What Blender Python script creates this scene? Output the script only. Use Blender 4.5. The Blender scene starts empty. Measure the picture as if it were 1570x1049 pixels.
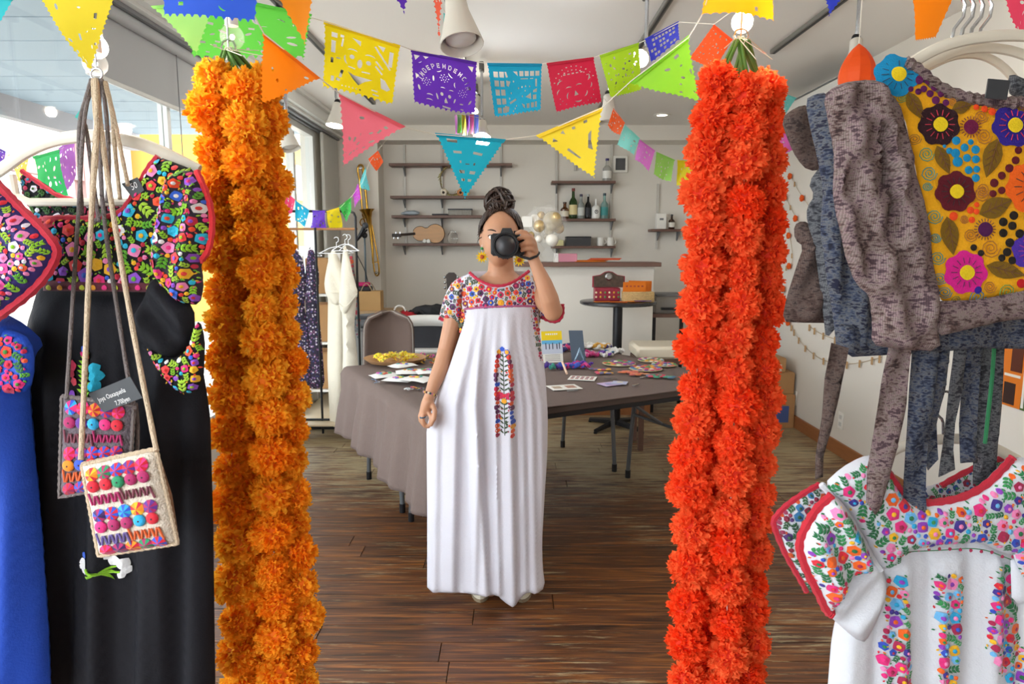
import bpy, math, random
from mathutils import Vector, Matrix, noise
from mathutils.geometry import delaunay_2d_cdt
random.seed(7)
D = bpy.data; SC = bpy.context.scene; COL = SC.collection
PI = math.pi
# ---------------------------------------------------------------- camera, world, light, exposure
W, H, F = 1570, 1049, 1047.0
CAMZ, TH = 1.45, math.radians(7.9)
cam = D.cameras.new('camera'); cam.sensor_width = 36; cam.lens = 36 * F / W; cam.clip_start = .02
cam.dof.use_dof = False
CAM = D.objects.new('camera', cam); COL.objects.link(CAM)
CAM.location = (0, 0, CAMZ); CAM.rotation_euler = (PI / 2 - TH, 0, 0); SC.camera = CAM
wd = D.worlds.new('sky'); SC.world = wd; wd.use_nodes = True
wn = wd.node_tree.nodes; wl = wd.node_tree.links
bg = wn['Background']; bg.inputs[0].default_value = (.90, .95, 1, 1); bg.inputs[1].default_value = 9.0
SC.view_settings.view_transform = 'Standard'; SC.view_settings.look = 'None'
SC.view_settings.exposure = 0.0; SC.view_settings.gamma = 1; SC.view_settings.use_curve_mapping = False

for nm_, y0_, y1_, z0_, z1_ in (('window_daylight', -1.0, 5.0, .4, 2.5), ('door_daylight', 5.25, 6.35, .15, 2.45)):
    al = D.lights.new(nm_, 'AREA'); al.shape = 'RECTANGLE'; al.size = z1_ - z0_; al.size_y = y1_ - y0_; al.cycles.is_portal = True
    ao = D.objects.new(nm_, al); COL.objects.link(ao); ao.location = (-1.9, (y0_ + y1_) / 2, (z0_ + z1_) / 2); ao.rotation_euler = (0, -PI / 2, 0)

def P(px, py, Y):
    a = (px - 785) / F; b = (524.5 - py) / F
    dy = math.cos(TH) + b * math.sin(TH); dz = b * math.cos(TH) - math.sin(TH)
    t = Y / dy
    return Vector((a * t, Y, CAMZ + dz * t))
def PZ(px, py, z):
    a = (px - 785) / F; b = (524.5 - py) / F
    dy = math.cos(TH) + b * math.sin(TH); dz = b * math.cos(TH) - math.sin(TH)
    t = (z - CAMZ) / dz
    return Vector((a * t, dy * t, z))
def PX(px, py, x):
    a = (px - 785) / F; b = (524.5 - py) / F
    dy = math.cos(TH) + b * math.sin(TH); dz = b * math.cos(TH) - math.sin(TH)
    t = x / a
    return Vector((x, dy * t, CAMZ + dz * t))

# ---------------------------------------------------------------- materials
MATS = {}
def srgb(c):
    if isinstance(c, str):
        c = [int(c[i:i+2], 16) for i in (0, 2, 4)]
    r = []
    for v in c:
        v = v / 255
        r.append(v / 12.92 if v <= .04045 else ((v + .055) / 1.055) ** 2.4)
    return (*r, 1)
def mat(name, col, rough=.7, metal=0, var=0, scale=8, bump=0, bscale=60, trans=0, alpha=1, emit=0, spec=.5, sub=0, coords='Object', stretch=(1,1,1), transl=0, rnd=0, sheen=0):
    if name in MATS: return MATS[name]
    m = D.materials.new(name); m.use_nodes = True; MATS[name] = m
    nt = m.node_tree; n = nt.nodes; l = nt.links
    b = n['Principled BSDF']; c = srgb(col)
    b.inputs['Base Color'].default_value = c; b.inputs['Roughness'].default_value = rough
    b.inputs['Metallic'].default_value = metal; b.inputs['Specular IOR Level'].default_value = spec
    if trans: b.inputs['Transmission Weight'].default_value = trans
    if alpha < 1: b.inputs['Alpha'].default_value = alpha
    if sheen: b.inputs['Sheen Weight'].default_value = sheen
    if emit: b.inputs['Emission Color'].default_value = c; b.inputs['Emission Strength'].default_value = emit
    if sub: b.inputs['Subsurface Weight'].default_value = sub; b.inputs['Subsurface Radius'].default_value = (.02, .01, .006)
    tc = n.new('ShaderNodeTexCoord'); mp = n.new('ShaderNodeMapping'); l.new(tc.outputs[coords], mp.inputs[0])
    mp.inputs['Scale'].default_value = stretch
    m['_col'] = 0
    last = None
    if var:
        t = n.new('ShaderNodeTexNoise'); t.inputs['Scale'].default_value = scale; t.inputs['Detail'].default_value = 5
        l.new(mp.outputs[0], t.inputs['Vector'])
        mx = n.new('ShaderNodeMix'); mx.data_type = 'RGBA'
        mx.inputs[6].default_value = tuple(max(0, x * (1 - var)) for x in c[:3]) + (1,)
        mx.inputs[7].default_value = tuple(min(1, x * (1 + var)) for x in c[:3]) + (1,)
        l.new(t.outputs[0], mx.inputs[0]); last = mx.outputs[2]
        l.new(last, b.inputs['Base Color'])
    if rnd:
        oi = n.new('ShaderNodeObjectInfo'); hs = n.new('ShaderNodeHueSaturation')
        mr = n.new('ShaderNodeMapRange'); mr.inputs[3].default_value = 1 - rnd; mr.inputs[4].default_value = 1 + rnd
        l.new(oi.outputs['Random'], mr.inputs[0]); l.new(mr.outputs[0], hs.inputs['Value'])
        if last: l.new(last, hs.inputs['Color'])
        else: hs.inputs['Color'].default_value = c
        l.new(hs.outputs[0], b.inputs['Base Color']); last = hs.outputs[0]
    if bump:
        t2 = n.new('ShaderNodeTexNoise'); t2.inputs['Scale'].default_value = bscale; t2.inputs['Detail'].default_value = 4
        l.new(mp.outputs[0], t2.inputs['Vector'])
        bp = n.new('ShaderNodeBump'); bp.inputs['Strength'].default_value = bump; bp.inputs['Distance'].default_value = .01
        l.new(t2.outputs[0], bp.inputs['Height']); l.new(bp.outputs[0], b.inputs['Normal'])
    if transl:
        tb = n.new('ShaderNodeBsdfTranslucent'); tb.inputs[0].default_value = c
        if last: l.new(last, tb.inputs[0])
        ms = n.new('ShaderNodeMixShader'); ms.inputs[0].default_value = transl
        l.new(b.outputs[0], ms.inputs[1]); l.new(tb.outputs[0], ms.inputs[2]); l.new(ms.outputs[0], n['Material Output'].inputs[0])
    return m
def cmat(c, kind='thread'):
    """colour material of a kind, cached"""
    k = kind + '_' + c
    if kind == 'thread': return mat(k, c, .75, var=.22, scale=400, bump=.25, bscale=900, sheen=.2)
    if kind == 'paper': return mat(k, c, .6, var=.05, scale=6, transl=.42, bump=.08, bscale=30)
    if kind == 'felt': return mat(k, c, .95, var=.15, scale=300, bump=.3, bscale=500)
    return mat(k, c, .6)

# ---------------------------------------------------------------- mesh building
class MB:
    def __init__(s): s.v = []; s.f = []; s.m = []; s.mats = []
    def mi(s, m):
        if m is None: return 0
        if m not in s.mats: s.mats.append(m)
        return s.mats.index(m)
    def add(s, vs, fs, m=None):
        k = len(s.v); i = s.mi(m)
        s.v += [Vector(p) for p in vs]
        for f in fs: s.f.append(tuple(k + a for a in f)); s.m.append(i)
        return s
    def box(s, c, size, m=None, rz=0, bev=0, R=None):
        hx, hy, hz = size[0] / 2, size[1] / 2, size[2] / 2
        Rm = R if R is not None else Matrix.Rotation(rz, 3, 'Z')
        c = Vector(c)
        if bev and min(hx, hy, hz) > bev * 1.01:
            pts = []; idx = {}
            for sx in (-1, 1):
                for sy in (-1, 1):
                    for sz in (-1, 1):
                        for ax in range(3):
                            p = [sx * hx, sy * hy, sz * hz]
                            for a2 in range(3):
                                if a2 != ax: p[a2] -= (sx, sy, sz)[a2] * bev
                            idx[(sx, sy, sz, ax)] = len(pts); pts.append(c + Rm @ Vector(p))
            fs = []
            for sx in (-1, 1):
                fs.append([idx[(sx, a, b, 0)] for a, b in ((-1, -1), (1, -1), (1, 1), (-1, 1))][::sx])
                fs.append([idx[(a, sx, b, 1)] for a, b in ((-1, -1), (1, -1), (1, 1), (-1, 1))][::-sx])
                fs.append([idx[(a, b, sx, 2)] for a, b in ((-1, -1), (1, -1), (1, 1), (-1, 1))][::sx])
            for a in (-1, 1):
                for b in (-1, 1):
                    fs.append([idx[(a, b, -1, 0)], idx[(a, b, 1, 0)], idx[(a, b, 1, 1)], idx[(a, b, -1, 1)]][::-a * b])
                    fs.append([idx[(a, -1, b, 0)], idx[(a, 1, b, 0)], idx[(a, 1, b, 2)], idx[(a, -1, b, 2)]][::a * b])
                    fs.append([idx[(-1, a, b, 1)], idx[(1, a, b, 1)], idx[(1, a, b, 2)], idx[(-1, a, b, 2)]][::-a * b])
                    for e in (-1, 1):
                        fs.append([idx[(a, b, e, 0)], idx[(a, b, e, 1)], idx[(a, b, e, 2)]][::a * b * e])
            return s.add(pts, fs, m)
        pts = [c + Rm @ Vector((x * hx, y * hy, z * hz)) for x in (-1, 1) for y in (-1, 1) for z in (-1, 1)]
        return s.add(pts, [(0,1,3,2),(4,6,7,5),(0,4,5,1),(2,3,7,6),(0,2,6,4),(1,5,7,3)], m)
    def tube(s, pts, r, m=None, n=8, cap=True, flat=None, up=None):
        pts = [Vector(p) for p in pts]; k = len(pts)
        rs = r if isinstance(r, (list, tuple)) else [r] * k
        vs = []; prev = None
        for i, p in enumerate(pts):
            t = (pts[min(i + 1, k - 1)] - pts[max(i - 1, 0)])
            if t.length < 1e-9: t = Vector((0, 0, 1))
            t.normalize()
            if prev is None:
                a = Vector(up) if up else (Vector((0, 0, 1)) if abs(t.z) < .9 else Vector((1, 0, 0)))
            else: a = prev
            u = (a - t * a.dot(t))
            if u.length < 1e-6: u = t.orthogonal()
            u.normalize(); w = t.cross(u); prev = u
            for j in range(n):
                q = 2 * PI * j / n
                vs.append(p + (u * math.cos(q) + w * math.sin(q) * (flat if flat else 1)) * rs[i])
        fs = [(i*n+j, i*n+(j+1)%n, (i+1)*n+(j+1)%n, (i+1)*n+j) for i in range(k-1) for j in range(n)]
        if cap: fs += [tuple(range(n))[::-1], tuple((k-1)*n + j for j in range(n))]
        return s.add(vs, fs, m)
    def lathe(s, c, prof, m=None, n=20, axis=None, cap=True):
        c = Vector(c); vs = []
        R = Vector((0,0,1)).rotation_difference(Vector(axis).normalized()).to_matrix() if axis is not None else Matrix.Identity(3)
        for r, z in prof:
            for j in range(n):
                q = 2 * PI * j / n; vs.append(c + R @ Vector((r * math.cos(q), r * math.sin(q), z)))
        k = len(prof)
        fs = [(i*n+j, i*n+(j+1)%n, (i+1)*n+(j+1)%n, (i+1)*n+j) for i in range(k-1) for j in range(n)]
        if cap: fs += [tuple(range(n))[::-1], tuple((k-1)*n + j for j in range(n))]
        return s.add(vs, fs, m)
    def ball(s, c, r, m=None, n=12, k=8, sc=(1,1,1), R=None, nz=0):
        c = Vector(c); vs = []
        for i in range(1, k):
            a = PI * i / k
            for j in range(n):
                q = 2 * PI * j / n
                p = Vector((math.sin(a) * math.cos(q) * sc[0], math.sin(a) * math.sin(q) * sc[1], math.cos(a) * sc[2])) * r
                if nz: p *= 1 + nz * noise.noise(p * 3 / r + c * 7)
                vs.append(c + (R @ p if R is not None else p))
        top = len(vs)
        p = Vector((0, 0, r * sc[2])); vs += [c + (R @ p if R is not None else p), c - (R @ p if R is not None else p)]
        fs = [(i*n+j, (i+1)*n+j, (i+1)*n+(j+1)%n, i*n+(j+1)%n) for i in range(k-2) for j in range(n)]
        fs += [(top, j, (j+1)%n) for j in range(n)] + [(top+1, (k-2)*n+(j+1)%n, (k-2)*n+j) for j in range(n)]
        return s.add(vs, fs, m)
    def prism(s, pts, vec, m=None):
        pts = [Vector(p) for p in pts]; n = len(pts); vec = Vector(vec)
        return s.add(pts + [p + vec for p in pts], [tuple(range(n))[::-1], tuple(range(n, 2*n))] + [(i, (i+1)%n, n+(i+1)%n, n+i) for i in range(n)], m)
    def quad(s, a, b, c, d, m=None): return s.add([a, b, c, d], [(0, 1, 2, 3)], m)

ORG = {}
def mesh_of(name, mb, m=None, smooth=True, off=Vector()):
    me = D.meshes.new(name)
    me.from_pydata([p - off for p in mb.v], [], mb.f)
    for x in (mb.mats or ([m] if m else [])): me.materials.append(x)
    if len(mb.mats) > 1: me.polygons.foreach_set('material_index', mb.m)
    if smooth:
        me.polygons.foreach_set('use_smooth', [True] * len(me.polygons))
        try: me.set_sharp_from_angle(angle=math.radians(smooth if smooth is not True else 38))
        except Exception: pass
    me.update(); return me
def tag(o, label=None, cat=None, group=None, kind=None):
    if label: o['label'] = label
    if cat: o['category'] = cat
    if group: o['group'] = group
    if kind: o['kind'] = kind
    return o
def base_of(vs):
    xs = [p.x for p in vs]; ys = [p.y for p in vs]; zs = [p.z for p in vs]
    return Vector(((min(xs)+max(xs))/2, (min(ys)+max(ys))/2, min(zs)))
def obj(name, mb, m=None, parent=None, label=None, cat=None, group=None, kind=None, smooth=True):
    """mesh in world coordinates -> object; origin follows the parent's, or sits at its base"""
    org = ORG[parent.name] if parent is not None else base_of(mb.v)
    o = D.objects.new(name, mesh_of(name, mb, m, smooth, org)); COL.objects.link(o)
    ORG[o.name] = org
    if parent is not None: o.parent = parent
    else: o.location = org
    return tag(o, label, cat, group, kind)
def thing(name, label, cat, loc, group=None):
    o = D.objects.new(name, None); COL.objects.link(o); o.location = loc; o.empty_display_size = .05
    ORG[o.name] = Vector(loc); return tag(o, label, cat, group)
def inst(name, me, parent, loc, rot=None, sc=1, label=None):
    """piece sharing a mesh, at a world location under a parent whose axes are the world's"""
    o = D.objects.new(name, me); COL.objects.link(o); o.parent = parent
    o.location = Vector(loc) - ORG[parent.name]
    if rot is not None: o.rotation_euler = rot
    o.scale = (sc, sc, sc) if not isinstance(sc, tuple) else sc
    ORG[o.name] = Vector(loc)
    if label: o['label'] = label
    return o
def struct(name, mb, m=None, parent=None, smooth=True):
    return obj(name, mb, m, parent, kind='structure' if parent is None else None, smooth=smooth)

def smooth_poly(pts, it=2, closed=True):
    for _ in range(it):
        q = []; n = len(pts)
        for i in range(n if closed else n - 1):
            a = pts[i]; b = pts[(i + 1) % n]
            q.append((a[0]*.75+b[0]*.25, a[1]*.75+b[1]*.25)); q.append((a[0]*.25+b[0]*.75, a[1]*.25+b[1]*.75))
        if not closed: q = [pts[0]] + q + [pts[-1]]
        pts = q
    return pts
def inside(p, poly):
    x, y = p; c = False; n = len(poly); j = n - 1
    for i in range(n):
        xi, yi = poly[i]; xj, yj = poly[j]
        if (yi > y) != (yj > y) and x < (xj - xi) * (y - yi) / (yj - yi) + xi: c = not c
        j = i
    return c
def edist(p, poly):
    x, y = p; best = 1e9; n = len(poly)
    for i in range(n):
        ax, ay = poly[i]; bx, by = poly[(i+1) % n]; dx, dy = bx-ax, by-ay
        L = dx*dx+dy*dy
        t = 0 if L == 0 else max(0, min(1, ((x-ax)*dx+(y-ay)*dy)/L))
        d = (x-ax-t*dx)**2+(y-ay-t*dy)**2
        if d < best: best = d
    return math.sqrt(best)
def densify(poly, step):
    out = []; n = len(poly)
    for i in range(n):
        a, b = poly[i], poly[(i+1) % n]; L = math.hypot(b[0]-a[0], b[1]-a[1]); k = max(1, int(L / step))
        for j in range(k): out.append((a[0]+(b[0]-a[0])*j/k, a[1]+(b[1]-a[1])*j/k))
    return out
def cdt(poly, holes=(), step=None, seed=1):
    """triangles of a polygon with holes, with inner points every step"""
    vs = []; es = []
    for lp in [poly] + list(holes):
        k = len(vs); n = len(lp); vs += [Vector(p) for p in lp]; es += [(k+i, k+(i+1) % n) for i in range(n)]
    if step:
        xs = [p[0] for p in poly]; ys = [p[1] for p in poly]
        y = min(ys) + step / 2; row = 0
        while y < max(ys):
            x = min(xs) + (step / 2 if row % 2 else step * .9)
            while x < max(xs):
                if inside((x, y), poly) and edist((x, y), poly) > step * .4 and not any(inside((x, y), h) or edist((x, y), h) < step * .3 for h in holes): vs.append(Vector((x, y)))
                x += step
            y += step * .87; row += 1
    r = delaunay_2d_cdt(vs, es, [], 2 if holes else 1, 1e-4)
    V = [(v.x, v.y) for v in r[0]]; out = []
    hb = [(min(p[0] for p in h), max(p[0] for p in h), min(p[1] for p in h), max(p[1] for p in h), h) for h in holes]
    for f in r[2]:
        cx = sum(V[i][0] for i in f) / len(f); cy = sum(V[i][1] for i in f) / len(f)
        if not inside((cx, cy), poly): continue
        if any(a <= cx <= b and c <= cy <= d and inside((cx, cy), h) for a, b, c, d, h in hb): continue
        out.append(tuple(f))
    return V, out

class Patch:
    """cloth shape outlined in the picture and standing at distance d, thick, with folds; S gives a point of its front"""
    def __init__(s, poly, d, bulge=.02, edge=25, folds=None, sm=1, back=None, step=9):
        s.raw = poly; s.poly = smooth_poly(densify(poly, 26), sm) if sm else poly
        s.d = d; s.b = bulge; s.e = edge; s.folds = folds; s.step = step; s.back = bulge if back is None else back
        s.c = {}
    def D0(s, x, y): return s.d(x, y) if callable(s.d) else s.d
    def g(s, i, j):
        v = s.c.get((i, j))
        if v is None:
            p = (i * 5, j * 5); v = s.c[(i, j)] = edist(p, s.poly) * (1 if inside(p, s.poly) else -1)
        return v
    def ed(s, x, y):
        i = math.floor(x / 5); j = math.floor(y / 5); a = x / 5 - i; b = y / 5 - j
        return max(0, (s.g(i, j) * (1-a) + s.g(i+1, j) * a) * (1-b) + (s.g(i, j+1) * (1-a) + s.g(i+1, j+1) * a) * b)
    def k(s, x, y, ed=None):
        if ed is None: ed = s.ed(x, y)
        t = min(1, ed / s.e); return math.sin(t * PI / 2) ** .8 if t > 0 else 0
    def S(s, x, y, eps=0, ed=None):
        k = s.k(x, y, ed); Y = s.D0(x, y); p = P(x, y, Y)
        f = s.folds(x, y) if s.folds else 0
        return p + Vector((0, -(s.b * k + f * (.25 + .75 * k)) - eps, 0))
    def mb(s, m, m_back=None):
        poly = densify(s.poly, s.step); n = len(poly)
        vs, fs = cdt(poly, (), s.step)
        out = MB(); A = []; B = []
        for (x, y) in vs:
            ed = edist((x, y), poly); A.append(s.S(x, y, 0, ed)); k = s.k(x, y, ed)
            q = P(x, y, s.D0(x, y)) + Vector((0, s.back * k + .0015, 0)); f = s.folds(x, y) if s.folds else 0
            q.y -= f * .25
            if q.y < A[-1].y + .0012: q.y = A[-1].y + .0012
            B.append(q)
        def orient(f):
            a, b, c = vs[f[0]], vs[f[1]], vs[f[2]]
            ar = (b[0]-a[0])*(c[1]-a[1])-(b[1]-a[1])*(c[0]-a[0])
            return f if ar < 0 else f[::-1]
        fs = [orient(f) for f in fs]
        out.add(A, fs, m); out.add(B, [f[::-1] for f in fs], m_back or m)
        cnt = {}
        for f in fs:
            for i in range(len(f)):
                e = (f[i], f[(i+1) % len(f)])
                if (e[1], e[0]) in cnt: del cnt[(e[1], e[0])]
                else: cnt[e] = 1
        N = len(A)
        k0 = 0
        i0 = out.mi(m)
        for (a, b) in cnt: out.f.append((b, a, N + a, N + b)); out.m.append(i0)
        return out
def pix(Y): return Y / F      # metres per pixel at distance Y

def blob(mb, S, x, y, r, m, n=5, depth=.25, rot=0, eps=.002, ex=1, seg=3, dome=.0015):
    k = n * seg; vs = [S(x, y, eps + dome)]
    for i in range(k):
        a = 2 * PI * i / k
        rr = r * (1 - depth + depth * abs(math.cos(n * a / 2)) ** .6 * 1.0)
        px, py = rr * math.cos(a) * ex, rr * math.sin(a)
        vs.append(S(x + px * math.cos(rot) - py * math.sin(rot), y + px * math.sin(rot) + py * math.cos(rot), eps))
    mb.add(vs, [(0, 1 + (i + 1) % k, 1 + i) for i in range(k)], m)
def leaf(mb, S, x, y, L, w, ang, m, eps=.0022, dome=.0012, k=3):
    ca, sa = math.cos(ang), math.sin(ang); c = []
    def q(u, v, e): return S(x + u * ca - v * sa, y + u * sa + v * ca, e)
    up = [(L * i / (k + 1), w * math.sin(PI * (i / (k + 1)) ** .8)) for i in range(1, k + 1)]
    vs = [q(0, 0, eps)] + [q(a, b, eps) for a, b in up] + [q(L, 0, eps)] + [q(a, -b, eps) for a, b in up[::-1]] + [q(L * .45, 0, eps + dome)]
    n = len(vs) - 1
    mb.add(vs, [(n, (i + 1) % n, i) for i in range(n)], m)
def embroider(S, poly, cols, greens, big=9, small=4.2, seed=1, kind='thread', nbig=400, nsm=900, nleaf=1500, eps=.002, mb=None, fern=True, ex=0.0):
    """stitched flowers and leaves scattered tightly inside a polygon of the picture"""
    R = random.Random(seed); mb = mb or MB(); placed = {}
    xs = [p[0] for p in poly]; ys = [p[1] for p in poly]; g = big * 2
    def free(x, y, r):
        cx, cy = int(x // g), int(y // g)
        for i in (-1, 0, 1):
            for j in (-1, 0, 1):
                for (a, b, c) in placed.get((cx+i, cy+j), ()):
                    if (a-x)**2+(b-y)**2 < (c+r)**2: return False
        return True
    def put(x, y, r): placed.setdefault((int(x // g), int(y // g)), []).append((x, y, r))
    gm = [cmat(c, kind) for c in greens]; cm = [cmat(c, kind) for c in cols]
    lastc = None
    for cnt, r0, r1, typ in ((nbig // 4, big * .85, big * 1.1, 'F'), (nbig // 3, small * 1.8, small * 2.6, 'G'), (nbig, big * .6, big * .85, 'F'), (nbig * 6, small * 1.3, small * 1.9, 'G'), (nsm * 6, small * .75, small * 1.1, 'f'), (nleaf * 8, small * .4, small * .6, 'l')):
        for _ in range(cnt):
            x = R.uniform(min(xs), max(xs)); y = R.uniform(min(ys), max(ys)); r = R.uniform(r0, r1)
            if not inside((x, y), poly) or edist((x, y), poly) < r * .7 or not free(x, y, r * .72): continue
            put(x, y, r)
            if typ == 'F':
                c = R.choice(cm); blob(mb, S, x, y, r, c, R.choice((4, 5, 5, 6)), .42, R.random() * 6, eps)
                blob(mb, S, x, y, r * .36, R.choice(cm + gm), 5, .15, 0, eps + .0022)
            elif typ == 'G':
                a0 = R.random() * 6.28; g1 = R.choice(gm)
                if fern:
                    for t in range(3):
                        bx, by = x - math.cos(a0) * r * (1 - t * .62), y - math.sin(a0) * r * (1 - t * .62)
                        for sd in (-1, 1): leaf(mb, S, bx, by, r * 1.0, r * .24, a0 + sd * .75, g1, eps)
                    leaf(mb, S, x + math.cos(a0)*r*.2, y + math.sin(a0)*r*.2, r * .8, r * .18, a0, g1, eps)
                else: blob(mb, S, x, y, r, g1, 6, .4, a0, eps)
            elif typ == 'f':
                blob(mb, S, x, y, r, R.choice(cm), R.choice((3, 4, 5)), .25, R.random() * 6, eps)
            else:
                leaf(mb, S, x - r, y, r * 2.4, r * .6, R.random() * 6.28, R.choice(gm + cm[:3]), eps)
    return mb
def trim(S, pts, r, m, mb=None, n=6, eps=.001, sm=2, step=6, wob=.0):
    pts = smooth_poly(pts, sm, False) if sm else pts; mb = mb or MB(); out = []
    for i in range(len(pts) - 1):
        a, b = pts[i], pts[i+1]; k = max(1, int(math.hypot(b[0]-a[0], b[1]-a[1]) / step))
        for j in range(k): out.append((a[0]+(b[0]-a[0])*j/k, a[1]+(b[1]-a[1])*j/k))
    out.append(pts[-1])
    w = [S(x, y, eps) for x, y in out]
    return mb.tube(w, [r * (1 + wob * (i % 2)) for i in range(len(w))], m, n)

def text_mb(txt, place, size, m, lift=.0006):
    """letters as a thin mesh; place(x, y) puts text coordinates (in letter heights) into the world"""
    cu = D.curves.new('lettering', 'FONT'); cu.body = txt; cu.size = 1; cu.shear = .25; cu.resolution_u = 2
    o = D.objects.new('lettering', cu); COL.objects.link(o); bpy.context.view_layer.update(); me = o.to_mesh()
    vs = [place(v.co.x * size, v.co.y * size) for v in me.vertices]; fs = [tuple(p.vertices) for p in me.polygons]
    mb = MB().add(vs, fs, m); o.to_mesh_clear(); D.objects.remove(o); D.curves.remove(cu); return mb
# ================================================================ the room
CZ = 2.65; XL, XR = -1.8, 2.3; YB = 7.3; YP = 7.0
wallm = mat('wall_plaster', 'e2dcd2', .85, var=.03, scale=1.5, bump=.08, bscale=40)
ceilm = mat('ceiling_paint', 'f2eee8', .9, var=.02, scale=1)
whitem = mat('white_paint', 'eeebe4', .5)
blackm = mat('black_metal', '1c1c20', .4, metal=.3)
steelm = mat('steel', 'b8babd', .25, metal=1)
greym = mat('grey_plastic', '77787a', .5)
woodm = mat('brown_wood', '6a4a3c', .5, var=.25, scale=12, stretch=(1, 8, 8), bump=.1)
glassm = mat('clear_glass', 'ffffff', .02, trans=1)
def pane_mat():
    m = D.materials.new('window_glass'); m.use_nodes = True; n = m.node_tree.nodes; l = m.node_tree.links
    t = n.new('ShaderNodeBsdfTransparent'); t.inputs[0].default_value = (.97, .985, .98, 1)
    g = n.new('ShaderNodeBsdfGlossy'); g.inputs['Roughness'].default_value = .02
    x = n.new('ShaderNodeMixShader'); x.inputs[0].default_value = .05; l.new(t.outputs[0], x.inputs[1]); l.new(g.outputs[0], x.inputs[2])
    l.new(x.outputs[0], n['Material Output'].inputs[0]); return m
panem = pane_mat()

# floor: boards running across the room
def floor_mat():
    m = D.materials.new('floor_board_wood'); m.use_nodes = True; n = m.node_tree.nodes; l = m.node_tree.links; b = n['Principled BSDF']
    g = n.new('ShaderNodeNewGeometry'); oi = n.new('ShaderNodeObjectInfo')
    mp = n.new('ShaderNodeMapping'); mp.inputs['Scale'].default_value = (1.2, 22, 1); l.new(g.outputs['Position'], mp.inputs[0])
    cb = n.new('ShaderNodeCombineXYZ'); mu = n.new('ShaderNodeMath'); mu.operation = 'MULTIPLY'; mu.inputs[1].default_value = 40
    l.new(oi.outputs['Random'], mu.inputs[0]); l.new(mu.outputs[0], cb.inputs[0]); l.new(cb.outputs[0], mp.inputs['Location'])
    w = n.new('ShaderNodeTexNoise'); w.inputs['Scale'].default_value = 2.2; w.inputs['Detail'].default_value = 8; w.inputs['Distortion'].default_value = 1.2; l.new(mp.outputs[0], w.inputs[0])
    cr = n.new('ShaderNodeValToRGB'); e = cr.color_ramp
    e.elements[0].position = .3; e.elements[0].color = srgb('2c1a12'); e.elements[1].position = .72; e.elements[1].color = srgb('90603c')
    x = e.elements.new(.5); x.color = srgb('5c3a26'); l.new(w.outputs[0], cr.inputs[0])
    hs = n.new('ShaderNodeHueSaturation'); mr = n.new('ShaderNodeMapRange'); mr.inputs[3].default_value = .8; mr.inputs[4].default_value = 1.22
    l.new(oi.outputs['Random'], mr.inputs[0]); l.new(mr.outputs[0], hs.inputs['Value']); l.new(cr.outputs[0], hs.inputs['Color']); hs.inputs['Saturation'].default_value = 1.12
    # worn, pale scraped varnish in streaks; strongest in the left rear, where people walk in
    mp2 = n.new('ShaderNodeMapping'); mp2.inputs['Scale'].default_value = (1.3, 15, 1); l.new(g.outputs['Position'], mp2.inputs[0])
    s = n.new('ShaderNodeTexNoise'); s.inputs['Scale'].default_value = 3; s.inputs['Detail'].default_value = 10; s.inputs['Roughness'].default_value = .72; l.new(mp2.outputs[0], s.inputs[0])
    big = n.new('ShaderNodeTexNoise'); big.inputs['Scale'].default_value = 1.3; big.inputs['Detail'].default_value = 4; l.new(g.outputs['Position'], big.inputs[0])
    sx = n.new('ShaderNodeSeparateXYZ'); l.new(g.outputs['Position'], sx.inputs[0])
    a = n.new('ShaderNodeMapRange'); a.inputs[1].default_value = 3.1; a.inputs[2].default_value = 4.6; a.inputs[3].default_value = 0; a.inputs[4].default_value = .17; l.new(sx.outputs[1], a.inputs[0])
    ad = n.new('ShaderNodeMath'); ad.operation = 'ADD'; l.new(a.outputs[0], ad.inputs[0])
    m2 = n.new('ShaderNodeMath'); m2.operation = 'MULTIPLY_ADD'; m2.inputs[1].default_value = .45; l.new(big.outputs[0], m2.inputs[0]); l.new(s.outputs[0], m2.inputs[2])
    l.new(m2.outputs[0], ad.inputs[1])
    r2 = n.new('ShaderNodeMapRange'); r2.inputs[1].default_value = .80; r2.inputs[2].default_value = .93; r2.inputs[4].default_value = .8; l.new(ad.outputs[0], r2.inputs[0])
    mx = n.new('ShaderNodeMix'); mx.data_type = 'RGBA'; l.new(r2.outputs[0], mx.inputs[0]); l.new(hs.outputs[0], mx.inputs[6]); mx.inputs[7].default_value = srgb('b8a882')
    l.new(mx.outputs[2], b.inputs['Base Color'])
    rr = n.new('ShaderNodeMapRange'); rr.inputs[3].default_value = .3; rr.inputs[4].default_value = .6; l.new(s.outputs[0], rr.inputs[0]); l.new(rr.outputs[0], b.inputs['Roughness'])
    bp = n.new('ShaderNodeBump'); bp.inputs['Strength'].default_value = .25; bp.inputs['Distance'].default_value = .004; l.new(w.outputs[0], bp.inputs['Height']); l.new(bp.outputs[0], b.inputs['Normal'])
    return m
fm = floor_mat()
floor = struct('floor', MB().box(((XL+XR)/2, 3.15, -.06), (XR-XL+.2, 8.5, .08), mat('floor_gap', '1a100b', .8)))
bw = .118; rb = random.Random(3); y = 1.35; row = 0
bmesh_cache = {}
while y < YB:
    x = XL - rb.random() * 1.4
    while x < XR:
        L = rb.choice((1.6, 1.9, 2.2)); a = max(x, XL); b = min(x + L, XR)
        if b - a > .05:
            k = round(b - a, 3)
            if k not in bmesh_cache: bmesh_cache[k] = mesh_of('board', MB().box((0, 0, -.01), (k - .003, bw - .003, .02), fm, bev=.0015), None, False)
            inst('floor_board', bmesh_cache[k], floor, ((a+b)/2, y, 0))
        x += L
    y += bw
    if y > 2.2: pass
fb = MB().box(((XL+XR)/2, (1.35-.06-1.0)/2, -.01), (XR-XL, 2.2, .02), fm)
struct('floor_panel', fb, None, floor)

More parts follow.
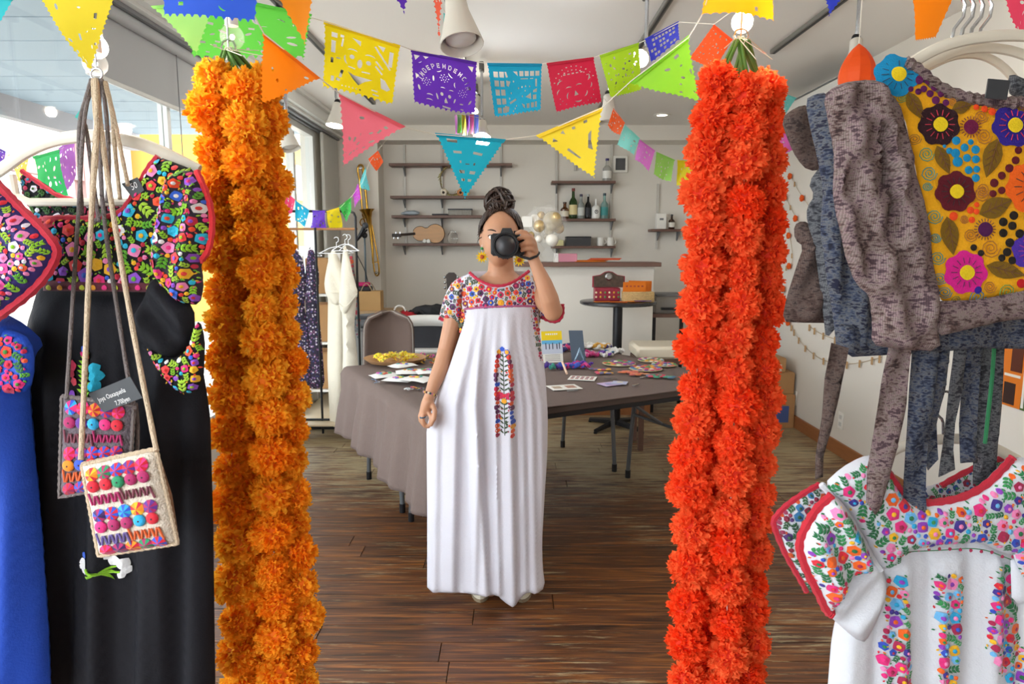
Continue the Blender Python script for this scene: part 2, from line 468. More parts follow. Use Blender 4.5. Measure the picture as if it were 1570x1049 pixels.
struct('ceiling', MB().box(((XL+XR)/2, 3.15, CZ + .05), (XR-XL+.3, 8.5, .1), ceilm))
struct('wall_right', MB().box((XR + .06, 3.15, CZ/2), (.12, 8.5, CZ), wallm))
wf = MB()  # unseen wall behind the viewpoint; its opening is added to let in fill light
wf.box(((XL+XR)/2, -1.16, .4), (XR-XL+.3, .12, .8), wallm); wf.box(((XL+XR)/2, -1.16, (2.15+CZ)/2), (XR-XL+.3, .12, CZ-2.15), wallm)
wf.box((-1.8, -1.16, 1.475), (.3, .12, 1.35), wallm); wf.box(((-.5+XR)/2+.08, -1.16, 1.475), (XR+.5+.16, .12, 1.35), wallm)
struct('wall_front', wf)
wb = MB().box(((XL+XR)/2, YB + .06, CZ/2), (XR-XL+.3, .12, CZ), wallm)
struct('wall_back', wb)
struct('trim_1', MB().box(((XL-.02+XR)/2, (YP+YB)/2, (2.505+CZ)/2), (XR-XL, YB-YP, CZ-2.505), wallm))          # beam over the shelf recess
struct('trim_2', MB().box((-1.57, (YP+YB)/2, 2.505/2), (.46, YB-YP, 2.504), wallm))                        # pillar with the trombone
struct('baseboard_right', MB().box((XR - .008, 4.3, .05), (.016, 6, .1), mat('baseboard_wood', '9a6238', .5, var=.2, scale=10, stretch=(8, 1, 8)), bev=.003))
struct('baseboard_back', MB().box((.5, YB - .008, .05), (3.6, .016, .1), MATS['baseboard_wood'], bev=.003))
# left wall: low sill wall, piers, header; glass between
lw = MB()
lw.box((XL - .06, 1.95, .2), (.12, 6.1, .4), wallm)
lw.box((XL - .06, 3.15, (2.5+CZ)/2), (.12, 8.5, CZ-2.5), wallm)
lw.box((XL - .06, 5.1, 1.45), (.12, .2, 2.1), wallm)
lw.box((XL - .06, 6.85, 1.25), (.12, .95, 2.5), wallm)
struct('wall_left', lw)
framem = mat('window_frame_white', 'd9d9d4', .4)
def window(name, y0, y1, z0, z1, mull):
    f = MB(); x = XL - .03; t = .045
    f.box((x, (y0+y1)/2, z0 + t/2), (.06, y1-y0, t), framem); f.box((x, (y0+y1)/2, z1 - t/2), (.06, y1-y0, t), framem)
    for yy in (y0 + t/2, y1 - t/2): f.box((x, yy, (z0+z1)/2), (.06, t, z1-z0-2*t), framem)
    o = struct(name, f)
    ys = [y0 + t] + list(mull) + [y1 - t]
    for yy in mull: obj('mullion', MB().box((x, yy, (z0+z1)/2), (.05, .035, z1-z0-2*t), framem), None, o)
    for a, b in zip(ys, ys[1:]): obj('pane', MB().box((x, (a+b)/2, (z0+z1)/2), (.006, b-a-.035, z1-z0-2*t), panem), None, o)
window('window_1', -1.0, 5.0, .4, 2.5, (.6, 2.2, 3.72))
dr = MB(); x = XL - .03
for yy in (5.22, 6.37): dr.box((x, yy, 1.25), (.07, .06, 2.5), framem)
dr.box((x, 5.8, 2.47), (.07, 1.1, .06), framem); dr.box((x, 5.8, .08), (.06, 1.1, .16), framem); dr.box((x, 5.8, 1.25), (.06, .05, 2.3), framem)
do = struct('door_1', dr)
obj('pane', MB().box((x, 5.51, 1.3), (.006, .5, 2.25), panem), None, do); obj('pane', MB().box((x, 6.08, 1.3), (.006, .5, 2.25), panem), None, do)
obj('door_handle', MB().tube([(x+.05, 5.74, .95), (x+.05, 5.74, 1.25)], .01, steelm), None, do)
st = MB().box((-1.56, 5.9, .03), (.46, 1.1, .06), mat('step_wood', 'd8c6a8', .35, var=.1, scale=8)); st.box((-1.56, 5.345, .03), (.47, .012, .064), blackm)
struct('trim_3', st)
# shutter box, blind and curtain rail along the head of the window
cz_ = MB(); pr = [(XL, CZ), (XL+.20, CZ), (XL+.20, CZ-.03), (XL+.17, CZ-.03), (XL+.17, CZ-.12), (XL+.13, CZ-.12), (XL+.13, CZ-.14), (XL, CZ-.14)]
cz_.prism([(a, 1.0, b) for a, b in pr], (0, 5.98, 0), framem); struct('trim_4', cz_, smooth=False)
rl = MB()
for dx, dz in ((.035, -.155), (.085, -.15)): rl.box((XL+dx, 4.0, CZ+dz), (.025, 5.9, .018), greym)
struct('trim_5', rl)
blindm = mat('roller_blind_grey', 'b4b6b7', .8, var=.03, scale=2)
bl = thing('roller_blind', 'pale grey roller blind pulled partly down over the left window', 'blind', (XL+.03, 3.8, 2.18))
obj('roller', MB().tube([(XL+.05, 2.95, 2.47), (XL+.05, 4.7, 2.47)], .03, blindm, 12), None, bl)
obj('blind_cloth', MB().box((XL+.03, 3.83, 2.32), (.004, 1.72, .28), blindm), None, bl)
obj('bottom_bar', MB().box((XL+.03, 3.83, 2.175), (.016, 1.72, .022), framem, bev=.004), None, bl)
obj('pull_cord', MB().tube([(XL+.055, 3.72, 2.44), (XL+.055, 3.72, 1.2)], .0025, greym, 5), None, bl)
pn = MB(); cm_ = mat('curtain_cloth', 'c9c6bd', .9, transl=.3)
vs = []
for i in range(41):
    yy = 6.36 + .6 * i / 40; xx = XL + .07 + .022 * math.sin(i * 1.25)
    vs += [(xx, yy, .05), (xx, yy, 2.48)]
pn.add(vs, [(2*i, 2*i+2, 2*i+3, 2*i+1) for i in range(40)], cm_)
tag(obj('curtain', pn), 'pale curtain drawn together beside the far glass door', 'curtain')

# ---- outside the left window: porch soffit, post, houses
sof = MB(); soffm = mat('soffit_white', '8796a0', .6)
so = thing('porch_roof', 'white slatted porch roof outside the window at top left', 'porch', (-3.2, 3.5, 2.5))
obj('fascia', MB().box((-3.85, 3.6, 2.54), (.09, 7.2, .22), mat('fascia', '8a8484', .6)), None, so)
for i in range(17):
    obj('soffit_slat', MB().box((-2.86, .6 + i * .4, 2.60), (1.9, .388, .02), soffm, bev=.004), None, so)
obj('gutter_beam', MB().box((-2.0, 3.6, 2.57), (.08, 7.2, .05), greym), None, so)
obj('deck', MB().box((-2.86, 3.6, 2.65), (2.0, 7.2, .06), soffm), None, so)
obj('porch_post', MB().box((-3.85, 3.75, 1.2), (.08, .08, 2.5), MATS['fascia']), None, so)
gr = MB().box((-30, 20, -.6), (56, 90, .2), mat('street_asphalt', 'a8a6a0', .9, var=.1, scale=2)); struct('ground', gr)
def house(name, x, y, w, d, h, col, lab, cols, rows, roof):
    hm = mat('render_' + col, col, .85, var=.04, scale=1)
    t = thing(name, lab, 'building', (x, y, -.5))
    obj('wall', MB().box((x, y, h/2 - .5), (w, d, h), hm), None, t)
    obj('roof', MB().box((x, y, h - .4), (w + .5, d + .5, .25), mat('roof_' + roof, roof, .7)), None, t)
    wm = mat('far_window', '8fa3ad', .2)
    for i in range(cols):
        for j in range(rows):
            yy = y - d/2 + d * (i + .5) / cols; zz = -.5 + h * (j + .55) / rows
            f = obj('window', MB().box((x + w/2 + .03, yy, zz), (.1, d/cols * .42, h/rows*.42), mat('far_frame', 'f2f2f2', .6)), None, t)
            obj('pane', MB().box((x + w/2 + .07, yy, zz), (.04, d/cols*.36, h/rows*.36), wm), None, f)
house('building', -12, 13, 5, 9, 6.5, 'aaa69c', 'white far building with rows of small windows beyond the blind', 5, 3, 'd8d4cc')
house('building', -9, 21, 4, 6, 5.2, 'c89a48', 'yellow building outside behind the hanger in the left window', 3, 2, 'c9b48a')
house('building', -11.5, 5.2, 4, 5, 3.6, 'a8948e', 'pinkish house with a balcony outside at far left', 3, 2, 'b08a80')
tr_ = thing('pergola', 'pinkish beam frame standing outside at the far left window', 'pergola', (-5.5, 5.8, -.5)); pk = mat('pergola_paint', '94706a', .7)
obj('crossbeam', MB().box((-5.4, 6.4, 2.35), (.12, 5, .16), pk), None, tr_); obj('crossbeam', MB().box((-5.4, 6.4, 3.1), (.12, 5, .22), pk), None, tr_)
for yy in (4.3, 6.9, 8.8): obj('post', MB().box((-5.4, yy, 1.3), (.14, .14, 3.6), pk), None, tr_)

# ---- right wall: air conditioner, outlet, picture
ac = thing('air_conditioner', 'white wall air conditioner high on the right wall', 'air conditioner', (2.17, 4.95, 2.2))
acm = mat('ac_white', 'dcdad4', .45)
p_ = [(2.3, 2.2), (2.12, 2.2), (2.06, 2.25), (2.03, 2.36), (2.04, 2.48), (2.1, 2.53), (2.3, 2.53)]
obj('casing', MB().prism([(a, 4.4, b) for a, b in p_], (0, 1.1, 0), acm), None, ac, smooth=60)
obj('air_vent', MB().box((2.10, 4.95, 2.215), (.07, 1.0, .012), greym, R=Matrix.Rotation(math.radians(40), 3, 'Y')), None, ac)
obj('front_panel', MB().box((2.03, 4.95, 2.42), (.012, 1.06, .14), acm, bev=.004), None, ac)
for i in range(6): obj('intake_slat', MB().box((2.1 + i*.03, 4.95, 2.535), (.01, 1.0, .008), greym), None, ac)
def outlet(px, py, lab):
    c = PX(px, py, XR); o = thing('wall_outlet', lab, 'outlet', c - Vector((.005, 0, .06)))
    obj('face_plate', MB().box(c - Vector((.004, 0, 0)), (.008, .07, .12), whitem, bev=.003), None, o)
    for dz in (-.025, .025): obj('socket', MB().box(c + Vector((-.009, 0, dz)), (.003, .035, .028), mat('outlet_face', 'cfcdc8', .5), bev=.001), None, o)
outlet(1290, 645, 'white wall outlet low on the right wall beside the baseboard'); outlet(1219, 610, 'white wall outlet just right of the cardboard boxes')
c = PX(1577, 580, XR)
pic = thing('wall_poster', 'colourful photo poster of an orange house on the right wall', 'poster', c - Vector((.003, 0, .16)))
pm = MB().box(c - Vector((.003, 0, 0)), (.004, .44, .30), mat('poster_orange', 'dd7a22', .5)); obj('sheet', pm, None, pic)
for dy, dz, sy, sz, col in ((.07, .07, .07, .11, '5a2a1a'), (.1, -.09, .07, .1, '3a2622'), (-.1, .1, .16, .08, 'e8c832'), (-.15, -.04, .10, .2, 'c9502a'), (0, -.12, .05, .06, '46602c'), (.09, -.005, .1, .012, 'e9e2d6')):
    obj('printed_shape', MB().box(c + Vector((-.006, dy, dz)), (.002, sy, sz), mat('print_' + col, col, .5)), None, pic)
obj('white_pole', MB().box(c + Vector((-.008, .012, -.02)), (.002, .014, .24), whitem), None, pic)
# orange paper flower garland and clothespins pinned on the right wall
of = mat('orange_paper', 'f2661e', .8, transl=.3); twine = mat('twine', 'b09a78', .9); pegm = mat('peg_wood', 'b48f62', .7)
def wall_string(name, pts, lab, cat, n, piece, grp=None):
    w = [PX(a, b, XR - .012) for a, b in smooth_poly(pts, 2, False)]
    t = thing(name, lab, cat, w[-1], grp); obj('twine', MB().tube(w, .0022, twine, 4), None, t)
    for i in range(n):
        k = (i + .5) / n * (len(w) - 1); a = int(k); p = w[a].lerp(w[min(a+1, len(w)-1)], k - a)
        if piece == 'flower':
            if i % 2 == 0:
                b = MB()
                for q in range(5): b.ball(p + Vector((-.012, .014*math.cos(q*1.26), .014*math.sin(q*1.26))), .014, of, 7, 5)
                obj('paper_flower', b, None, t)
            else: obj('clothespin', MB().box(p + Vector((-.004, 0, 0)), (.008, .012, .04), pegm, bev=.001), None, t)
        else: obj('clothespin', MB().box(p + Vector((-.004, 0, -.008)), (.008, .014, .05), pegm, bev=.001), None, t)
wall_string('flower_string', [(1212, 268), (1222, 290), (1250, 330)], 'topmost string of small orange paper flowers on the right wall', 'garland', 4, 'flower')
wall_string('flower_string', [(1204, 300), (1215, 325), (1228, 345), (1250, 370)], 'second string of orange paper flowers, from the ceiling down', 'garland', 5, 'flower')
wall_string('flower_string', [(1198, 318), (1210, 350), (1217, 405), (1205, 412)], 'third string of orange paper flowers, beside the red garland', 'garland', 6, 'flower')
wall_string('flower_string', [(1203, 438), (1200, 470), (1212, 500)], 'lowest short string of orange paper flowers above the clothespins', 'garland', 3, 'flower')
wall_string('clothespin_string', [(1213, 500), (1230, 530), (1262, 555), (1305, 560), (1352, 548)], 'lower twine with wooden clothespins on the right wall', 'string', 11, 'peg')
wall_string('clothespin_string', [(1240, 500), (1262, 515), (1300, 525), (1340, 520)], 'upper twine with wooden clothespins under the grey blouse', 'string', 7, 'peg')
c = PX(1199, 385, XR)
nt = thing('wall_notice', 'small white notice on the right wall beside the red garland', 'notice', c - Vector((.003, 0, .1)))
obj('sheet', MB().box(c - Vector((.002, 0, 0)), (.003, .09, .22), whitem), None, nt)
for i in range(6): obj('printed_line', MB().box(c + Vector((-.004, 0, .085 - i*.034)), (.001, .07, .008), greym), None, nt)
# cardboard boxes by the right wall
card = mat('cardboard', 'b58a5c', .85, var=.08, scale=10)
def carton(c, s, lab, band=None, rz=0):
    c = Vector(c); t = thing('cardboard_box', lab, 'box', c - Vector((0, 0, s[2]/2)))
    t2 = obj('carton', MB().box(c, s, card, rz, bev=.004), None, t)
    obj('lid_flap', MB().box(c + Vector((-s[0]*.24, 0, s[2]/2 + .003)), (s[0]*.48, s[1]*.98, .005), card, rz), None, t)
    obj('lid_flap', MB().box(c + Vector((s[0]*.24, 0, s[2]/2 + .003)), (s[0]*.48, s[1]*.98, .005), card, rz), None, t)
    if band: obj('printed_label', MB().box(c + Vector((0, -s[1]/2 - .002, -.02)), (s[0]*.7, .002, s[2]*.5), mat('carton_print_' + band, band, .7), rz), None, t)
carton((2.12, 5.55, .135), (.32, .34, .27), 'cardboard box with a blue print, lowest by the right wall', '4a5f9a')
carton((2.14, 5.56, .36), (.28, .3, .17), 'plain cardboard box, middle one of the right wall stack')
carton((2.08, 5.53, .51), (.24, .26, .11), 'small cardboard box on top of the right wall stack', 'd8d2c0')

# ---- ceiling: tracks, spotlights, downlight
trk = mat('track_grey', '7c7973', .5)
for i, (xx, y0, y1, lab) in enumerate(((-1.15, 1.0, 5.9, 'grey ceiling light track nearest the window'), (-.31, .8, 6.2, 'grey ceiling light track above the teal pennant'), (.76, .8, 6.2, 'grey ceiling light track right of the centre'), (1.6, 1.0, 4.4, 'grey ceiling light track nearest the right wall'))):
    t = thing('light_track', lab, 'light track', (xx, (y0+y1)/2, CZ - .03))
    obj('rail', MB().box((xx, (y0+y1)/2, CZ - .0125), (.034, y1-y0, .025), trk, bev=.003), None, t)
    obj('slot', MB().box((xx, (y0+y1)/2, CZ - .027), (.012, y1-y0-.04, .003), blackm), None, t)
lampw = mat('lamp_white', 'cfc8bc', .45)
glow = mat('lamp_glow_warm', 'fff1d8', .5, emit=9); glowc = mat('lamp_glow_cool', 'dfeaff', .5, emit=14)
def spot(p, dirv, lab, lit=None, size=1, drop=.12):
    """p = centre of the lamp head; the stem goes up to the ceiling"""
    p = Vector(p); d = Vector(dirv).normalized(); s = size
    t = thing('track_spotlight', lab, 'spotlight', p)
    top = Vector((p.x, p.y, CZ - .03))
    obj('mount', MB().box(top - Vector((0, 0, .02)), (.03, .09, .05), mat('mount_grey', '57534e', .5), bev=.004), None, t)
    a = p - d * .05 * s
    obj('stem', MB().tube([top - Vector((0,0,.03)), Vector((p.x, p.y, a.z + .03)), a], .009, steelm, 8), None, t)
    obj('joint', MB().ball(a, .018 * s, blackm), None, t)
    obj('lamp_shade', MB().lathe(p - d * .05 * s, [(.012*s, 0), (.024*s, .01*s), (.028*s, .05*s), (.052*s, .135*s), (.05*s, .136*s), (.026*s, .05*s)], lampw, 20, d, cap=False), None, t)
    if lit:
        ld = D.lights.new('lamp_light', 'POINT'); ld.energy = 9 * size; ld.shadow_soft_size = .03; ld.color = (1, .93, .82) if lit is glow else (.85, .92, 1)
        lo = D.objects.new('lamp_light', ld); COL.objects.link(lo); lo.parent = t; lo.location = d * .11 * s
    obj('bulb', MB().lathe(p - d * .05 * s, [(.01*s, .05*s), (.036*s, .12*s), (.02*s, .128*s), (.001, .13*s)], lit or mat('bulb_off', 'd8d4cc', .3), 16, d), None, t)
    return p, d
spot(P(701, 18, 1.95), (.15, -.3, -1), 'large white track spotlight at the top, left of centre', None, 1.15)
spot(P(516, 170, 4.6), (-.1, -.15, -1), 'white track spotlight beside the pink pennant', glow, 1.15)
spot(P(440, 204, 3.6), (.25, -.2, -1), 'white track spotlight between the orange garland and the pennant', None, 1.0)
spot(P(739, 196, 4.6), (0, -.6, -.8), 'track spotlight with a bright cool bulb above the teal pennant', glowc, 1.2)
spot(P(730, 155, 5.2), (-.3, -.3, -.8), 'small lit track spotlight at the purple flag corner', glow, .9)
spot(P(933, 160, 4.4), (0, -.1, -1), 'white track spotlight above the yellow pennant', None, 1.3)
spot(P(990, 82, 3.3), (-.5, -.7, -.5), 'lit track spotlight behind the lime flags', glowc, .8)
spot(P(1313, 76, 3.0), (0, -.2, -1), 'white track spotlight above the orange paper shade at right', glow, 1.0)
c = PZ(1015, 176, CZ); dl = thing('downlight', 'round recessed downlight in the ceiling at right of centre', 'downlight', c)
obj('trim_ring', MB().lathe(c - Vector((0,0,.008)), [(.05, 0), (.075, 0), (.075, .008), (.05, .008)], whitem, 24, cap=False), None, dl)
obj('lens', MB().lathe(c - Vector((0,0,.004)), [(.001, 0), (.05, 0), (.05, .004)], glow, 20), None, dl)
# ================================================================ back of the shop
SY0, SY1 = YB - .2, YB - .01
shelfm = mat('shelf_wood', '6b4d42', .5, var=.2, scale=6, stretch=(1, 10, 10))
def shelf(x0, x1, py, lab, grp, br):
    a = P(x0, py, SY0); b = P(x1, py, SY0)
    t = thing('wall_shelf', lab, 'shelf', ((a.x+b.x)/2, (SY0+SY1)/2, a.z - .03), grp)
    obj('board', MB().box(((a.x+b.x)/2, (SY0+SY1)/2, a.z - .014), (b.x-a.x, SY1-SY0, .026), shelfm, bev=.002), None, t)
    for px in br:
        x = P(px, py, YB - .02).x
        obj('bracket', MB().prism([(x-.006, SY1-.005, a.z-.028), (x-.006, SY0+.04, a.z-.028), (x-.006, SY1-.005, a.z-.12)], (.012, 0, 0), greym), None, t)
    return a.z
RT = 'wall rails holding the shelves'
for px, y0, y1 in ((621, 205, 378), (678, 205, 378), (768, 205, 378), (853, 205, 385), (937, 205, 385), (882, 205, 262), (1008, 282, 382)):
    a = P(px, y0, YB - .015); b = P(px, y1, YB - .015)
    r = MB().box((a + b) / 2, (.022, .016, a.z - b.z), mat('rail_white', 'c9c5bd', .4)); o = obj('shelf_rail', r)
    tag(o, None, 'shelf rail')
    o['label'] = {621: 'thin white shelf rail left of the small guitar', 678: 'thin white shelf rail above the guitar body', 768: 'thin white shelf rail above the hair bun', 853: 'thin wall rail behind the balloons, left of the bottles', 937: 'thin wall rail beside the framed square', 882: 'short wall rail behind the yellow pennant tip', 1008: 'thin wall rail holding the small right shelf'}[px]
Z1 = shelf(596, 785, 250, 'topmost brown shelf of the left four, empty', 'left wall shelves', (621, 678, 768))
Z2 = shelf(598, 785, 300, 'second brown shelf of the left four, with a wreath', 'left wall shelves', (621, 678, 768))
Z3 = shelf(600, 785, 330, 'third brown shelf of the left four, with flat cases', 'left wall shelves', (621, 678, 768))
Z4 = shelf(602, 785, 373, 'lowest brown shelf of the left four, with the small guitar', 'left wall shelves', (621, 678, 768))
Z5 = shelf(846, 944, 277, 'topmost of three short shelves, with one white bottle', 'middle wall shelves', (853, 937))
Z6 = shelf(846, 944, 335, 'middle of three short shelves, with liquor bottles', 'middle wall shelves', (853, 937))
Z7 = shelf(846, 944, 377, 'lowest of three short shelves, with basket and mugs', 'middle wall shelves', (853, 937))
Z8 = shelf(999, 1046, 351, 'small shelf beside the red garland with a dark bottle', None, (1008, 1038))
def bottle(px, z, h, r, col, cap, lab, lbl=None, neck=.35, Y=None, m=None, grp='bottles on the middle shelf', typ=0, lc='e8e2d0'):
    Y = Y or (SY0 + .09); x = P(px, 300, Y).x
    t = thing('bottle', lab, 'bottle', (x, Y, z), grp)
    m = m or mat('glass_' + col, col, .08, trans=.6, spec=.6)
    hb = h * (1 - neck)
    obj('glass_body', MB().lathe((x, Y, z), [(r*.95, 0), (r, .006), (r, hb*.85), (r*.8, hb*.95), (r*.4, hb*1.08), (r*.34, h*.93), (r*.34, h*.94)], m, 18), None, t)
    obj('cap', MB().lathe((x, Y, z + h*.9), [(r*.4, 0), (r*.42, 0), (r*.42, h*.1), (0.001, h*.1)], mat('cap_' + cap, cap, .4), 14), None, t)
    if lbl: obj('paper_label', MB().lathe((x, Y, z + hb*.2), [(r*1.02, 0), (r*1.02, hb*.5)], mat('label_' + lbl, lbl, .6), 18, cap=False), None, t)
    return t
bottle(866, Z6, .17, .045, '7a4a28', '3a2418', 'short brown bottle, leftmost on the liquor shelf', 'd9d0bc')
bottle(879, Z6, .31, .042, '3a5a2a', '7a2a22', 'tall green whisky bottle with cream label and red cap', 'e0cf9a')
bottle(891, Z6, .25, .038, 'cfd5d2', '3a3048', 'clear bottle with a dark cap beside the green one', 'c9ccc8')
bottle(902, Z6, .25, .032, '15171c', 'b0b0b0', 'black slim bottle in the middle of the liquor shelf', '1e2128')
bottle(927, Z6, .26, .038, 'a8d0cc', '1a3a48', 'clear bottle with a teal label, rightmost on the liquor shelf', '3f8f8f')
bottle(930, Z5, .23, .045, 'dcdcd8', '3a2a6a', 'white bottle with purple cap on the top short shelf', 'f0efea', grp=None)
bottle(1031, Z8, .15, .032, '4a2f22', '1c1c1e', 'small brown bottle with pump on the right shelf', 'e8e4da', grp=None)
# white jar with a dark emblem
x = P(914, 300, SY0+.08).x
t = thing('jar', 'white jar with a dark round emblem on the liquor shelf', 'jar', (x, SY0+.08, Z6))
obj('body', MB().lathe((x, SY0+.08, Z6), [(.04, 0), (.044, .01), (.044, .11), (.03, .13), (.012, .14), (.012, .2)], mat('jar_white', 'ecebe6', .3), 18), None, t)
e = MB(); pe = Vector((x, SY0+.08-.046, Z6+.07)); e.tube([pe + Vector((.016*math.cos(q/12*2*PI), .004*(abs(math.cos(q/12*2*PI))), .018*math.sin(q/12*2*PI))) for q in range(13)], .003, blackm, 5)
e.box(pe + Vector((0, -.001, .002)), (.004, .003, .02), blackm); e.box(pe + Vector((0, -.001, .006)), (.016, .003, .004), blackm); obj('emblem', e, None, t)
x = P(1013, 340, SY0+.08).x
t = thing('paper_box', 'small white box standing on the right shelf', 'box', (x, SY0+.08, Z8))
obj('carton', MB().box((x, SY0+.08, Z8+.08), (.1, .08, .16), whitem, bev=.003), None, t); obj('printed_mark', MB().box((x, SY0+.038, Z8+.1), (.04, .002, .02), greym), None, t)
# framed square
c = P(951, 252, YB - .03); t = thing('wall_picture', 'small white frame with a dark grey square on the back wall', 'picture', c - Vector((0,0,.08)))
obj('backing', MB().box(c, (.15, .02, .17), whitem, bev=.004), None, t); obj('dark_print', MB().box(c - Vector((0, .012, 0)), (.1, .004, .12), mat('dark_print', '4c4d50', .4)), None, t)
# lowest middle shelf: sticky notes, basket, two mugs
x = P(857, 370, SY0+.1).x; tag(obj('note_stack', MB().box((x, SY0+.1, Z7+.03), (.09, .1, .06), mat('cream_block', 'd9d09a', .7), bev=.003)), 'pale yellow block of notes left of the black basket', 'notes')
x0 = P(886, 370, SY0+.1).x; t = thing('wire_basket', 'black shallow basket on the lowest short shelf', 'basket', (x0, SY0+.1, Z7))
bk = MB(); w_, d_, h_ = .25, .15, .09; bk.box((x0, SY0+.1, Z7+.005), (w_, d_, .008), blackm)
for s in (-1, 1): bk.box((x0, SY0+.1+s*d_/2, Z7+h_/2), (w_, .006, h_), mat('basket_grey', '3a3b3e', .4)); bk.box((x0+s*w_/2, SY0+.1, Z7+h_/2), (.006, d_, h_), MATS['basket_grey'])
obj('tray', bk, None, t); rm = MB(); 
for s in (-1, 1): rm.tube([(x0-w_/2, SY0+.1+s*d_/2, Z7+h_), (x0+w_/2, SY0+.1+s*d_/2, Z7+h_)], .006, blackm, 6); rm.tube([(x0+s*w_/2, SY0+.1-d_/2, Z7+h_), (x0+s*w_/2, SY0+.1+d_/2, Z7+h_)], .006, blackm, 6)
obj('rim', rm, None, t)
def mug(px, z, lab, h=.085, r=.036):
    Y = SY0 + .08; x = P(px, 370, Y).x; t = thing('mug', lab, 'mug', (x, Y, z), 'white mugs')
    obj('cup', MB().lathe((x, Y, z), [(.001, 0), (r*.9, 0), (r, .01), (r, h), (r*.9, h), (r*.88, .01), (.001, .008)], whitem, 18, cap=False), None, t)
    obj('handle', MB().tube([(x + r*.95 + .022*math.sin(q/6*PI), Y, z + h*.5 + .025*math.cos(q/6*PI)) for q in range(7)], .005, whitem, 6), None, t)
    return t
mug(921, Z7, 'white mug with a dark mark beside the black basket'); mug(936, Z7, 'plain white mug at the end of the lowest short shelf')
# left shelves: small guitar
woodg = mat('guitar_wood', 'b5803f', .3, var=.25, scale=5, stretch=(1, 6, 6)); darkw = mat('dark_neck', '2f211a', .5)
g0 = P(602, 361, SY0+.05); g1 = P(682, 357, SY0+.05)
t = thing('small_guitar', 'small amber guitar lying on its side on the lowest left shelf', 'guitar', ((g0.x+g1.x)/2, SY0+.07, Z4))
pts = []
k = pix(SY0+.05); cx = P(634, 357, SY0+.05).x; L_ = g1.x - cx; cz = Z4 + .098
for i in range(48):
    u = i / 47; xx = cx + L_ * u
    hw = (.073 if u < .5 else .096)
    if u < .42: r_ = .055 + .02 * math.sin(min(1, u / .3) * PI / 2) if u > 0.02 else .05
    pts.append((xx, u))
def half(u):
    a = math.sqrt(max(0, 1 - ((u - .22) / .24) ** 2)) * .074 if u < .45 else 0
    b = math.sqrt(max(0, 1 - ((u - .7) / .3) ** 2)) * .096
    c = .060 * math.exp(-((u - .42) / .12) ** 2)
    return max(a, b, c)
up_ = [Vector((cx + L_ * i / 40, SY0 + .03, cz + half(i / 40))) for i in range(41)]; dn_ = [Vector((cx + L_ * i / 40, SY0 + .03, cz - half(i / 40))) for i in range(40, -1, -1)]
obj('body', MB().prism(up_ + dn_, (0, .065, 0), woodg), None, t, smooth=40)
obj('binding', MB().tube([p + Vector((0, -.001, 0)) for p in up_ + dn_], .0025, darkw, 4), None, t)
obj('neck', MB().tube([(cx + .02, SY0+.03, cz), (g0.x + .09, SY0+.03, cz - .012)], .013, darkw, 8), None, t)
obj('headstock', MB().box((g0.x + .045, SY0+.03, cz - .018), (.095, .016, .036), darkw, bev=.003), None, t)
for i in range(4): obj('tuning_peg', MB().box((g0.x + .015 + i*.022, SY0+.03, cz - .018 + (.026 if i % 2 else -.026)), (.01, .01, .018), steelm), None, t)
def small(name, lab, cat, px, z, Y, size, m, parts=(), grp=None):
    x = P(px, 340, Y).x; t = thing(name, lab, cat, (x, Y, z), grp); obj('case', MB().box((x, Y, z+size[2]/2), size, m, bev=.004), None, t)
    for (nm, off, sz, mm) in parts: obj(nm, MB().box((x+off[0], Y+off[1], z+off[2]), sz, mm, bev=.001), None, t)
    return t
small('patterned_case', 'grey patterned long case on the third left shelf', 'case', 706, Z3, SY0+.08, (.24, .1, .055), mat('pattern_grey', '8d8980', .6, var=.5, scale=60), [('lid', (0, 0, .06), (.25, .11, .014), blackm)])
tag(obj('flat_case', MB().box((P(675, 330, SY0+.08).x, SY0+.08, Z3+.008), (.16, .12, .016), blackm, bev=.003)), 'flat black case beside the grey patterned case', 'case')
b = MB(); xx = P(630, 326, SY0+.08).x
b.ball((xx, SY0+.08, Z3+.025), .05, mat('blue_cloth', 'a9b4bd', .8), 14, 8, (1.9, 1, .5), nz=.3); tag(obj('folded_cloth', b), 'pale blue folded cloth on the third left shelf', 'cloth')
# wreath and little ornament on the second shelf
x = P(693, 300, SY0+.08).x; t = thing('dried_wreath', 'dried olive green wreath on the second left shelf', 'wreath', (x, SY0+.09, Z2))
wc = Vector((x, SY0+.09, Z2+.16)); gold = mat('dried_green', 'a39a5c', .8)
ring = [wc + Vector((.12*math.cos(q), 0, .145*math.sin(q))) for q in [2*PI*i/24 for i in range(25)]]
obj('ring', MB().tube(ring, .006, mat('twig', '7c6a48', .8), 6), None, t)
lf = MB()
for i in range(60):
    q = 2*PI*i/60; p = wc + Vector((.12*math.cos(q), 0, .145*math.sin(q))); dv = Vector((-math.sin(q)+random.uniform(-.8,.8), random.uniform(-.4,.4), math.cos(q)+random.uniform(-.8,.8))).normalized() * .045
    lf.add([p, p + dv*.5 + Vector((0, 0, .01)), p + dv, p + dv*.5 - Vector((0, .004, .008))], [(0,1,2,3)], gold)
obj('leaves', lf, None, t, kind='stuff')
for dx, c_ in ((-.085, 'e8dcc8'), (.09, 'c98a5a'), (.15, 'd8c08a')):
    b = MB(); p = Vector((x+dx, SY0+.06, Z2+.035))
    for q in range(7): b.ball(p + Vector((.022*math.cos(q*.9), 0, .022*math.sin(q*.9))), .018, mat('dry_' + c_, c_, .8), 7, 5)
    b.ball(p - Vector((0, .015, 0)), .014, darkw, 7, 5); obj('dried_flower', b, None, t)
x = P(653, 370, SY0+.02).x
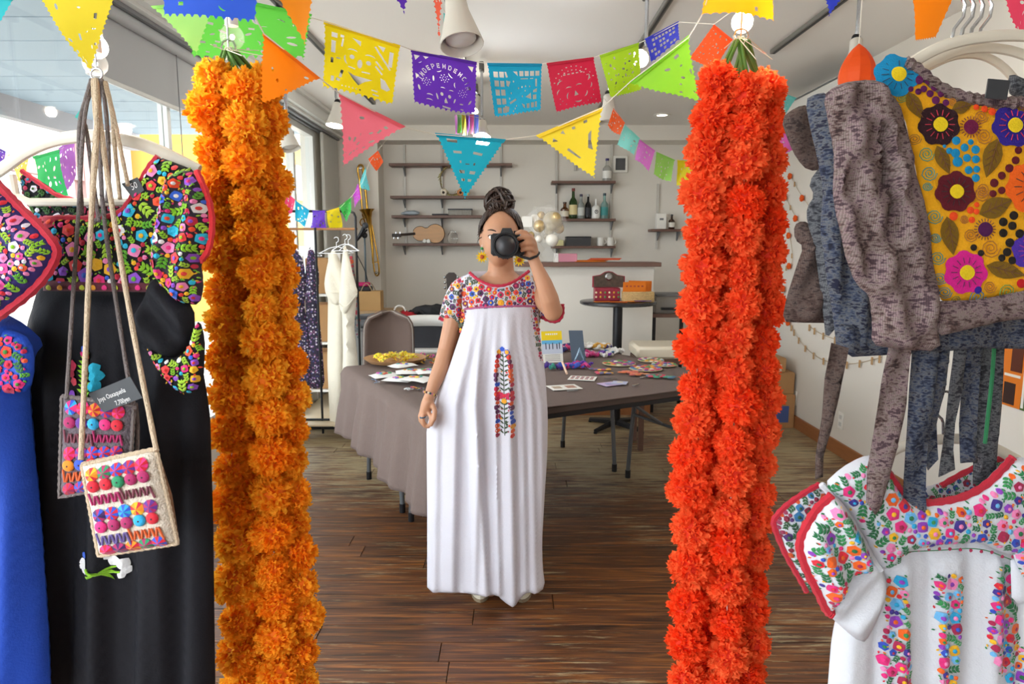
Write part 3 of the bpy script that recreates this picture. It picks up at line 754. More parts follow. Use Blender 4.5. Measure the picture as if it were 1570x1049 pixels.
for dx, lb in ((-.012, 'left of the two small white disks before the guitar'), (.028, 'right of the two small white disks before the guitar')):
    b = MB().lathe((x+dx, SY0+.014, Z4+.022), [(.001, 0), (.019, 0), (.021, .006), (.019, .014), (.001, .014)], mat('dial_white', 'd8d4cc', .3), 16, axis=(0, -1, 0)); tag(obj('small_disk', b), lb, 'disk', 'white disks before the guitar')
x = P(694, 365, SY0+.08).x; t = thing('glass_jar', 'clear glass jar right of the small guitar', 'jar', (x, SY0+.08, Z4))
obj('bowl', MB().lathe((x, SY0+.08, Z4), [(.001, 0), (.04, 0), (.055, .03), (.05, .09), (.035, .11)], glassm, 18, cap=False), None, t); obj('lid', MB().lathe((x, SY0+.08, Z4+.11), [(.037, 0), (.037, .012), (.01, .02), (.001, .03)], glassm, 16), None, t)

# ---- bar counter
t = thing('bar_counter', 'white high bar counter with a brown wooden top', 'counter', (0, 0, 0))
ct = P(822, 402, 5.72).z; xa, xb = P(790, 402, 5.72).x, P(1014, 402, 5.72).x
ORG[t.name] = Vector(((xa+xb)/2, 5.95, 0)); t.location = ORG[t.name]
obj('front_panel', MB().box(((xa+xb)/2-.01, 5.9, (ct-.04)/2), (xb-xa-.06, .16, ct-.04), wallm), None, t)
obj('wood_top', MB().box(((xa+xb)/2, 5.87, ct-.02), (xb-xa, .32, .036), shelfm, bev=.003), None, t)
obj('kick_strip', MB().box(((xa+xb)/2-.01, 5.815, .05), (xb-xa-.06, .012, .1), MATS['baseboard_wood']), None, t)
x = P(868, 385, 5.8).x; t = thing('gift_box', 'pink and white box on the bar counter', 'box', (x, 5.82, ct))
obj('carton', MB().box((x-.005, 5.82, ct+.035), (.19, .12, .07), mat('pink_card', 'c98394', .6), bev=.003), None, t); obj('end_panel', MB().box((x-.085, 5.82, ct+.036), (.035, .124, .075), whitem), None, t)
for i, (dx, rz, c_, lb) in enumerate(((0, .1, 'f08a2a', 'orange paper sheets lying on the bar counter'), (.12, -.3, 'e6602a', 'red orange paper sheet lying on the bar counter'))):
    x = P(905, 395, 5.75).x + dx; b = MB()
    for k in range(3): b.box((x + k*.01, 5.8 + k*.01, ct + .003 + .005*k + i*.016), (.26, .1, .004), cmat(c_, 'paper'), rz + k*.1)
    tag(obj('paper_sheets', b), lb, 'paper')
# balloon bouquet
bc = P(836, 352, 5.72); t = thing('balloon_bouquet', 'clear balloon bouquet with gold and white balls in cellophane on the counter', 'balloons', Vector((bc.x, bc.y, ct)))
film = mat('cellophane', 'f4f4f2', .12, alpha=.10, spec=.6); clear = mat('clear_balloon', 'efe2c8', .08, alpha=.35, spec=.6)
goldb = mat('gold_balloon', 'd9bd86', .2, metal=.5); whb = mat('pearl_balloon', 'efeae0', .2)
pb = P(847, 340, 5.72); obj('big_balloon', MB().ball(pb, .09, clear, 20, 14), None, t)
rr = random.Random(5)
for i in range(13):
    q = i * 2.4; r_ = .025 + .03 * rr.random(); d_ = .03 + .1 * rr.random()
    p = bc + Vector((d_*math.cos(q)*1.1, rr.uniform(-.05, .03), d_*math.sin(q)*.9 + .01))
    obj('small_balloon', MB().ball(p, r_, (goldb, whb, clear)[i % 3], 14, 9), None, t)
fl = MB()
for i in range(9):
    q = i / 9 * 2 * PI; a = bc + Vector((.05*math.cos(q), -.02, -.12)); b_ = bc + Vector((.19*math.cos(q), .03*math.sin(q*2), .05+.16*abs(math.sin(q)))); c_ = bc + Vector((.19*math.cos(q+.8), -.05, .02+.16*abs(math.sin(q+.8))))
    fl.add([a, b_, c_, (a+c_)/2 + Vector((0, -.05, 0)), (a+b_)/2 + Vector((0, -.06, 0))], [(0, 4, 3), (4, 1, 3), (3, 1, 2)], film)
obj('cellophane_wrap', fl, None, t, smooth=False)
obj('gathered_base', MB().lathe((bc.x+.03, bc.y, ct), [(.04, 0), (.05, .02), (.07, .06), (.03, .11), (.08, .16)], film, 14, cap=False), None, t)
cp = P(808, 340, 5.65); obj('gift_card', MB().box(cp, (.085, .004, .085), whitem, rz=.1), None, t)

# ---- round high table
tc = P(949, 462, 5.35); t = thing('round_high_table', 'black round standing table in front of the counter', 'table', (tc.x, 5.4, 0))
obj('tabletop', MB().lathe((tc.x, 5.4, tc.z), [(.001, -.03), (.285, -.03), (.302, -.02), (.302, -.004), (.296, 0), (.001, 0)], mat('black_top', '26262b', .25), 36), None, t)
obj('pole', MB().lathe((tc.x, 5.4, .03), [(.038, 0), (.038, tc.z - .06)], blackm, 16), None, t)
for i in range(4):
    q = PI/4 + i*PI/2; e = Vector((tc.x + .26*math.cos(q), 5.4 + .26*math.sin(q), .02)); f = obj('foot', MB().tube([(tc.x, 5.4, .05), e], [.03, .018], blackm, 6), None, t)
    obj('glide', MB().lathe(e - Vector((0,0,.02)), [(.015, 0), (.015, .012)], blackm, 10), None, f)
tz = tc.z
# ornate red chest
x = P(941, 440, 5.42).x; t = thing('ornate_box', 'red ornate box with arched painted lid on the round table', 'box', (x-.06, 5.46, tz)); redm = mat('lacquer_red', '8f2236', .4)
obj('box_body', MB().box((x-.05, 5.46, tz+.05), (.2, .12, .1), redm, bev=.004), None, t)
arch = [(x-.16, tz+.1), (x-.16, tz+.19), (x-.1, tz+.2), (x-.06, tz+.225), (x-.03, tz+.23), (x, tz+.225), (x+.04, tz+.2), (x+.1, tz+.19), (x+.1, tz+.1)]
obj('arched_back', MB().prism([(a, 5.5, b) for a, b in arch], (0, .02, 0), redm), None, t)
obj('painted_panel', MB().prism([(a*.92 + (x-.03)*.08, 5.494, b*.93 + (tz+.15)*.07) for a, b in arch], (0, .006, 0), mat('painted_pattern', '4a3a2e', .5, var=.9, scale=50)), None, t)
obj('round_clasp', MB().lathe((x-.03, 5.49, tz+.185), [(.001, .01), (.02, .01), (.03, 0)], steelm, 16, axis=(0, -1, 0)), None, t)
b = MB()
for i in range(12): b.ball((x-.14 + (i % 6)*.035, 5.398, tz+.03+.035*(i//6)), .009, [cmat(c_, 'thread') for c_ in ('e8d8b0', 'd9a030', '5a8a4a')][i % 3], 6, 4)
obj('painted_flower', b, None, t, kind='stuff')
x = P(979, 448, 5.3).x; t = thing('woven_basket', 'small straw basket holding orange cards on the round table', 'basket', (x, 5.33, tz)); straw = mat('straw', 'c9a873', .9, var=.35, scale=90, bump=.6, bscale=120)
b = MB()
for i in range(7): b.box((x, 5.33, tz + .006 + i*.011), (.235 + .002*(i % 2), .13, .0105), straw, bev=.003)
obj('woven_wall', b, None, t)
orp = cmat('ee8a1c', 'paper')
for i, (dx, dz, r_) in enumerate(((-.03, .11, .03), (0, .115, -.04), (.02, .12, .02))):
    c_ = thing('orange_card', ('front', 'middle', 'rear')[i] + ' orange printed card standing in the straw basket', 'card', (x+dx, 5.31+i*.02, tz+.08), 'orange cards in the basket')
    obj('sheet', MB().box((x+dx, 5.31+i*.02, tz+dz), (.18, .003, .08), orp, R=Matrix.Rotation(r_, 3, 'Y')), None, c_)
    if i == 0:
        for k in range(5): obj('printed_mark', MB().box((x+dx-.06+k*.03, 5.308, tz+dz+.01), (.016, .001, .012), mat('mark_red', 'a8401c', .6)), None, c_)
for i, (px, dy, rz, c_, lb) in enumerate(((925, -.12, .2, 'f08a2a', 'orange paper cut on the round table, leftmost'), (948, -.18, -.2, 'ee7a20', 'orange paper cut on the round table, in the middle'), (975, -.16, .5, 'f29a3a', 'orange paper cut on the round table, under the basket'), (985, -.17, 0, '3a3aa8', 'blue pen shaped paper on the round table, at the right'))):
    x2 = P(px, 458, 5.25).x; tag(obj('paper_cut', MB().box((x2, 5.4+dy, tz+.003+i*.003), (.13, .07 if i < 3 else .03, .003), cmat(c_, 'paper'), rz)), lb, 'paper')

# things behind at right: dark low shelf with machines, cream bench
t = thing('side_cart', 'dark cart with a printer beside the red garland', 'cart', (1.36, 6.1, 0))
for z_ in (.3, .86): obj('shelf_board', MB().box((1.4, 6.1, z_), (.36, .4, .03), shelfm), None, t)
for sx in (-1, 1):
    for sy in (-1, 1): obj('leg', MB().box((1.4+sx*.165, 6.1+sy*.18, .43), (.03, .03, .86), blackm), None, t)
t = thing('printer', 'grey printer standing on the dark cart', 'printer', (1.4, 6.1, .875))
obj('casing', MB().box((1.4, 6.1, .95), (.3, .3, .15), mat('printer_grey', '8d8983', .5), bev=.01), None, t); obj('paper_tray', MB().box((1.4, 5.93, .92), (.2, .06, .02), blackm), None, t); obj('lid', MB().box((1.4, 6.1, 1.035), (.28, .28, .02), greym, bev=.004), None, t)
a = P(975, 541, 4.75); b_ = P(1085, 541, 4.75)
t = thing('bench', 'cream upholstered bench behind the right end of the table', 'bench', ((a.x+b_.x)/2, 4.9, 0)); cm2 = mat('cream_vinyl', 'ddd2bd', .45)
obj('cushion', MB().box(((a.x+b_.x)/2, 4.9, a.z), (b_.x-a.x, .36, .09), cm2, bev=.02), None, t)
obj('seat_frame', MB().box(((a.x+b_.x)/2, 4.9, a.z-.065), (b_.x-a.x-.03, .33, .035), shelfm), None, t)
for sx in (-1, 1):
    for sy in (-1, 1): obj('leg', MB().box(((a.x+b_.x)/2+sx*.2, 4.9+sy*.13, (a.z-.08)/2), (.035, .035, a.z-.08), shelfm), None, t)
# ---- trombone, microphone, bags
br = mat('brass', 'c79a44', .22, metal=1)
def PT(px, py, Y=YP - .09): return P(px, py, Y)
t = thing('trombone', 'brass trombone hanging upright on the white pillar', 'trombone', PT(570, 425))
obj('bell', MB().tube([PT(556, 258), PT(560, 290), PT(566, 350), PT(571, 372, YP-.1)][::-1], [.012]*4, br, 10), None, t)
fl_ = MB().tube([PT(572, 404, YP-.13), PT(571, 380, YP-.13), PT(568, 352, YP-.13), PT(565, 335, YP-.14), PT(563, 326, YP-.15), PT(562.5, 321, YP-.15)], [.009, .013, .018, .03, .05, .078], br, 20, cap=False); obj('bell_flare', fl_, None, t)
bow = [(551, 275), (548, 262), (549, 255), (553, 252), (557, 255), (559, 268)]
obj('tuning_bow', MB().tube([PT(*p) for p in smooth_poly(bow, 2, False)], .009, br, 8), None, t)
obj('main_tube', MB().tube([PT(551, 275), PT(556, 330), PT(561, 345)], .008, br, 8), None, t)
obj('slide', MB().tube([PT(*p) for p in smooth_poly([(566, 345), (571, 390), (574, 419), (578, 424), (582, 419), (579, 395), (570, 345)], 2, False)], .008, br, 8), None, t)
obj('brace', MB().tube([PT(574, 402), PT(581, 402)], .006, br, 6), None, t)
obj('valve_loop', MB().tube([PT(560+8*math.cos(q/10*2*PI), 341+7*math.sin(q/10*2*PI), YP-.11) for q in range(11)], .007, br, 7), None, t)
q_ = PT(553, 256); obj('wall_hook', MB().box((q_.x, (YP + q_.y)/2, q_.z - .012), (.03, YP - q_.y, .012), steelm), None, t)
obj('water_key', MB().ball(PT(577, 418, YP-.11), .014, steelm), None, t)
MSY = 6.5
t = thing('microphone_stand', 'dark microphone on a boom stand beside the trombone', 'microphone stand', (P(559, 460, MSY).x, MSY, 0))
obj('stand_pole', MB().tube([P(559, 360, MSY), Vector((P(559, 360, MSY).x, MSY, .06))], .009, mat('stand_grey', '4a5a62', .4), 8), None, t)
obj('boom_arm', MB().tube([P(545, 372, MSY-.05), P(563, 352, MSY)], .008, blackm, 8), None, t)
obj('clutch', MB().ball(P(559, 361, MSY), .028, blackm, sc=(1, .7, 1)), None, t)
mc = MB().tube([P(548, 367, MSY-.08), P(558, 350, MSY-.08)], [.012, .02], blackm, 10); mc.ball(P(560, 346, MSY-.08), .03, mat('mic_grille', '3a3c40', .4), 12, 8); obj('microphone', mc, None, t)
obj('cable', MB().tube([P(*p, MSY-.02) for p in smooth_poly([(545, 385), (552, 400), (560, 415), (566, 440)], 2, False)], .004, blackm, 5), None, t)
for i in range(3):
    q = i*2*PI/3; x = P(559, 460, MSY).x; obj('leg', MB().tube([(x, MSY, .14), (x+.25*math.cos(q), MSY+.25*math.sin(q), .01)], .008, blackm, 6), None, t)
# low cabinet under the bags
kraft = mat('kraft_paper', 'b9925f', .85, var=.06, scale=8)
a = P(545, 500, 6.05); t = thing('low_cabinet', 'low wooden cabinet under the kraft bag', 'cabinet', (a.x+.2, 6.15, 0))
zc = P(560, 476, 6.05).z
obj('carcass', MB().box((a.x+.16, 6.15, zc/2), (.5, .35, zc), mat('cabinet_wood', 'a98c68', .6, var=.1), bev=.004), None, t); obj('door', MB().box((a.x+.16, 5.972, zc/2), (.46, .012, zc-.06), mat('cabinet_wood', 'a98c68'), bev=.003), None, t); obj('knob', MB().ball((a.x+.33, 5.96, zc*.7), .014, steelm), None, t)
c_ = P(565, 461, 6.1); t = thing('kraft_bag', 'brown kraft paper bag with rope handles under the microphone', 'bag', (c_.x, 6.1, zc))
hh = P(565, 446, 6.1).z - zc; ww = .24
bgm = MB(); x0_, x1_ = c_.x-ww/2, c_.x+ww/2
for y_ in (6.03, 6.17): bgm.box((c_.x, y_, zc+hh/2), (ww, .004, hh), kraft)
for x_ in (x0_, x1_): bgm.box((x_, 6.1, zc+hh/2), (.004, .14, hh), kraft)
bgm.box((c_.x, 6.1, zc+.004), (ww, .14, .006), kraft); obj('paper_body', bgm, None, t, smooth=False)
for y_ in (6.03, 6.17): obj('handle', MB().tube([(c_.x-.05+.1*i/8, y_, zc+hh+.07*math.sin(PI*i/8)) for i in range(9)], .004, twine, 6), None, t)
zt = zc+hh
c2 = P(557, 440, 6.1); b = MB().box((c2.x, 6.1, zt+.02), (.15, .12, .04), mat('black_pouch', '2c2a30', .6), bev=.008); tag(obj('black_pouch', b), 'black pouch on top of the kraft bag', 'pouch')
b = MB().box((c2.x-.01, 6.1, zt+.058), (.13, .1, .034), mat('magenta_cloth', 'c2246a', .8), bev=.008); tag(obj('folded_scarf', b), 'magenta folded cloth on the black pouch', 'cloth')
# ================================================================ folding tables and what lies on them
A0 = Vector((-.30, 2.84, 0)); E1 = Vector((.878, .479, 0)); E2 = Vector((-.479, .878, 0)); TR = math.atan2(.479, .878)
TZ = .715
def T(u, v, z): return A0 + E1 * u + E2 * v + Vector((0, 0, z))
legm = mat('table_leg_grey', '6b6f74', .35, metal=.4); topm = mat('table_top_brown', '4a3a33', .5)
for i, (v0, lab) in enumerate(((0, 'long brown folding table in front, grey folding legs'), (.76, 'long brown folding table behind, half under the cloth'))):
    t = thing('folding_table', lab, 'table', T(.9, v0 + .37, 0), 'folding tables pushed together')
    obj('tabletop', MB().box(T(.9, v0 + .37, TZ - .018), (1.8, .74, .034), topm, TR, bev=.004), None, t)
    fr = MB()
    for v in (v0 + .04, v0 + .70): fr.box(T(.9, v, TZ - .05), (1.72, .02, .03), blackm, TR)
    for u in (.04, 1.76): fr.box(T(u, v0 + .37, TZ - .05), (.02, .66, .03), blackm, TR)
    obj('apron_frame', fr, None, t)
    for u, s in ((.1, 1), (1.55, -1)):
        for v in (v0 + .09, v0 + .65):
            w = 1 if v > v0 + .3 else -1
            pts = [T(u + .05*s*0, v - .02*w, TZ - .06), T(u, v - .02*w, .52), T(u, v + .005*w, .30), T(u, v + .03*w, .05), T(u, v + .03*w, .012)]
            lg = obj('leg', MB().tube(pts, .0135, legm, 10), None, t)
            obj('foot_cap', MB().tube([T(u, v + .03*w, .0), T(u, v + .03*w, .05)], .017, blackm, 10), None, lg)
        obj('crossbar', MB().tube([T(u, v0 + .09, .42), T(u, v0 + .65, .42)], .010, legm, 8), None, t)
        obj('hinge_brace', MB().tube([T(u, v0 + .37, .42), T(u + .38*s, v0 + .37, TZ - .05)], .009, legm, 8), None, t)
# one brown cloth over both tops, hanging at the left end
clm = mat('brown_cloth', '70605a', .9, var=.06, scale=40, bump=.35, bscale=220)
vs = []; nu, nv = 60, 76
CTZ = TZ + .003
def cloth_pt(a, v):
    """a < 0 hangs below the left edge; v runs along the edge"""
    V = -.02 + 1.53 * v
    if a >= 0:
        w = .004 * noise.noise(Vector((a * 4, V * 4, 1))) + .003 * max(0, math.sin(a * 3 + V * 9)) ** 6
        e = .009 * max(0, 1 - abs(V - .76 + .05 * a) / .02)
        return T(a, V, CTZ + .001 + abs(w) + e * 0)
    d = -a; fold = .022 * math.sin(V * 15 + .6 * math.sin(V * 5)) * min(1, d / .25) + .012 * math.sin(V * 37) * min(1, d / .3)
    r = .03
    if d < r * 1.57:
        q = d / r; return T(-r * math.sin(q) * 1.0, V, CTZ + .001 - r * (1 - math.cos(q)))
    return T(-r - .012 - .06 * (d / .45) ** 1.3 - fold, V + .02 * math.sin(V * 9) * d, CTZ - (d - r * .57) * (1 + .05 * math.sin(V * 3 + 1)))
aa = [-.41 + .41 * i / 21 for i in range(21)] + [0.001 + 1.79 * i / 38 for i in range(39)]
vs = [cloth_pt(a, j / (nv - 1)) for a in aa for j in range(nv)]
b = MB().add(vs, [(i*nv+j, i*nv+j+1, (i+1)*nv+j+1, (i+1)*nv+j) for i in range(len(aa)-1) for j in range(nv-1)], clm)
o = obj('tablecloth', b, smooth=80); sm_ = o.modifiers.new('s', 'SOLIDIFY'); sm_.thickness = .0022; sm_.offset = 1
tag(o, 'brown cloth over both folding tables, hanging down at the left end', 'tablecloth')
cl_tag = MB().box(P(649, 745, 2.98), (.016, .003, .02), whitem); obj('care_tag', cl_tag, None, o)
SZ = CTZ + .008
def TP(px, py): return PZ(px, py, SZ)
# wooden tray of yellow flower earrings
c = TP(606, 556); traym = mat('tray_wood', 'b98d62', .5, var=.2, scale=14)
t = thing('wooden_tray', 'round wooden tray full of yellow flower earrings at the table end', 'tray', c)
obj('dish', MB().lathe(c, [(.001, .002), (.10, .002), (.15, .012), (.19, .034), (.197, .034), (.16, .006), (.11, -.003), (.001, -.003)], traym, 32, cap=False), None, t)
rr = random.Random(11)
def charm(name, p, r, cols, lab, cat, grp, tilt=.4, n=6):
    b = MB(); ax = Vector((rr.uniform(-tilt, tilt), rr.uniform(-tilt, tilt), 1)).normalized(); u = ax.orthogonal().normalized(); w = ax.cross(u)
    m1, m2 = cmat(cols[0]), cmat(cols[1]); q0 = rr.random() * 6
    for k in range(n):
        q = q0 + k * 2 * PI / n; d = u * math.cos(q) + w * math.sin(q); s = u * -math.sin(q) + w * math.cos(q)
        b.add([p, p + d*r*.6 + s*r*.3 + ax*.003, p + d*r, p + d*r*.6 - s*r*.3 + ax*.003, p + d*r*.5 - ax*.004], [(0,3,2,1), (0,1,4), (1,2,4), (2,3,4), (3,0,4)], m1)
    b.ball(p + ax*.003, r*.3, m2, 7, 5, (1, 1, .6))
    o = obj(name, b); return tag(o, lab, cat, grp)
for i in range(34):
    q = rr.random()*6.28; d = .14*math.sqrt(rr.random()); p = c + Vector((d*math.cos(q)-.01, d*math.sin(q)+.02, .022 + .03*(1-d/.15)*rr.random()+.012))
    charm('flower_earring', p, .026, (rr.choice(('f2d020', 'f5dc30', 'eec21a', 'e6dd50')), rr.choice(('c88a10', '9ab030', 'f0a010'))), 'yellow flower earring heaped in the wooden tray', 'earring', 'yellow flower earrings in the tray', .9)
for i in range(44):
    px = rr.uniform(628, 742); py = 544 + rr.uniform(0, 14) + (px-628)*.03
    charm('flower_earring', TP(px, py) + Vector((0, 0, .008)), .024, (rr.choice(('e08a1a', 'f0b020', 'd84a30', 'c83a8a', 'e8c030', '7aa83a', 'e66a20')), rr.choice(('8a2a3a', 'f2d040', '4a8a4a'))), 'orange and mixed flower earring lying beside the tray', 'earring', 'mixed flower earrings on the cloth', .5)
# white embroidered cloths in a heap, hair pins
wh = mat('white_cotton', 'eceae6', .85, bump=.2, bscale=200)
for i, (px, py, w_, rz, lb) in enumerate(((592, 577, .17, .5, 'leftmost white embroidered pouch on the table'), (612, 585, .16, -.3, 'white embroidered pouch nearest the table edge, middle'), (630, 575, .17, .2, 'white embroidered pouch behind the others near the elbow'), (640, 588, .18, -.5, 'white embroidered pouch nearest the forearm'), (660, 578, .16, .3, 'white embroidered pouch hidden by the forearm'), (618, 570, .15, .8, 'rearmost white embroidered pouch in the heap'))):
    p = TP(px, py) + Vector((0, 0, .004 + .0065*i)); t = thing('embroidered_pouch', lb, 'pouch', p, 'white embroidered pouches')
    b = MB(); n = 12; vs = []; R_ = Matrix.Rotation(rz, 3, 'Z')
    for a_ in range(n+1):
        for b_ in range(n+1):
            x_ = (a_/n-.5)*w_; y_ = (b_/n-.5)*w_*.75; k_ = (1-(2*a_/n-1)**4)*(1-(2*b_/n-1)**4)
            vs.append(p + R_ @ Vector((x_, y_, .012*k_ + .004*noise.noise(Vector((x_*20, y_*20, i))))))
    b.add(vs, [(a_*(n+1)+b_, (a_+1)*(n+1)+b_, (a_+1)*(n+1)+b_+1, a_*(n+1)+b_+1) for a_ in range(n) for b_ in range(n)], wh)
    o = obj('cotton', b, None, t)
    e_ = MB()
    for k in range(12):
        q = rr.random()*6.28; d = rr.random()*w_*.3; x_, y_ = d*math.cos(q), d*math.sin(q)*.7; s_ = rr.uniform(.008, .016)
        cc = p + R_ @ Vector((x_, y_, .0145)); mm = cmat(('e0a020', 'c84a30', '3a9a5a', 'c850a8', '3a6ac8', 'e8d040', '2a8a8a')[(k+i*2) % 7])
        e_.ball(cc, s_, mm, 8, 4, (1, .8, .3))
    obj('embroidery', e_, None, t, kind='stuff')
for i, (px, py) in enumerate(((574, 584), (578, 588), (624, 598), (629, 599), (634, 596), (641, 597), (646, 598))):
    c1, c2 = (('8a9ab8', '5a6a88'), ('a8b4c8', '6a7a98'), ('e4e4e2', 'b8c0c4'), ('e0e0e0', 'c0c8c8'), ('c8487a', 'e09030'), ('e0b040', '3a5a6a'), ('3a4a52', '8a3a5a'))[i]
    charm('hair_pin', TP(px, py)+Vector((0,0,.006)), .02, (c1, c2), ('blue grey hair pin at the cloth edge, left', 'pale blue hair pin at the cloth edge beside the pouches', 'white bead charm in front of the pouches, left one', 'white bead charm in front of the pouches, right one', 'pink flower charm near the wrist', 'yellow flower charm near the bracelet', 'dark flower charm nearest the bracelet')[i], 'charm', 'charms at the table edge', .3)
# calendar stand
c = TP(848, 556); t = thing('desk_calendar', 'standing desk calendar with a yellow band, blue sky and dancing figures', 'calendar', c)
def facing(c, w_, h_, tilt, rz): 
    R_ = Matrix.Rotation(rz, 3, 'Z') @ Matrix.Rotation(-tilt, 3, 'X'); return lambda x, z, y=0: c + R_ @ Vector((x, y, z))
k_ = pix(c.y)
f_ = facing(c + Vector((0, 0, .0)), 0, 0, .22, .25)
def card3(name, par, f, x0, x1, z0, z1, m, y=0, th=.003):
    b = MB(); v = [f(x, z, yy) for yy in (y, y+th) for x, z in ((x0, z0), (x1, z0), (x1, z1), (x0, z1))]
    b.add(v, [(0,1,2,3), (7,6,5,4), (0,4,5,1), (1,5,6,2), (2,6,7,3), (3,7,4,0)], m); return obj(name, b, None, par, smooth=False)
card3('backing', t, f_, -.068, .068, 0, .20, whitem); card3('yellow_band', t, f_, -.068, .068, .142, .20, mat('cal_yellow', 'f0d010', .5), -.0012, .001)
card3('sky_picture', t, f_, -.068, .068, .075, .142, mat('cal_sky', '5fb0dc', .5), -.0012, .001); card3('salt_flat_picture', t, f_, -.068, .068, .055, .118, mat('cal_flat', 'c8cfe0', .5), -.002, .001)
for i, x in enumerate((-.045, -.022, .0, .028, .045)): card3('printed_figure', t, f_, x, x+.006, .085, .125 - .006*(i % 2), mat('cal_ink', '33405a', .6), -.003, .001)
for r_ in range(4): card3('printed_line', t, f_, -.05, .05, .012+.011*r_, .015+.011*r_, greym, -.0012, .001)
for i in range(6): card3('printed_letter', t, f_, -.04+.014*i, -.031+.014*i, .176, .186, whitem, -.0022, .001)
card3('rear_leg', t, facing(c + Vector((-.02, .11, 0)), 0, 0, -.22, .25), -.068, .068, 0, .19, whitem)
# grey card stand with a clear rabbit-ear stand
c = TP(888, 555); t = thing('card_display', 'curved slate grey card standing behind the clear ornament', 'display card', c)
slate = mat('slate_card', '4e5c6c', .45); b = MB(); n = 14; vs = []
for i in range(n+1):
    z = .195*i/n; yy = .02 + .035*math.sin(z/.195*PI*.5); xo = -.02*z/.195
    for x_ in (-.045, .045): vs += [c + Vector((x_+xo, yy, z)), c + Vector((x_+xo, yy+.003, z))]
b.add(vs, [f for i in range(n) for f in ((4*i, 4*i+2, 4*i+6, 4*i+4), (4*i+1, 4*i+5, 4*i+7, 4*i+3))], slate); obj('curved_sheet', b, None, t)
obj('clear_holder', MB().tube([c + Vector((-.03+.06*(i/16), -.012, .003+.09*math.sin(PI*i/16)*(1-.35*abs(math.sin(PI*2*i/16))))) for i in range(17)], .005, mat('clear_acrylic', 'b8d8ee', .05, trans=.7), 8), None, t)
# scarves and small bright weavings
def heap(px, py, w_, h_, cols, lab, cat, n=7, seed=1, grp=None, dz=0):
    r2 = random.Random(seed); c = TP(px, py) + Vector((0, 0, dz)); t = thing('woven_scarf', lab, cat, c, grp)
    for i in range(n):
        x = (r2.random()-.5)*w_; y = (r2.random()-.5)*h_; L = w_*(.35+.3*r2.random()); q = r2.uniform(-.5, .5); cs = r2.choice(cols)
        pts = [c + Vector((x + L*(k/8-.5)*math.cos(q), y + L*(k/8-.5)*math.sin(q) + .012*math.sin(k*1.7+i), .014 + .008*math.sin(k*1.3+i*2) + .004*(i % 3))) for k in range(9)]
        obj('fold', MB().tube(pts, [.006, .012, .015, .016, .015, .016, .014, .011, .006], cmat(cs), 8, flat=.7), None, t)
heap(852, 566, .09, .04, ('2a4aa8', '2a8a7a', '4a2a8a'), 'blue and teal scarf on the table in front of the calendar', 'scarf', 6, 2)
heap(877, 564, .16, .05, ('d83a9a', '5a2aa8', '3a5ac8', 'c8307a'), 'pink and violet scarf in front of the grey card', 'scarf', 8, 3)
heap(915, 546, .2, .08, ('c8307a', '5a2a8a', 'e0dcd8', '2a6a9a', 'd8a0c0'), 'pile of pink and purple woven bands right of the grey card', 'scarf', 12, 4)
heap(867, 538, .13, .06, ('c8286a', '2a2a6a', 'e8e4e0'), 'dark woven band pile between calendar and grey card', 'scarf', 7, 5)
heap(905, 534, .26, .06, ('eceae6', 'e8e4e0', '3a2a6a', 'd8a040', 'c83a4a'), 'white tasselled bracelets spread at the rear table edge', 'scarf', 14, 6)
heap(946, 541, .07, .05, ('f4f2ee', 'eceae6'), 'loose white tassel at the right of the bracelets', 'tassel', 6, 7)
# cards and papers
paperw = mat('paper_white', 'f0eee8', .6)
def flat(name, px, py, w_, h_, rz, m, lab, cat, prints=(), dz=0):
    c = TP(px, py) + Vector((0, 0, dz)); t = thing(name, lab, cat, c); R_ = Matrix.Rotation(rz, 3, 'Z')
    obj('sheet', MB().box(c, (w_, h_, .002), m, rz), None, t)
    for (x, y, sx, sy, col) in prints:
        b = MB(); cc = c + R_ @ Vector((x, y, .0018)); b.box(cc, (sx, sy, .0012), mat('ink_' + col, col, .6, var=.5, scale=150), rz); obj('printed_picture', b, None, t)
flat('picture_card', 865, 594, .16, .12, .28, paperw, 'white card with two small pictures nearest the table edge', 'card', ((-.04, 0, .045, .05, 'b5a08a'), (.035, .0, .05, .06, 'b58a78')))
flat('sticker_sheet', 893, 580, .15, .12, -.25, paperw, 'white sheet of small red stickers lying on the table', 'sheet', tuple((-.055+.027*i, .03-.028*j, .017, .014, ('a8483a', '8a6a7a')[j % 2]) for i in range(5) for j in range(3)))
flat('folded_card', 934, 589, .10, .09, .5, mat('lilac_card', 'c8b4d8', .6), 'lilac cards lying on the table, left half of a pair', 'card', ((0, 0, .04, .03, '9a9ac8'),))
flat('folded_card', 950, 588, .08, .08, -.3, mat('pale_blue_card', 'b8bcd8', .6), 'pale blue card overlapping the lilac card', 'card', ((0, .01, .03, .02, 'd8c8a8'),), .004)
c = TP(869, 573); tag(obj('wooden_stick', MB().tube([TP(869, 575) + Vector((0, 0, .008)), TP(862, 568) + Vector((0, 0, .05))], .007, mat('pale_stick', 'e0c0a8', .6), 8)), 'short pale wooden stick leaning above the sticker sheet', 'stick')
for i, (px, py, w_, lb) in enumerate(((936, 581, .07, 'small metal clip behind the lilac cards'), (878, 600, .06, 'metal clip beside the picture card'), (988, 579, .07, 'metal clip near the beaded patches'), (975, 591, .06, 'small metal clip at the right front edge'))):
    tag(obj('metal_clip', MB().box(TP(px, py) + Vector((0,0,.003)), (w_, .014, .005), steelm, .3*i, bev=.001)), lb, 'clip', 'metal clips on the table')
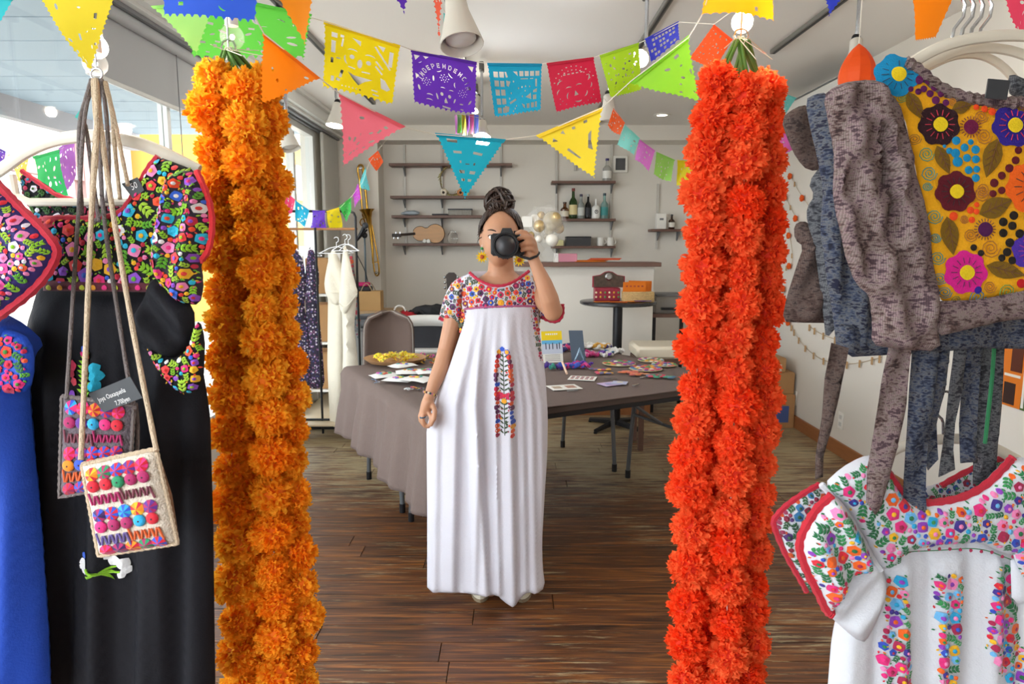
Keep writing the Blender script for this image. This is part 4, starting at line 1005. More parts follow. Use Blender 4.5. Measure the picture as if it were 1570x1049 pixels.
def coaster(px, py, r, lab, seed):
    r2 = random.Random(seed); c = TP(px, py); t = thing('beaded_coaster', lab, 'coaster', c)
    obj('disc', MB().lathe(c, [(.001, 0), (r*.97, 0), (r, .003), (r*.97, .006), (.001, .006)], mat('felt_rim', 'b8a888', .9), 28), None, t)
    for ring, k in ((.82, 14), (.5, 9), (.16, 3)):
        for i in range(k):
            q = i*2*PI/k + ring*5; b = MB().ball(c + Vector((r*ring*math.cos(q), r*ring*math.sin(q), .007)), r*.15, cmat(r2.choice(('c8286a', 'e0a020', '2a7aa8', '4a8a3a', 'e8e0c8', 'd8502a', '6a3a8a'))), 8, 4, (1, 1, .3)); obj('felt_petal', b, None, t)
for a_ in ((949, 558, .105, 'round beaded coaster behind, on the brown cloth', 1), (990, 566, .10, 'round beaded coaster in the middle of the right end', 2), (998, 553, .085, 'round beaded coaster farthest back on the right', 3), (1018, 560, .08, 'round beaded coaster half behind the red garland', 4)): coaster(*a_)
for i, (px, py, lb) in enumerate(((920, 568, 'patterned earring set behind the sticker sheet'), (930, 573, 'patterned earring set between clip and coaster'), (962, 572, 'orange earring set beside the middle coaster'), (980, 575, 'orange and pink earring set in front of the middle coaster'), (1004, 578, 'green patch beside the red garland'), (1020, 580, 'red and blue patch at the red garland'))):
    b = MB(); c = TP(px, py); r2 = random.Random(i)
    for k in range(9): b.ball(c + Vector((r2.uniform(-.05, .05), r2.uniform(-.025, .025), .006)), .016, cmat(r2.choice((('e0a020', '5a5a8a', 'c83a5a'), ('d8703a', 'c85a4a', 'd88a5a'), ('2a8a6a', 'c82a4a', '3a6a8a'))[i//2])), 8, 4, (1.3, 1, .3))
    tag(obj('felt_earrings', b), lb, 'earrings')

# ================================================================ chairs and rack behind the tables
t = thing('shell_chair', 'brown upholstered shell chair behind the table', 'chair', (P(597, 520, 4.75).x, 4.85, 0)); bx_ = P(597, 520, 4.75).x
brf = mat('brown_suede', '5f4d45', .85, var=.1, scale=6)
vs = []; n = 18; zt_ = P(597, 479, 4.75).z; z0_ = .46
for j in range(15):
    v = j / 14; z = z0_ + (zt_ - z0_) * v; hw = .176 * (1 - .06 * v) * (max(.0, 1 - (max(0, v - .72) / .285) ** 3)) ** .42
    for i in range(n+1):
        u = i / n * 2 - 1; vs.append(Vector((bx_ + hw*u, 4.78 - .10*abs(u)**2 * 1 + .05 * v, z)))
b = MB().add(vs, [(j*(n+1)+i, j*(n+1)+i+1, (j+1)*(n+1)+i+1, (j+1)*(n+1)+i) for j in range(14) for i in range(n)], brf)
o = obj('backrest', b, None, t, smooth=80); m_ = o.modifiers.new('s', 'SOLIDIFY'); m_.thickness = .03; m_.offset = 0
obj('piping', MB().tube([vs[j*(n+1)] for j in range(15)] + [vs[14*(n+1)+i] for i in range(n+1)] + [vs[j*(n+1)+n] for j in range(14, -1, -1)], .005, mat('piping_grey', '8d857e', .6), 6), None, o)
obj('seat', MB().box((bx_, 5.0, .45), (.42, .42, .06), brf, bev=.02), None, t)
for sx in (-1, 1):
    for sy in (-1, 1): obj('leg', MB().tube([(bx_+sx*.12, 5.0+sy*.12, .42), (bx_+sx*.2, 5.0+sy*.2, 0)], .012, steelm, 8), None, t)
wc_ = P(657, 500, 5.38).x; t = thing('folding_chair', 'white folding chair with a dark seat behind the earrings', 'chair', (wc_, 5.43, 0)); cw = mat('chair_white', 'd9d8d4', .4)
za, zb_, zs = P(657, 483, 5.38).z, P(657, 500, 5.38).z, P(657, 533, 5.38).z
vs = []
for z in (zb_, za):
    for i in range(13): u = i/6-1; vs.append(Vector((wc_ + .17*u, 5.38 - .04*u*u, z - (.01*u**4 if z == za else 0))))
o = obj('backrest', MB().add(vs, [(i, i+1, 14+i, 13+i) for i in range(12)], cw), None, t, smooth=80); m_ = o.modifiers.new('s', 'SOLIDIFY'); m_.thickness = .02
obj('back_padding', MB().box((wc_, 5.40, (zb_+zs)/2), (.27, .02, zb_-zs+.02), mat('black_mesh', '2a2b31', .7), bev=.005), None, t)
obj('seat', MB().box((wc_, 5.43, zs-.02), (.3, .3, .03), cw, bev=.01), None, t)
for sx in (-1, 1):
    obj('leg', MB().tube([(wc_+sx*.17, 5.37, zb_), (wc_+sx*.165, 5.43, zs), (wc_+sx*.17, 5.6, .01)], .011, cw, 8), None, t)
    obj('leg', MB().tube([(wc_+sx*.15, 5.55, zs-.03), (wc_+sx*.16, 5.26, .01)], .011, cw, 8), None, t)
# low bench with bags and coat behind the chairs
ly = 6.22; xa_, xb_ = P(618, 490, ly).x, P(705, 490, ly).x; lz = P(650, 492, ly).z
t = thing('side_bench', 'dark bench holding the red bag and black coat behind the chairs', 'bench', ((xa_+xb_)/2, ly, 0))
obj('board', MB().box(((xa_+xb_)/2, ly, lz), (xb_-xa_, .4, .03), darkw, bev=.003), None, t)
for sx in (-1, 1):
    for sy in (-1, 1): obj('leg', MB().box(((xa_+xb_)/2+sx*(xb_-xa_)*.46, ly+sy*.17, lz/2), (.03, .03, lz-.02), darkw), None, t)
def lump(name, px, py, Y, sc, r, m, lab, cat, extra=None, nz=.25, z=None):
    p = P(px, py, Y); 
    if z is not None: p.z = z + r * sc[2] * .95
    t = thing(name, lab, cat, p - Vector((0, 0, r*sc[2]))); obj('cloth_body', MB().ball(p, r, m, 22, 14, sc, nz=nz), None, t)
    if extra: obj(extra[0], extra[1](p), None, t)
lump('red_bag', 610, 472, 6.12, (1.5, .8, .42), .11, mat('red_fabric', 'c0202e', .8), 'red cloth bag with a white strap on the bench', 'bag', ('strap', lambda p: MB().tube([p + Vector((.02+.05*math.cos(q/8*PI), -.02, .04+.05*math.sin(q/8*PI))) for q in range(9)], .008, whitem, 6)), z=lz+.015)
lump('black_coat', 668, 472, 6.2, (1.6, .8, .55), .13, mat('black_cotton', '232428', .85), 'black coat heaped on the bench behind the white chair', 'coat', ('hem', lambda p: MB().tube([p + Vector((-.18+.36*i/8, -.09, .0+.02*math.sin(i*2))) for i in range(9)], .014, mat('black_cotton', '232428'), 6)), .35, z=lz+.015)
lump('grey_blanket', 570, 492, 5.6, (1.5, .8, .5), .12, mat('grey_fleece', '7a7c80', .9), 'grey folded blanket left of the brown chair', 'blanket', ('fold', lambda p: MB().tube([p + Vector((-.15+.3*i/8, -.08, .035)) for i in range(9)], .016, mat('grey_fleece2', '55575c', .9), 6)), .15)
t = thing('storage_crate', 'grey crate under the folded blanket', 'crate', (P(570, 505, 5.6).x, 5.6, 0)); cz2 = P(570, 492, 5.6).z - .055
gcm = mat('crate_grey', 'a6a8aa', .6); cx_ = P(570, 505, 5.6).x
obj('body', MB().box((cx_, 5.6, cz2/2), (.34, .26, cz2), gcm, bev=.01), None, t); obj('rim', MB().box((cx_, 5.6, cz2-.01), (.36, .28, .018), mat('crate_rim', '86888c', .6)), None, t)
# guitar on a stand: dark headstock by the shoulder
gx = P(692, 440, 5.85).x; t = thing('standing_guitar', 'dark guitar standing upright left of the woman shoulder', 'guitar', (gx, 5.87, 0))
zh = P(692, 418, 5.85).z
obj('headstock', MB().prism([(gx-.035, 5.85, zh-.16), (gx-.045, 5.85, zh-.02), (gx-.02, 5.85, zh), (gx+.025, 5.85, zh), (gx+.045, 5.85, zh-.02), (gx+.035, 5.85, zh-.16)], (0, .02, 0), darkw), None, t)
for i in range(3):
    for s in (-1, 1): obj('tuning_peg', MB().ball((gx+s*.055, 5.86, zh-.04-.045*i), .013, steelm, 8, 6), None, t)
obj('neck', MB().box((gx, 5.86, (zh-.16+.75)/2), (.05, .025, zh-.16-.75), mat('neck_wood', '5a4030', .5), bev=.005), None, t)
bd = []
for i in range(40):
    q = 2*PI*i/40; zz = .42 + .36*math.cos(q); w_ = (.13 if zz > .5 else .175) * abs(math.sin(q))**.6 * (1 if math.sin(q) >= 0 else -1); bd.append((gx + w_, 5.83, zz))
obj('body', MB().prism(bd, (0, .09, 0), mat('dark_amber', '4a2c1c', .3)), None, t); 
for s in (-1, 1): obj('stand_leg', MB().tube([(gx, 5.95, .4), (gx+s*.2, 5.80, .01)], .01, blackm, 8), None, t)
# clothes rack
RY = 5.15
def RP(px, py, Y=RY): return P(px, py, Y)
t = thing('clothes_rack', 'black metal clothes rack with a wooden rail by the glass door', 'clothes rack', (RP(500, 600).x, RY, 0))
xr = RP(547, 400).x; xm = RP(485, 400).x; xl = RP(425, 400).x; ztop = RP(500, 324).z
obj('end_post', MB().tube([(xr, RY, .02), (xr, RY, ztop-.04), (xr-.012, RY, ztop-.012), (xr-.04, RY, ztop)], .009, blackm, 8), None, t)
obj('top_bar', MB().tube([(xr-.04, RY, ztop), (xl, RY, ztop)], .009, blackm, 8), None, t)
obj('middle_post', MB().tube([(xm, RY, .02), (xm, RY, ztop)], .009, blackm, 8), None, t); obj('end_post', MB().tube([(xl, RY, .02), (xl, RY, ztop)], .009, blackm, 8), None, t)
zr = RP(500, 351).z; obj('wooden_rail', MB().tube([(xl, RY+.05, zr), (xr, RY+.05, zr)], .009, mat('rail_wood', 'a8764a', .5), 8), None, t)
obj('base_bar', MB().tube([(xl, RY, .13), (xr+.03, RY, .13)], .009, blackm, 8), None, t)
for x in (xl, xr): obj('foot_bar', MB().tube([(x, RY-.2, .012), (x, RY+.22, .012)], .010, blackm, 8), None, t)
obj('shelf_panel', MB().box(((xl+xr)/2, RY+.02, .115), (xr-xl, .3, .012), mat('step_wood', 'd8c6a8')), None, t)
wirem = mat('wire_silver', 'c8c8c8', .3, metal=.9)
def hanger(par, c, w_, m=wirem, r=.003, hook=.06, drop=.05, name='hanger'):
    pts = [c + Vector((-w_/2, 0, -drop)), c + Vector((-w_*.2, 0, -.012)), c, c + Vector((w_*.2, 0, -.012)), c + Vector((w_/2, 0, -drop)), c + Vector((-w_/2, 0, -drop))]
    o = obj(name, MB().tube(pts, r, m, 6), None, par)
    hk = [c + Vector((0, 0, 0)), c + Vector((0, 0, hook*.5))] + [c + Vector((.018*math.sin(q) , 0, hook*.5 + .02 - .02*math.cos(q))) for q in [PI*i/6*1.35 for i in range(1, 7)]]
    obj('hook', MB().tube(hk, .0022, wirem, 6), None, o)
    return o
def garment(name, poly, Y, lab, cat, m, bulge=.03, folds=None, hang=None, grp=None, extras=None, step=8, edge=14, pt='fabric'):
    pa = Patch(poly, Y, bulge, edge, folds, 1, None, step); mb_ = pa.mb(m); t = thing(name, lab, cat, base_of(mb_.v), grp)
    o = obj(pt, mb_, None, t, smooth=75)
    if hang: hanger(t, P(hang[0], hang[1], Y), hang[2])
    return t, pa, o
floral = D.materials.new('floral_dark'); floral.use_nodes = True
def speckle(m, base, cols, scale, thr=.35, rough=.85, coords='Object'):
    n = m.node_tree.nodes; l = m.node_tree.links; b = n['Principled BSDF']; b.inputs['Roughness'].default_value = rough
    tc = n.new('ShaderNodeTexCoord'); v = n.new('ShaderNodeTexVoronoi'); v.inputs['Scale'].default_value = scale; l.new(tc.outputs[coords], v.inputs[0])
    sp = n.new('ShaderNodeSeparateColor'); l.new(v.outputs['Color'], sp.inputs[0]); cr = n.new('ShaderNodeValToRGB'); cr.color_ramp.interpolation = 'CONSTANT'
    e = cr.color_ramp.elements; e[0].color = srgb(cols[0]); e[1].position = 1/len(cols); e[1].color = srgb(cols[1])
    for i, c_ in enumerate(cols[2:]): x = e.new((i+2)/len(cols)); x.color = srgb(c_)
    l.new(sp.outputs[0], cr.inputs[0]); lt = n.new('ShaderNodeMath'); lt.operation = 'LESS_THAN'; lt.inputs[1].default_value = thr; l.new(v.outputs['Distance'], lt.inputs[0])
    mx = n.new('ShaderNodeMix'); mx.data_type = 'RGBA'; l.new(lt.outputs[0], mx.inputs[0]); mx.inputs[6].default_value = srgb(base); l.new(cr.outputs[0], mx.inputs[7]); l.new(mx.outputs[2], b.inputs['Base Color']); return m
speckle(floral, '2b2438', ('8a6a9a', 'c8c0cc', '7a4a6a', '3a3a6a'), 60, .42)
fo = lambda k, a: (lambda x, y: a * math.sin(x * k + .4 * math.sin(y * .02)))
garment('floral_dress', [(448, 372), (455, 385), (466, 400), (470, 440), (466, 470), (480, 530), (482, 594), (462, 596), (448, 560), (440, 480), (438, 400)], RY+.03, 'dark floral dress half behind the orange garland on the rack', 'dress', floral, .035, fo(.35, .008), (446, 380, .2), 'dark floral dresses on the rack')
garment('floral_dress', [(474, 378), (480, 382), (486, 400), (490, 425), (487, 460), (494, 530), (498, 592), (486, 597), (470, 594), (470, 520), (468, 460), (466, 440), (470, 400)], RY+.04, 'dark floral dress hanging right beside the rack middle post', 'dress', floral, .03, fo(.4, .008), (477, 382, .16), 'dark floral dresses on the rack')
cream = mat('cream_linen', 'e0d8c6', .9, bump=.3, bscale=150)
t1, pa, _ = garment('cream_tunic', [(508, 378), (518, 392), (526, 412), (536, 430), (534, 470), (530, 540), (528, 655), (506, 655), (502, 560), (503, 455), (497, 440), (499, 420)], RY-.02, 'cream kimono sleeve tunic, left one on the rack', 'tunic', cream, .04, fo(.28, .014), (516, 378, .26), 'cream tunics on the rack')
for ci_, (pl_, dd_) in enumerate((([(511, 386), (520, 396), (530, 424), (537, 448), (530, 462), (512, 470), (499, 452), (497, 434), (503, 404)], RY-.075),)):
    cloth_ = Patch(pl_, dd_, .02, 12, lambda x, y: .008*math.sin(x*.3-y*.1), 1, None, 6); so_ = obj('kimono_sleeve', cloth_.mb(cream), None, t1, smooth=75)
    obj('sleeve_hem', trim(cloth_.S, [(499, 446), (512, 450), (535, 446)], .003, cream, eps=.001), None, so_)
b = MB(); embroider(pa.S, [(508, 450), (519, 450), (519, 462), (508, 462)], ('2a8a7a', '3a5a6a', 'c88a5a'), ('2a7a5a',), 5, 3, 4, nbig=20, nsm=30, nleaf=30, eps=.004, mb=b); obj('embroidery', b, None, t1, kind='stuff')
t1, pa, _ = garment('cream_tunic', [(528, 372), (535, 392), (542, 430), (547, 455), (545, 480), (543, 500), (549, 555), (552, 600), (524, 600), (526, 540), (524, 470), (520, 452), (524, 400)], RY-.12, 'cream tunic with pointed sleeve, right one on the rack', 'tunic', cream, .045, fo(.3, .014), (529, 374, .2), 'cream tunics on the rack')
cloth_ = Patch([(529, 384), (536, 398), (543, 428), (550, 452), (541, 462), (528, 486), (519, 470), (521, 440), (525, 405)], RY-.17, .02, 12, lambda x, y: .008*math.sin(x*.3-y*.1), 1, None, 6); so_ = obj('kimono_sleeve', cloth_.mb(cream), None, t1, smooth=75)
obj('sleeve_hem', trim(cloth_.S, [(519, 464), (530, 474), (548, 450)], .003, cream, eps=.001), None, so_)
t1, pa, _ = garment('embroidered_tunic', [(536, 376), (541, 390), (544, 420), (548, 440), (552, 480), (553, 525), (549, 525), (545, 480), (541, 430), (536, 410)], RY+.02, 'grey tunic with red flowers, last on the rack at right', 'tunic', mat('grey_linen', '9a9490', .9), .02, None, (534, 374, .14))
b = MB(); embroider(pa.S, pa.poly, ('b8384a', 'd8602a', '8a2a4a', '3a6a6a'), ('2a5a6a', '8a3a3a'), 5, 3, 6, nbig=60, nsm=60, nleaf=60, eps=.004, mb=b, kind='thread'); obj('embroidery', b, None, t1, kind='stuff')
# white shelf unit with boxes behind the rack
ux0, ux1 = P(478, 400, 6.2).x, P(520, 400, 6.2).x
t = thing('white_shelf_unit', 'white shelf unit with cardboard boxes behind the clothes rack', 'shelf', ((ux0+ux1)/2, 6.0, .06)); 
for x in (ux0, ux1):
    for yy in (5.9, 6.2): obj('post', MB().box((x, yy, .73), (.03, .03, 1.34), whitem), None, t)
for z in (.2, .62, 1.04): obj('shelf_board', MB().box(((ux0+ux1)/2, 6.05, z), (ux1-ux0+.03, .33, .02), whitem), None, t)
for z, h_, lb in ((.21, .32, 'cardboard box on the bottom shelf behind the rack'), (.63, .32, 'cardboard box on the middle shelf behind the rack'), (1.05, .3, 'cardboard box on the top shelf behind the rack')):
    carton(((ux0+ux1)/2, 6.05, z + h_/2 + .002), (ux1-ux0-.05, .27, h_), lb)
# ================================================================ papel picado flags
def ellipse(cx, cy, rx, ry, n=12, rot=0):
    return [(cx + rx*math.cos(2*PI*i/n)*math.cos(rot) - ry*math.sin(2*PI*i/n)*math.sin(rot), cy + rx*math.cos(2*PI*i/n)*math.sin(rot) + ry*math.sin(2*PI*i/n)*math.cos(rot)) for i in range(n)]
def rect(x0, y0, x1, y1, rot=0):
    cx, cy = (x0+x1)/2, (y0+y1)/2; c, s = math.cos(rot), math.sin(rot)
    return [(cx+(x-cx)*c-(y-cy)*s, cy+(x-cx)*s+(y-cy)*c) for x, y in ((x0,y0),(x1,y0),(x1,y1),(x0,y1))]
def cres(cx, cy, r, rot, th=.35, n=7):
    a = [(r*math.cos(PI*i/n), r*.55*math.sin(PI*i/n)) for i in range(n+1)]; b = [(r*math.cos(PI*i/n), r*.55*th*math.sin(PI*i/n)) for i in range(n-1, 0, -1)]
    c, s = math.cos(rot), math.sin(rot); return [(cx+x*c-y*s, cy+x*s+y*c) for x, y in a+b]
def seg_letter(ch, x, y, w, h, rot=0):
    """stencil strokes of one capital letter, as separate slots"""
    S = {'I': [(.4,0,.6,1)], 'N': [(0,0,.2,1),(.8,0,1,1),(.4,.25,.6,.75)], 'D': [(0,0,.2,1),(.35,0,.8,.18),(.35,.82,.8,1),(.85,.22,1.03,.78)], 'E': [(0,0,.2,1),(.35,0,.95,.2),(.35,.4,.85,.6),(.35,.8,.95,1)],
         'P': [(0,0,.2,1),(.35,0,.8,.18),(.35,.45,.8,.6),(.85,.1,1.02,.5)], 'C': [(0,.1,.2,.9),(.3,0,.95,.18),(.3,.82,.95,1)], 'A': [(0,.2,.2,1),(.8,.2,1,1),(.3,0,.7,.16),(.35,.5,.65,.66)], 'V': [(0,0,.2,.7),(.8,0,1,.7),(.4,.7,.6,1)], 'L': [(0,0,.2,1),(.35,.8,.95,1)], 'R': [(0,0,.2,1),(.35,0,.8,.18),(.35,.4,.8,.56),(.8,.65,1,1)], 'O': [(0,.1,.2,.9),(.8,.1,1,.9),(.3,0,.7,.16),(.3,.84,.7,1)]}
    out = []; c, s = math.cos(rot), math.sin(rot)
    for a, b, d, e in S[ch]:
        out.append([(x+(p-.5)*w*c-(q-.5)*h*s, y+(p-.5)*w*s+(q-.5)*h*c) for p, q in ((a,b),(d,b),(d,e),(a,e))])
    return out
def dots(cx, cy, r, n, d): return [ellipse(cx+r*math.cos(2*PI*i/n), cy+r*math.sin(2*PI*i/n), d, d, 5) for i in range(n)]
def d_yellow():
    h = [rect(.10,.12,.18,.19), rect(.22,.12,.27,.16), rect(.10,.24,.16,.42), rect(.12,.78,.17,.86), rect(.1,.5,.14,.58), [(.38,.12),(.5,.14),(.5,.22)], [(.72,.12),(.82,.12),(.8,.2)], rect(.88,.16,.93,.4)]
    h += [ellipse(.4,.42,.035,.035), ellipse(.63,.45,.035,.035), ellipse(.515,.5,.035,.07), cres(.4,.33,.07,PI,.5), cres(.64,.35,.07,PI,.5), cres(.33,.48,.07,1.3), rect(.36,.58,.46,.6,.15), rect(.55,.6,.66,.62,-.1)]
    h += [[(.36,.66),(.45,.7),(.7,.7),(.6,.76),(.52,.84),(.44,.76)], [(.8,.62),(.86,.64),(.94,.76),(.9,.8),(.82,.78)], rect(.24,.17,.265,.3,.1)]
    h += [rect(.66+.07*i, .20+.09*i, .80+.07*i, .225+.09*i, .95) for i in range(3)] + [rect(.7, .42+.08*i, .84, .445+.08*i, .8) for i in range(2)]
    h += [rect(.7,.84,.78,.86), rect(.2,.8,.26,.84,.3), rect(.25,.66,.29,.78,.2), rect(.18,.48,.24,.5), rect(.72,.9,.8,.92)] + [ellipse(.3+.05*i,.9,.012,.012,5) for i in range(6)]
    return h
def d_purple():
    h = []; txt = 'INDEPENDENCIA'
    for i, ch in enumerate(txt):
        a = PI*(1.0-(i+.5)/13); R_ = .37; x = .5 + R_*math.cos(a); y = .55 - R_*.95*math.sin(a)
        h += seg_letter(ch, x, y, .046, .085, (PI/2-a)*.7)
    h += [cres(.42,.30,.04,-.5), cres(.6,.34,.05,.9), ellipse(.33,.46,.014,.05), cres(.67,.5,.05,1.5), cres(.47,.60,.035,PI,.2), cres(.6,.62,.035,PI,.2)]
    for cx, cy in ((.50,.42), (.22,.55), (.78,.63)): h += dots(cx,cy,.032,6,.008) + dots(cx,cy,.065,8,.009)
    h += [ellipse(.45,.71,.024,.032), ellipse(.57,.73,.024,.032), [(.51,.76),(.54,.85),(.49,.86),(.485,.82)], ellipse(.375,.77,.013,.055,rot=-.2), ellipse(.65,.79,.012,.045,rot=.3), rect(.45,.92,.58,.95,.12)]
    h += [ellipse(.1,.68,.016,.05,rot=-.2), cres(.26,.78,.05,PI,.3), cres(.25,.87,.05,PI,.3), ellipse(.76,.83,.03,.013), ellipse(.77,.93,.03,.012,rot=.3), ellipse(.9,.78,.014,.05,rot=.5), [(.04,.08),(.13,.09),(.06,.18)], [(.18,.08),(.27,.08),(.22,.13)], [(.86,.1),(.95,.1),(.93,.2)], cres(.13,.2,.03,-.6), [(.05,.42),(.11,.46),(.06,.53)], ellipse(.9,.52,.012,.025)]
    return h
def d_cyan():
    h = []
    for j in range(5):
        h += [rect(.09+.11*i, .16+.165*j, .175+.11*i, .27+.165*j, .03) for i in range(2) if not (i and j in (1,))]
    h += [[(.3,.16),(.33,.16),(.36,.26),(.32,.27)], rect(.2,.33,.28,.44), [(.32,.32),(.4,.34),(.36,.44),(.32,.42)], [(.46,.15),(.54,.15),(.55,.24)]] + [rect(.58+.1*i,.14,.655+.1*i,.24) for i in range(4)]
    h += [rect(.6,.28,.74,.3), rect(.78,.28,.84,.3), rect(.88,.3,.91,.46), [(.84,.53),(.91,.5),(.91,.58),(.83,.58)], rect(.83,.63,.9,.73), rect(.7,.8,.76,.9), rect(.79,.79,.85,.9), rect(.87,.78,.91,.9), [(.74,.62),(.79,.58),(.8,.72),(.68,.66)], [(.6,.78),(.66,.82),(.67,.9),(.63,.87)], rect(.35,.7,.5,.74,-.5), [(.25,.79),(.34,.82),(.32,.92),(.24,.92)]]
    h += [ellipse(x,y,.014,.022,6) for x, y in ((.46,.34),(.4,.56),(.36,.66),(.62,.45),(.69,.44),(.77,.45),(.55,.47),(.68,.53),(.62,.64),(.42,.92),(.46,.87),(.49,.82))]
    return h
def d_face(c=.5):
    h = [cres(.36,.56,.06,PI,.3), cres(.58,.54,.06,PI,.3), [(.48,.64),(.53,.74),(.44,.75)], cres(.32,.72,.07,1.9), cres(.68,.74,.07,-1.0), cres(.5,.86,.07,0,.3), cres(.14,.6,.06,2.2), cres(.82,.58,.06,-1.2), cres(.8,.4,.07,-1.3), cres(.2,.42,.07,2.6)]
    for j, r in enumerate((.36, .44)):
        for i in range(11):
            a = PI*(.12 + .76*i/10); h.append(ellipse(.5+r*math.cos(a), .56-r*math.sin(a), .02 if (i+j) % 2 else .012, .012, 6))
    for i in range(5): h.append(rect(.3+.09*i, .26, .35+.09*i, .285))
    h += [ellipse(x, y, .012, .012, 5) for x, y in ((.12,.85),(.18,.8),(.24,.88),(.78,.86),(.84,.8),(.88,.9),(.14,.74),(.86,.7),(.7,.9),(.4,.93),(.6,.94))]
    return h
def d_random(seed, n=26, s=.03, ymin=.14):
    def f():
        r = random.Random(seed); h = []; pos = []
        for _ in range(n*30):
            x, y = r.uniform(.1, .9), r.uniform(ymin, .9); q = r.uniform(s*.6, s*1.5)
            if any((x-a)**2+(y-b)**2 < (q+c)**2*1.5 for a, b, c in pos): continue
            pos.append((x, y, q)); t = r.random()
            h.append(ellipse(x, y, q, q*.5, 8, r.random()*3) if t < .4 else rect(x-q*.8, y-q*.5, x+q*.8, y+q*.5, r.choice((0, .2, 1.5))) if t < .75 else cres(x, y, q*.9, r.random()*6))
            if len(h) >= n: break
        return h
    return f
def d_grid(nx, ny, seed=1):
    def f():
        r = random.Random(seed); h = []
        for i in range(nx):
            for j in range(ny):
                if r.random() < .82: h.append(rect(.08+.84*i/nx, .14+.8*j/ny, .08+.84*(i+.68)/nx, .14+.8*(j+.55)/ny, r.uniform(-.1, .1)))
        return h
    return f
def scallop(a, b, n, amp, side):
    out = []; dx, dy = b[0]-a[0], b[1]-a[1]; L = math.hypot(dx, dy); nx, ny = -dy/L*side, dx/L*side
    for i in range(n):
        for t, h in ((0, 0), (.3, 1), (.7, 1)): 
            k = (i+t)/n; out.append((a[0]+dx*k+nx*amp*h, a[1]+dy*k+ny*amp*h))
    return out
FLN = 0
def flag(par, corners, d, col, holes=None, tri=False, label=None, fold=.055, sway=.012, name='flag', teeth=None, d1=None):
    """corners px: 4 (tl, tr, br, bl) or 3 (tl, tr, tip)"""
    global FLN; FLN += 1
    n = teeth or 12
    if tri: 
        def M(x, y): # unit square -> triangle: y down
            a, b, c = corners; l = (a[0]+(c[0]-a[0])*y, a[1]+(c[1]-a[1])*y); r = (b[0]+(c[0]-b[0])*y, b[1]+(c[1]-b[1])*y)
            return (l[0]+(r[0]-l[0])*x, l[1]+(r[1]-l[1])*x)
        a, b, c = corners; out = [a, b] + scallop(b, c, n, 2.2, 1)[1:] + [c] + scallop(c, a, n, 2.2, 1)[1:]
        if ((b[0]-a[0])*(c[1]-a[1])-(b[1]-a[1])*(c[0]-a[0])) < 0: pass
    else:
        def M(x, y):
            a, b, c, e = corners; return ((a[0]*(1-x)+b[0]*x)*(1-y)+(e[0]*(1-x)+c[0]*x)*y, (a[1]*(1-x)+b[1]*x)*(1-y)+(e[1]*(1-x)+c[1]*x)*y)
        a, b, c, e = corners; sz = math.hypot(b[0]-a[0], b[1]-a[1]); am = sz*.012
        out = [a, b] + scallop(b, c, n, am, 1)[1:] + scallop(c, e, n, am*2.5, 1) + scallop(e, a, n, am, 1) 
    hs = []
    for h in (holes() if holes else []):
        q = [M(x, y) for x, y in h]
        if all(inside(p, out) and edist(p, out) > .5 for p in q): hs.append(q)
    xs = [p[0] for p in out]; st_ = (max(xs)-min(xs))/9
    vs, fs = cdt(out, hs, st_)
    d1_ = d if d1 is None else d1; x0, x1 = min(xs), max(xs); y0, y1 = min(p[1] for p in out), max(p[1] for p in out); ph = FLN*1.7
    def pt(x, y, e=0):
        k = (x-x0)/(x1-x0); v = (y-y0)/(y1-y0); dd = d+(d1_-d)*k
        return P(x, y, dd) + Vector((0, sway*dd*math.sin(k*4+v*2.2+ph)*v - e, 0))
    m = cmat(col, 'paper'); A = [pt(x, y) for x, y in vs]
    fs = [f if (vs[f[1]][0]-vs[f[0]][0])*(vs[f[2]][1]-vs[f[0]][1])-(vs[f[1]][1]-vs[f[0]][1])*(vs[f[2]][0]-vs[f[0]][0]) < 0 else f[::-1] for f in fs]
    o = obj(name, MB().add(A, fs, m), None, par, label, smooth=80)
    # folded hem glued over the string
    g = MB(); q = [M(0, 0), M(1, 0), M(1, fold), M(0, fold)] if not tri else [M(0, 0), M(1, 0), M(1, fold), M(0, fold)]
    A2 = [pt(*p, .0016*d) for p in q]; g.add(A2 + [p + Vector((0, -.0012, 0)) for p in A2], [(3,2,1,0), (4,5,6,7), (0,1,5,4), (2,3,7,6)], m)
    obj('folded_hem', g, None, o, smooth=False)
    return o
stringm = mat('white_string', 'e4ddd0', .8)
def string_line(par, pts, r=.0010):
    w = [P(x, y, d) for x, y, d in pts]
    ww = []
    for i in range(len(w)-1):
        for k in range(4): ww.append(w[i].lerp(w[i+1], k/4))
    ww.append(w[-1]); return obj('string', MB().tube(ww, r, stringm, 5), None, par)
# row of square flags across the middle
t = thing('paper_bunting', 'bunting of square cut paper flags in yellow, purple, blue, crimson and lime across the room', 'bunting', P(790, 100, 1.85))
string_line(t, [(225, -60, 1.35), (270, -30, 1.4), (380, 10, 1.5), (480, 28, 1.55), (497, 33, 1.6), (614, 70, 1.7), (629, 76, 1.75), (731, 95, 1.85), (747, 97, 1.85), (830, 98, 1.87), (838, 97, 1.87), (912, 88, 1.87), (919, 85, 1.87), (980, 66, 1.85), (987, 63, 1.83), (1042, 34, 1.78), (1095, 37, 1.6), (1160, -10, 1.5), (1250, -60, 1.45)])
flag(t, [(497, 32), (614, 70), (600, 160), (495, 136)], 1.62, 'f5dc00', d_yellow, label='yellow square flag with a cut skull figure', d1=1.70)
flag(t, [(630, 76), (731, 95), (729, 176), (636, 160)], 1.76, '6a30c0', d_purple, label='purple square flag with lettering over skulls', d1=1.84)
flag(t, [(747, 97), (831, 98), (829, 173), (758, 178)], 1.85, '05a0c8', d_cyan, label='blue square flag with a grid and bird', d1=1.87)
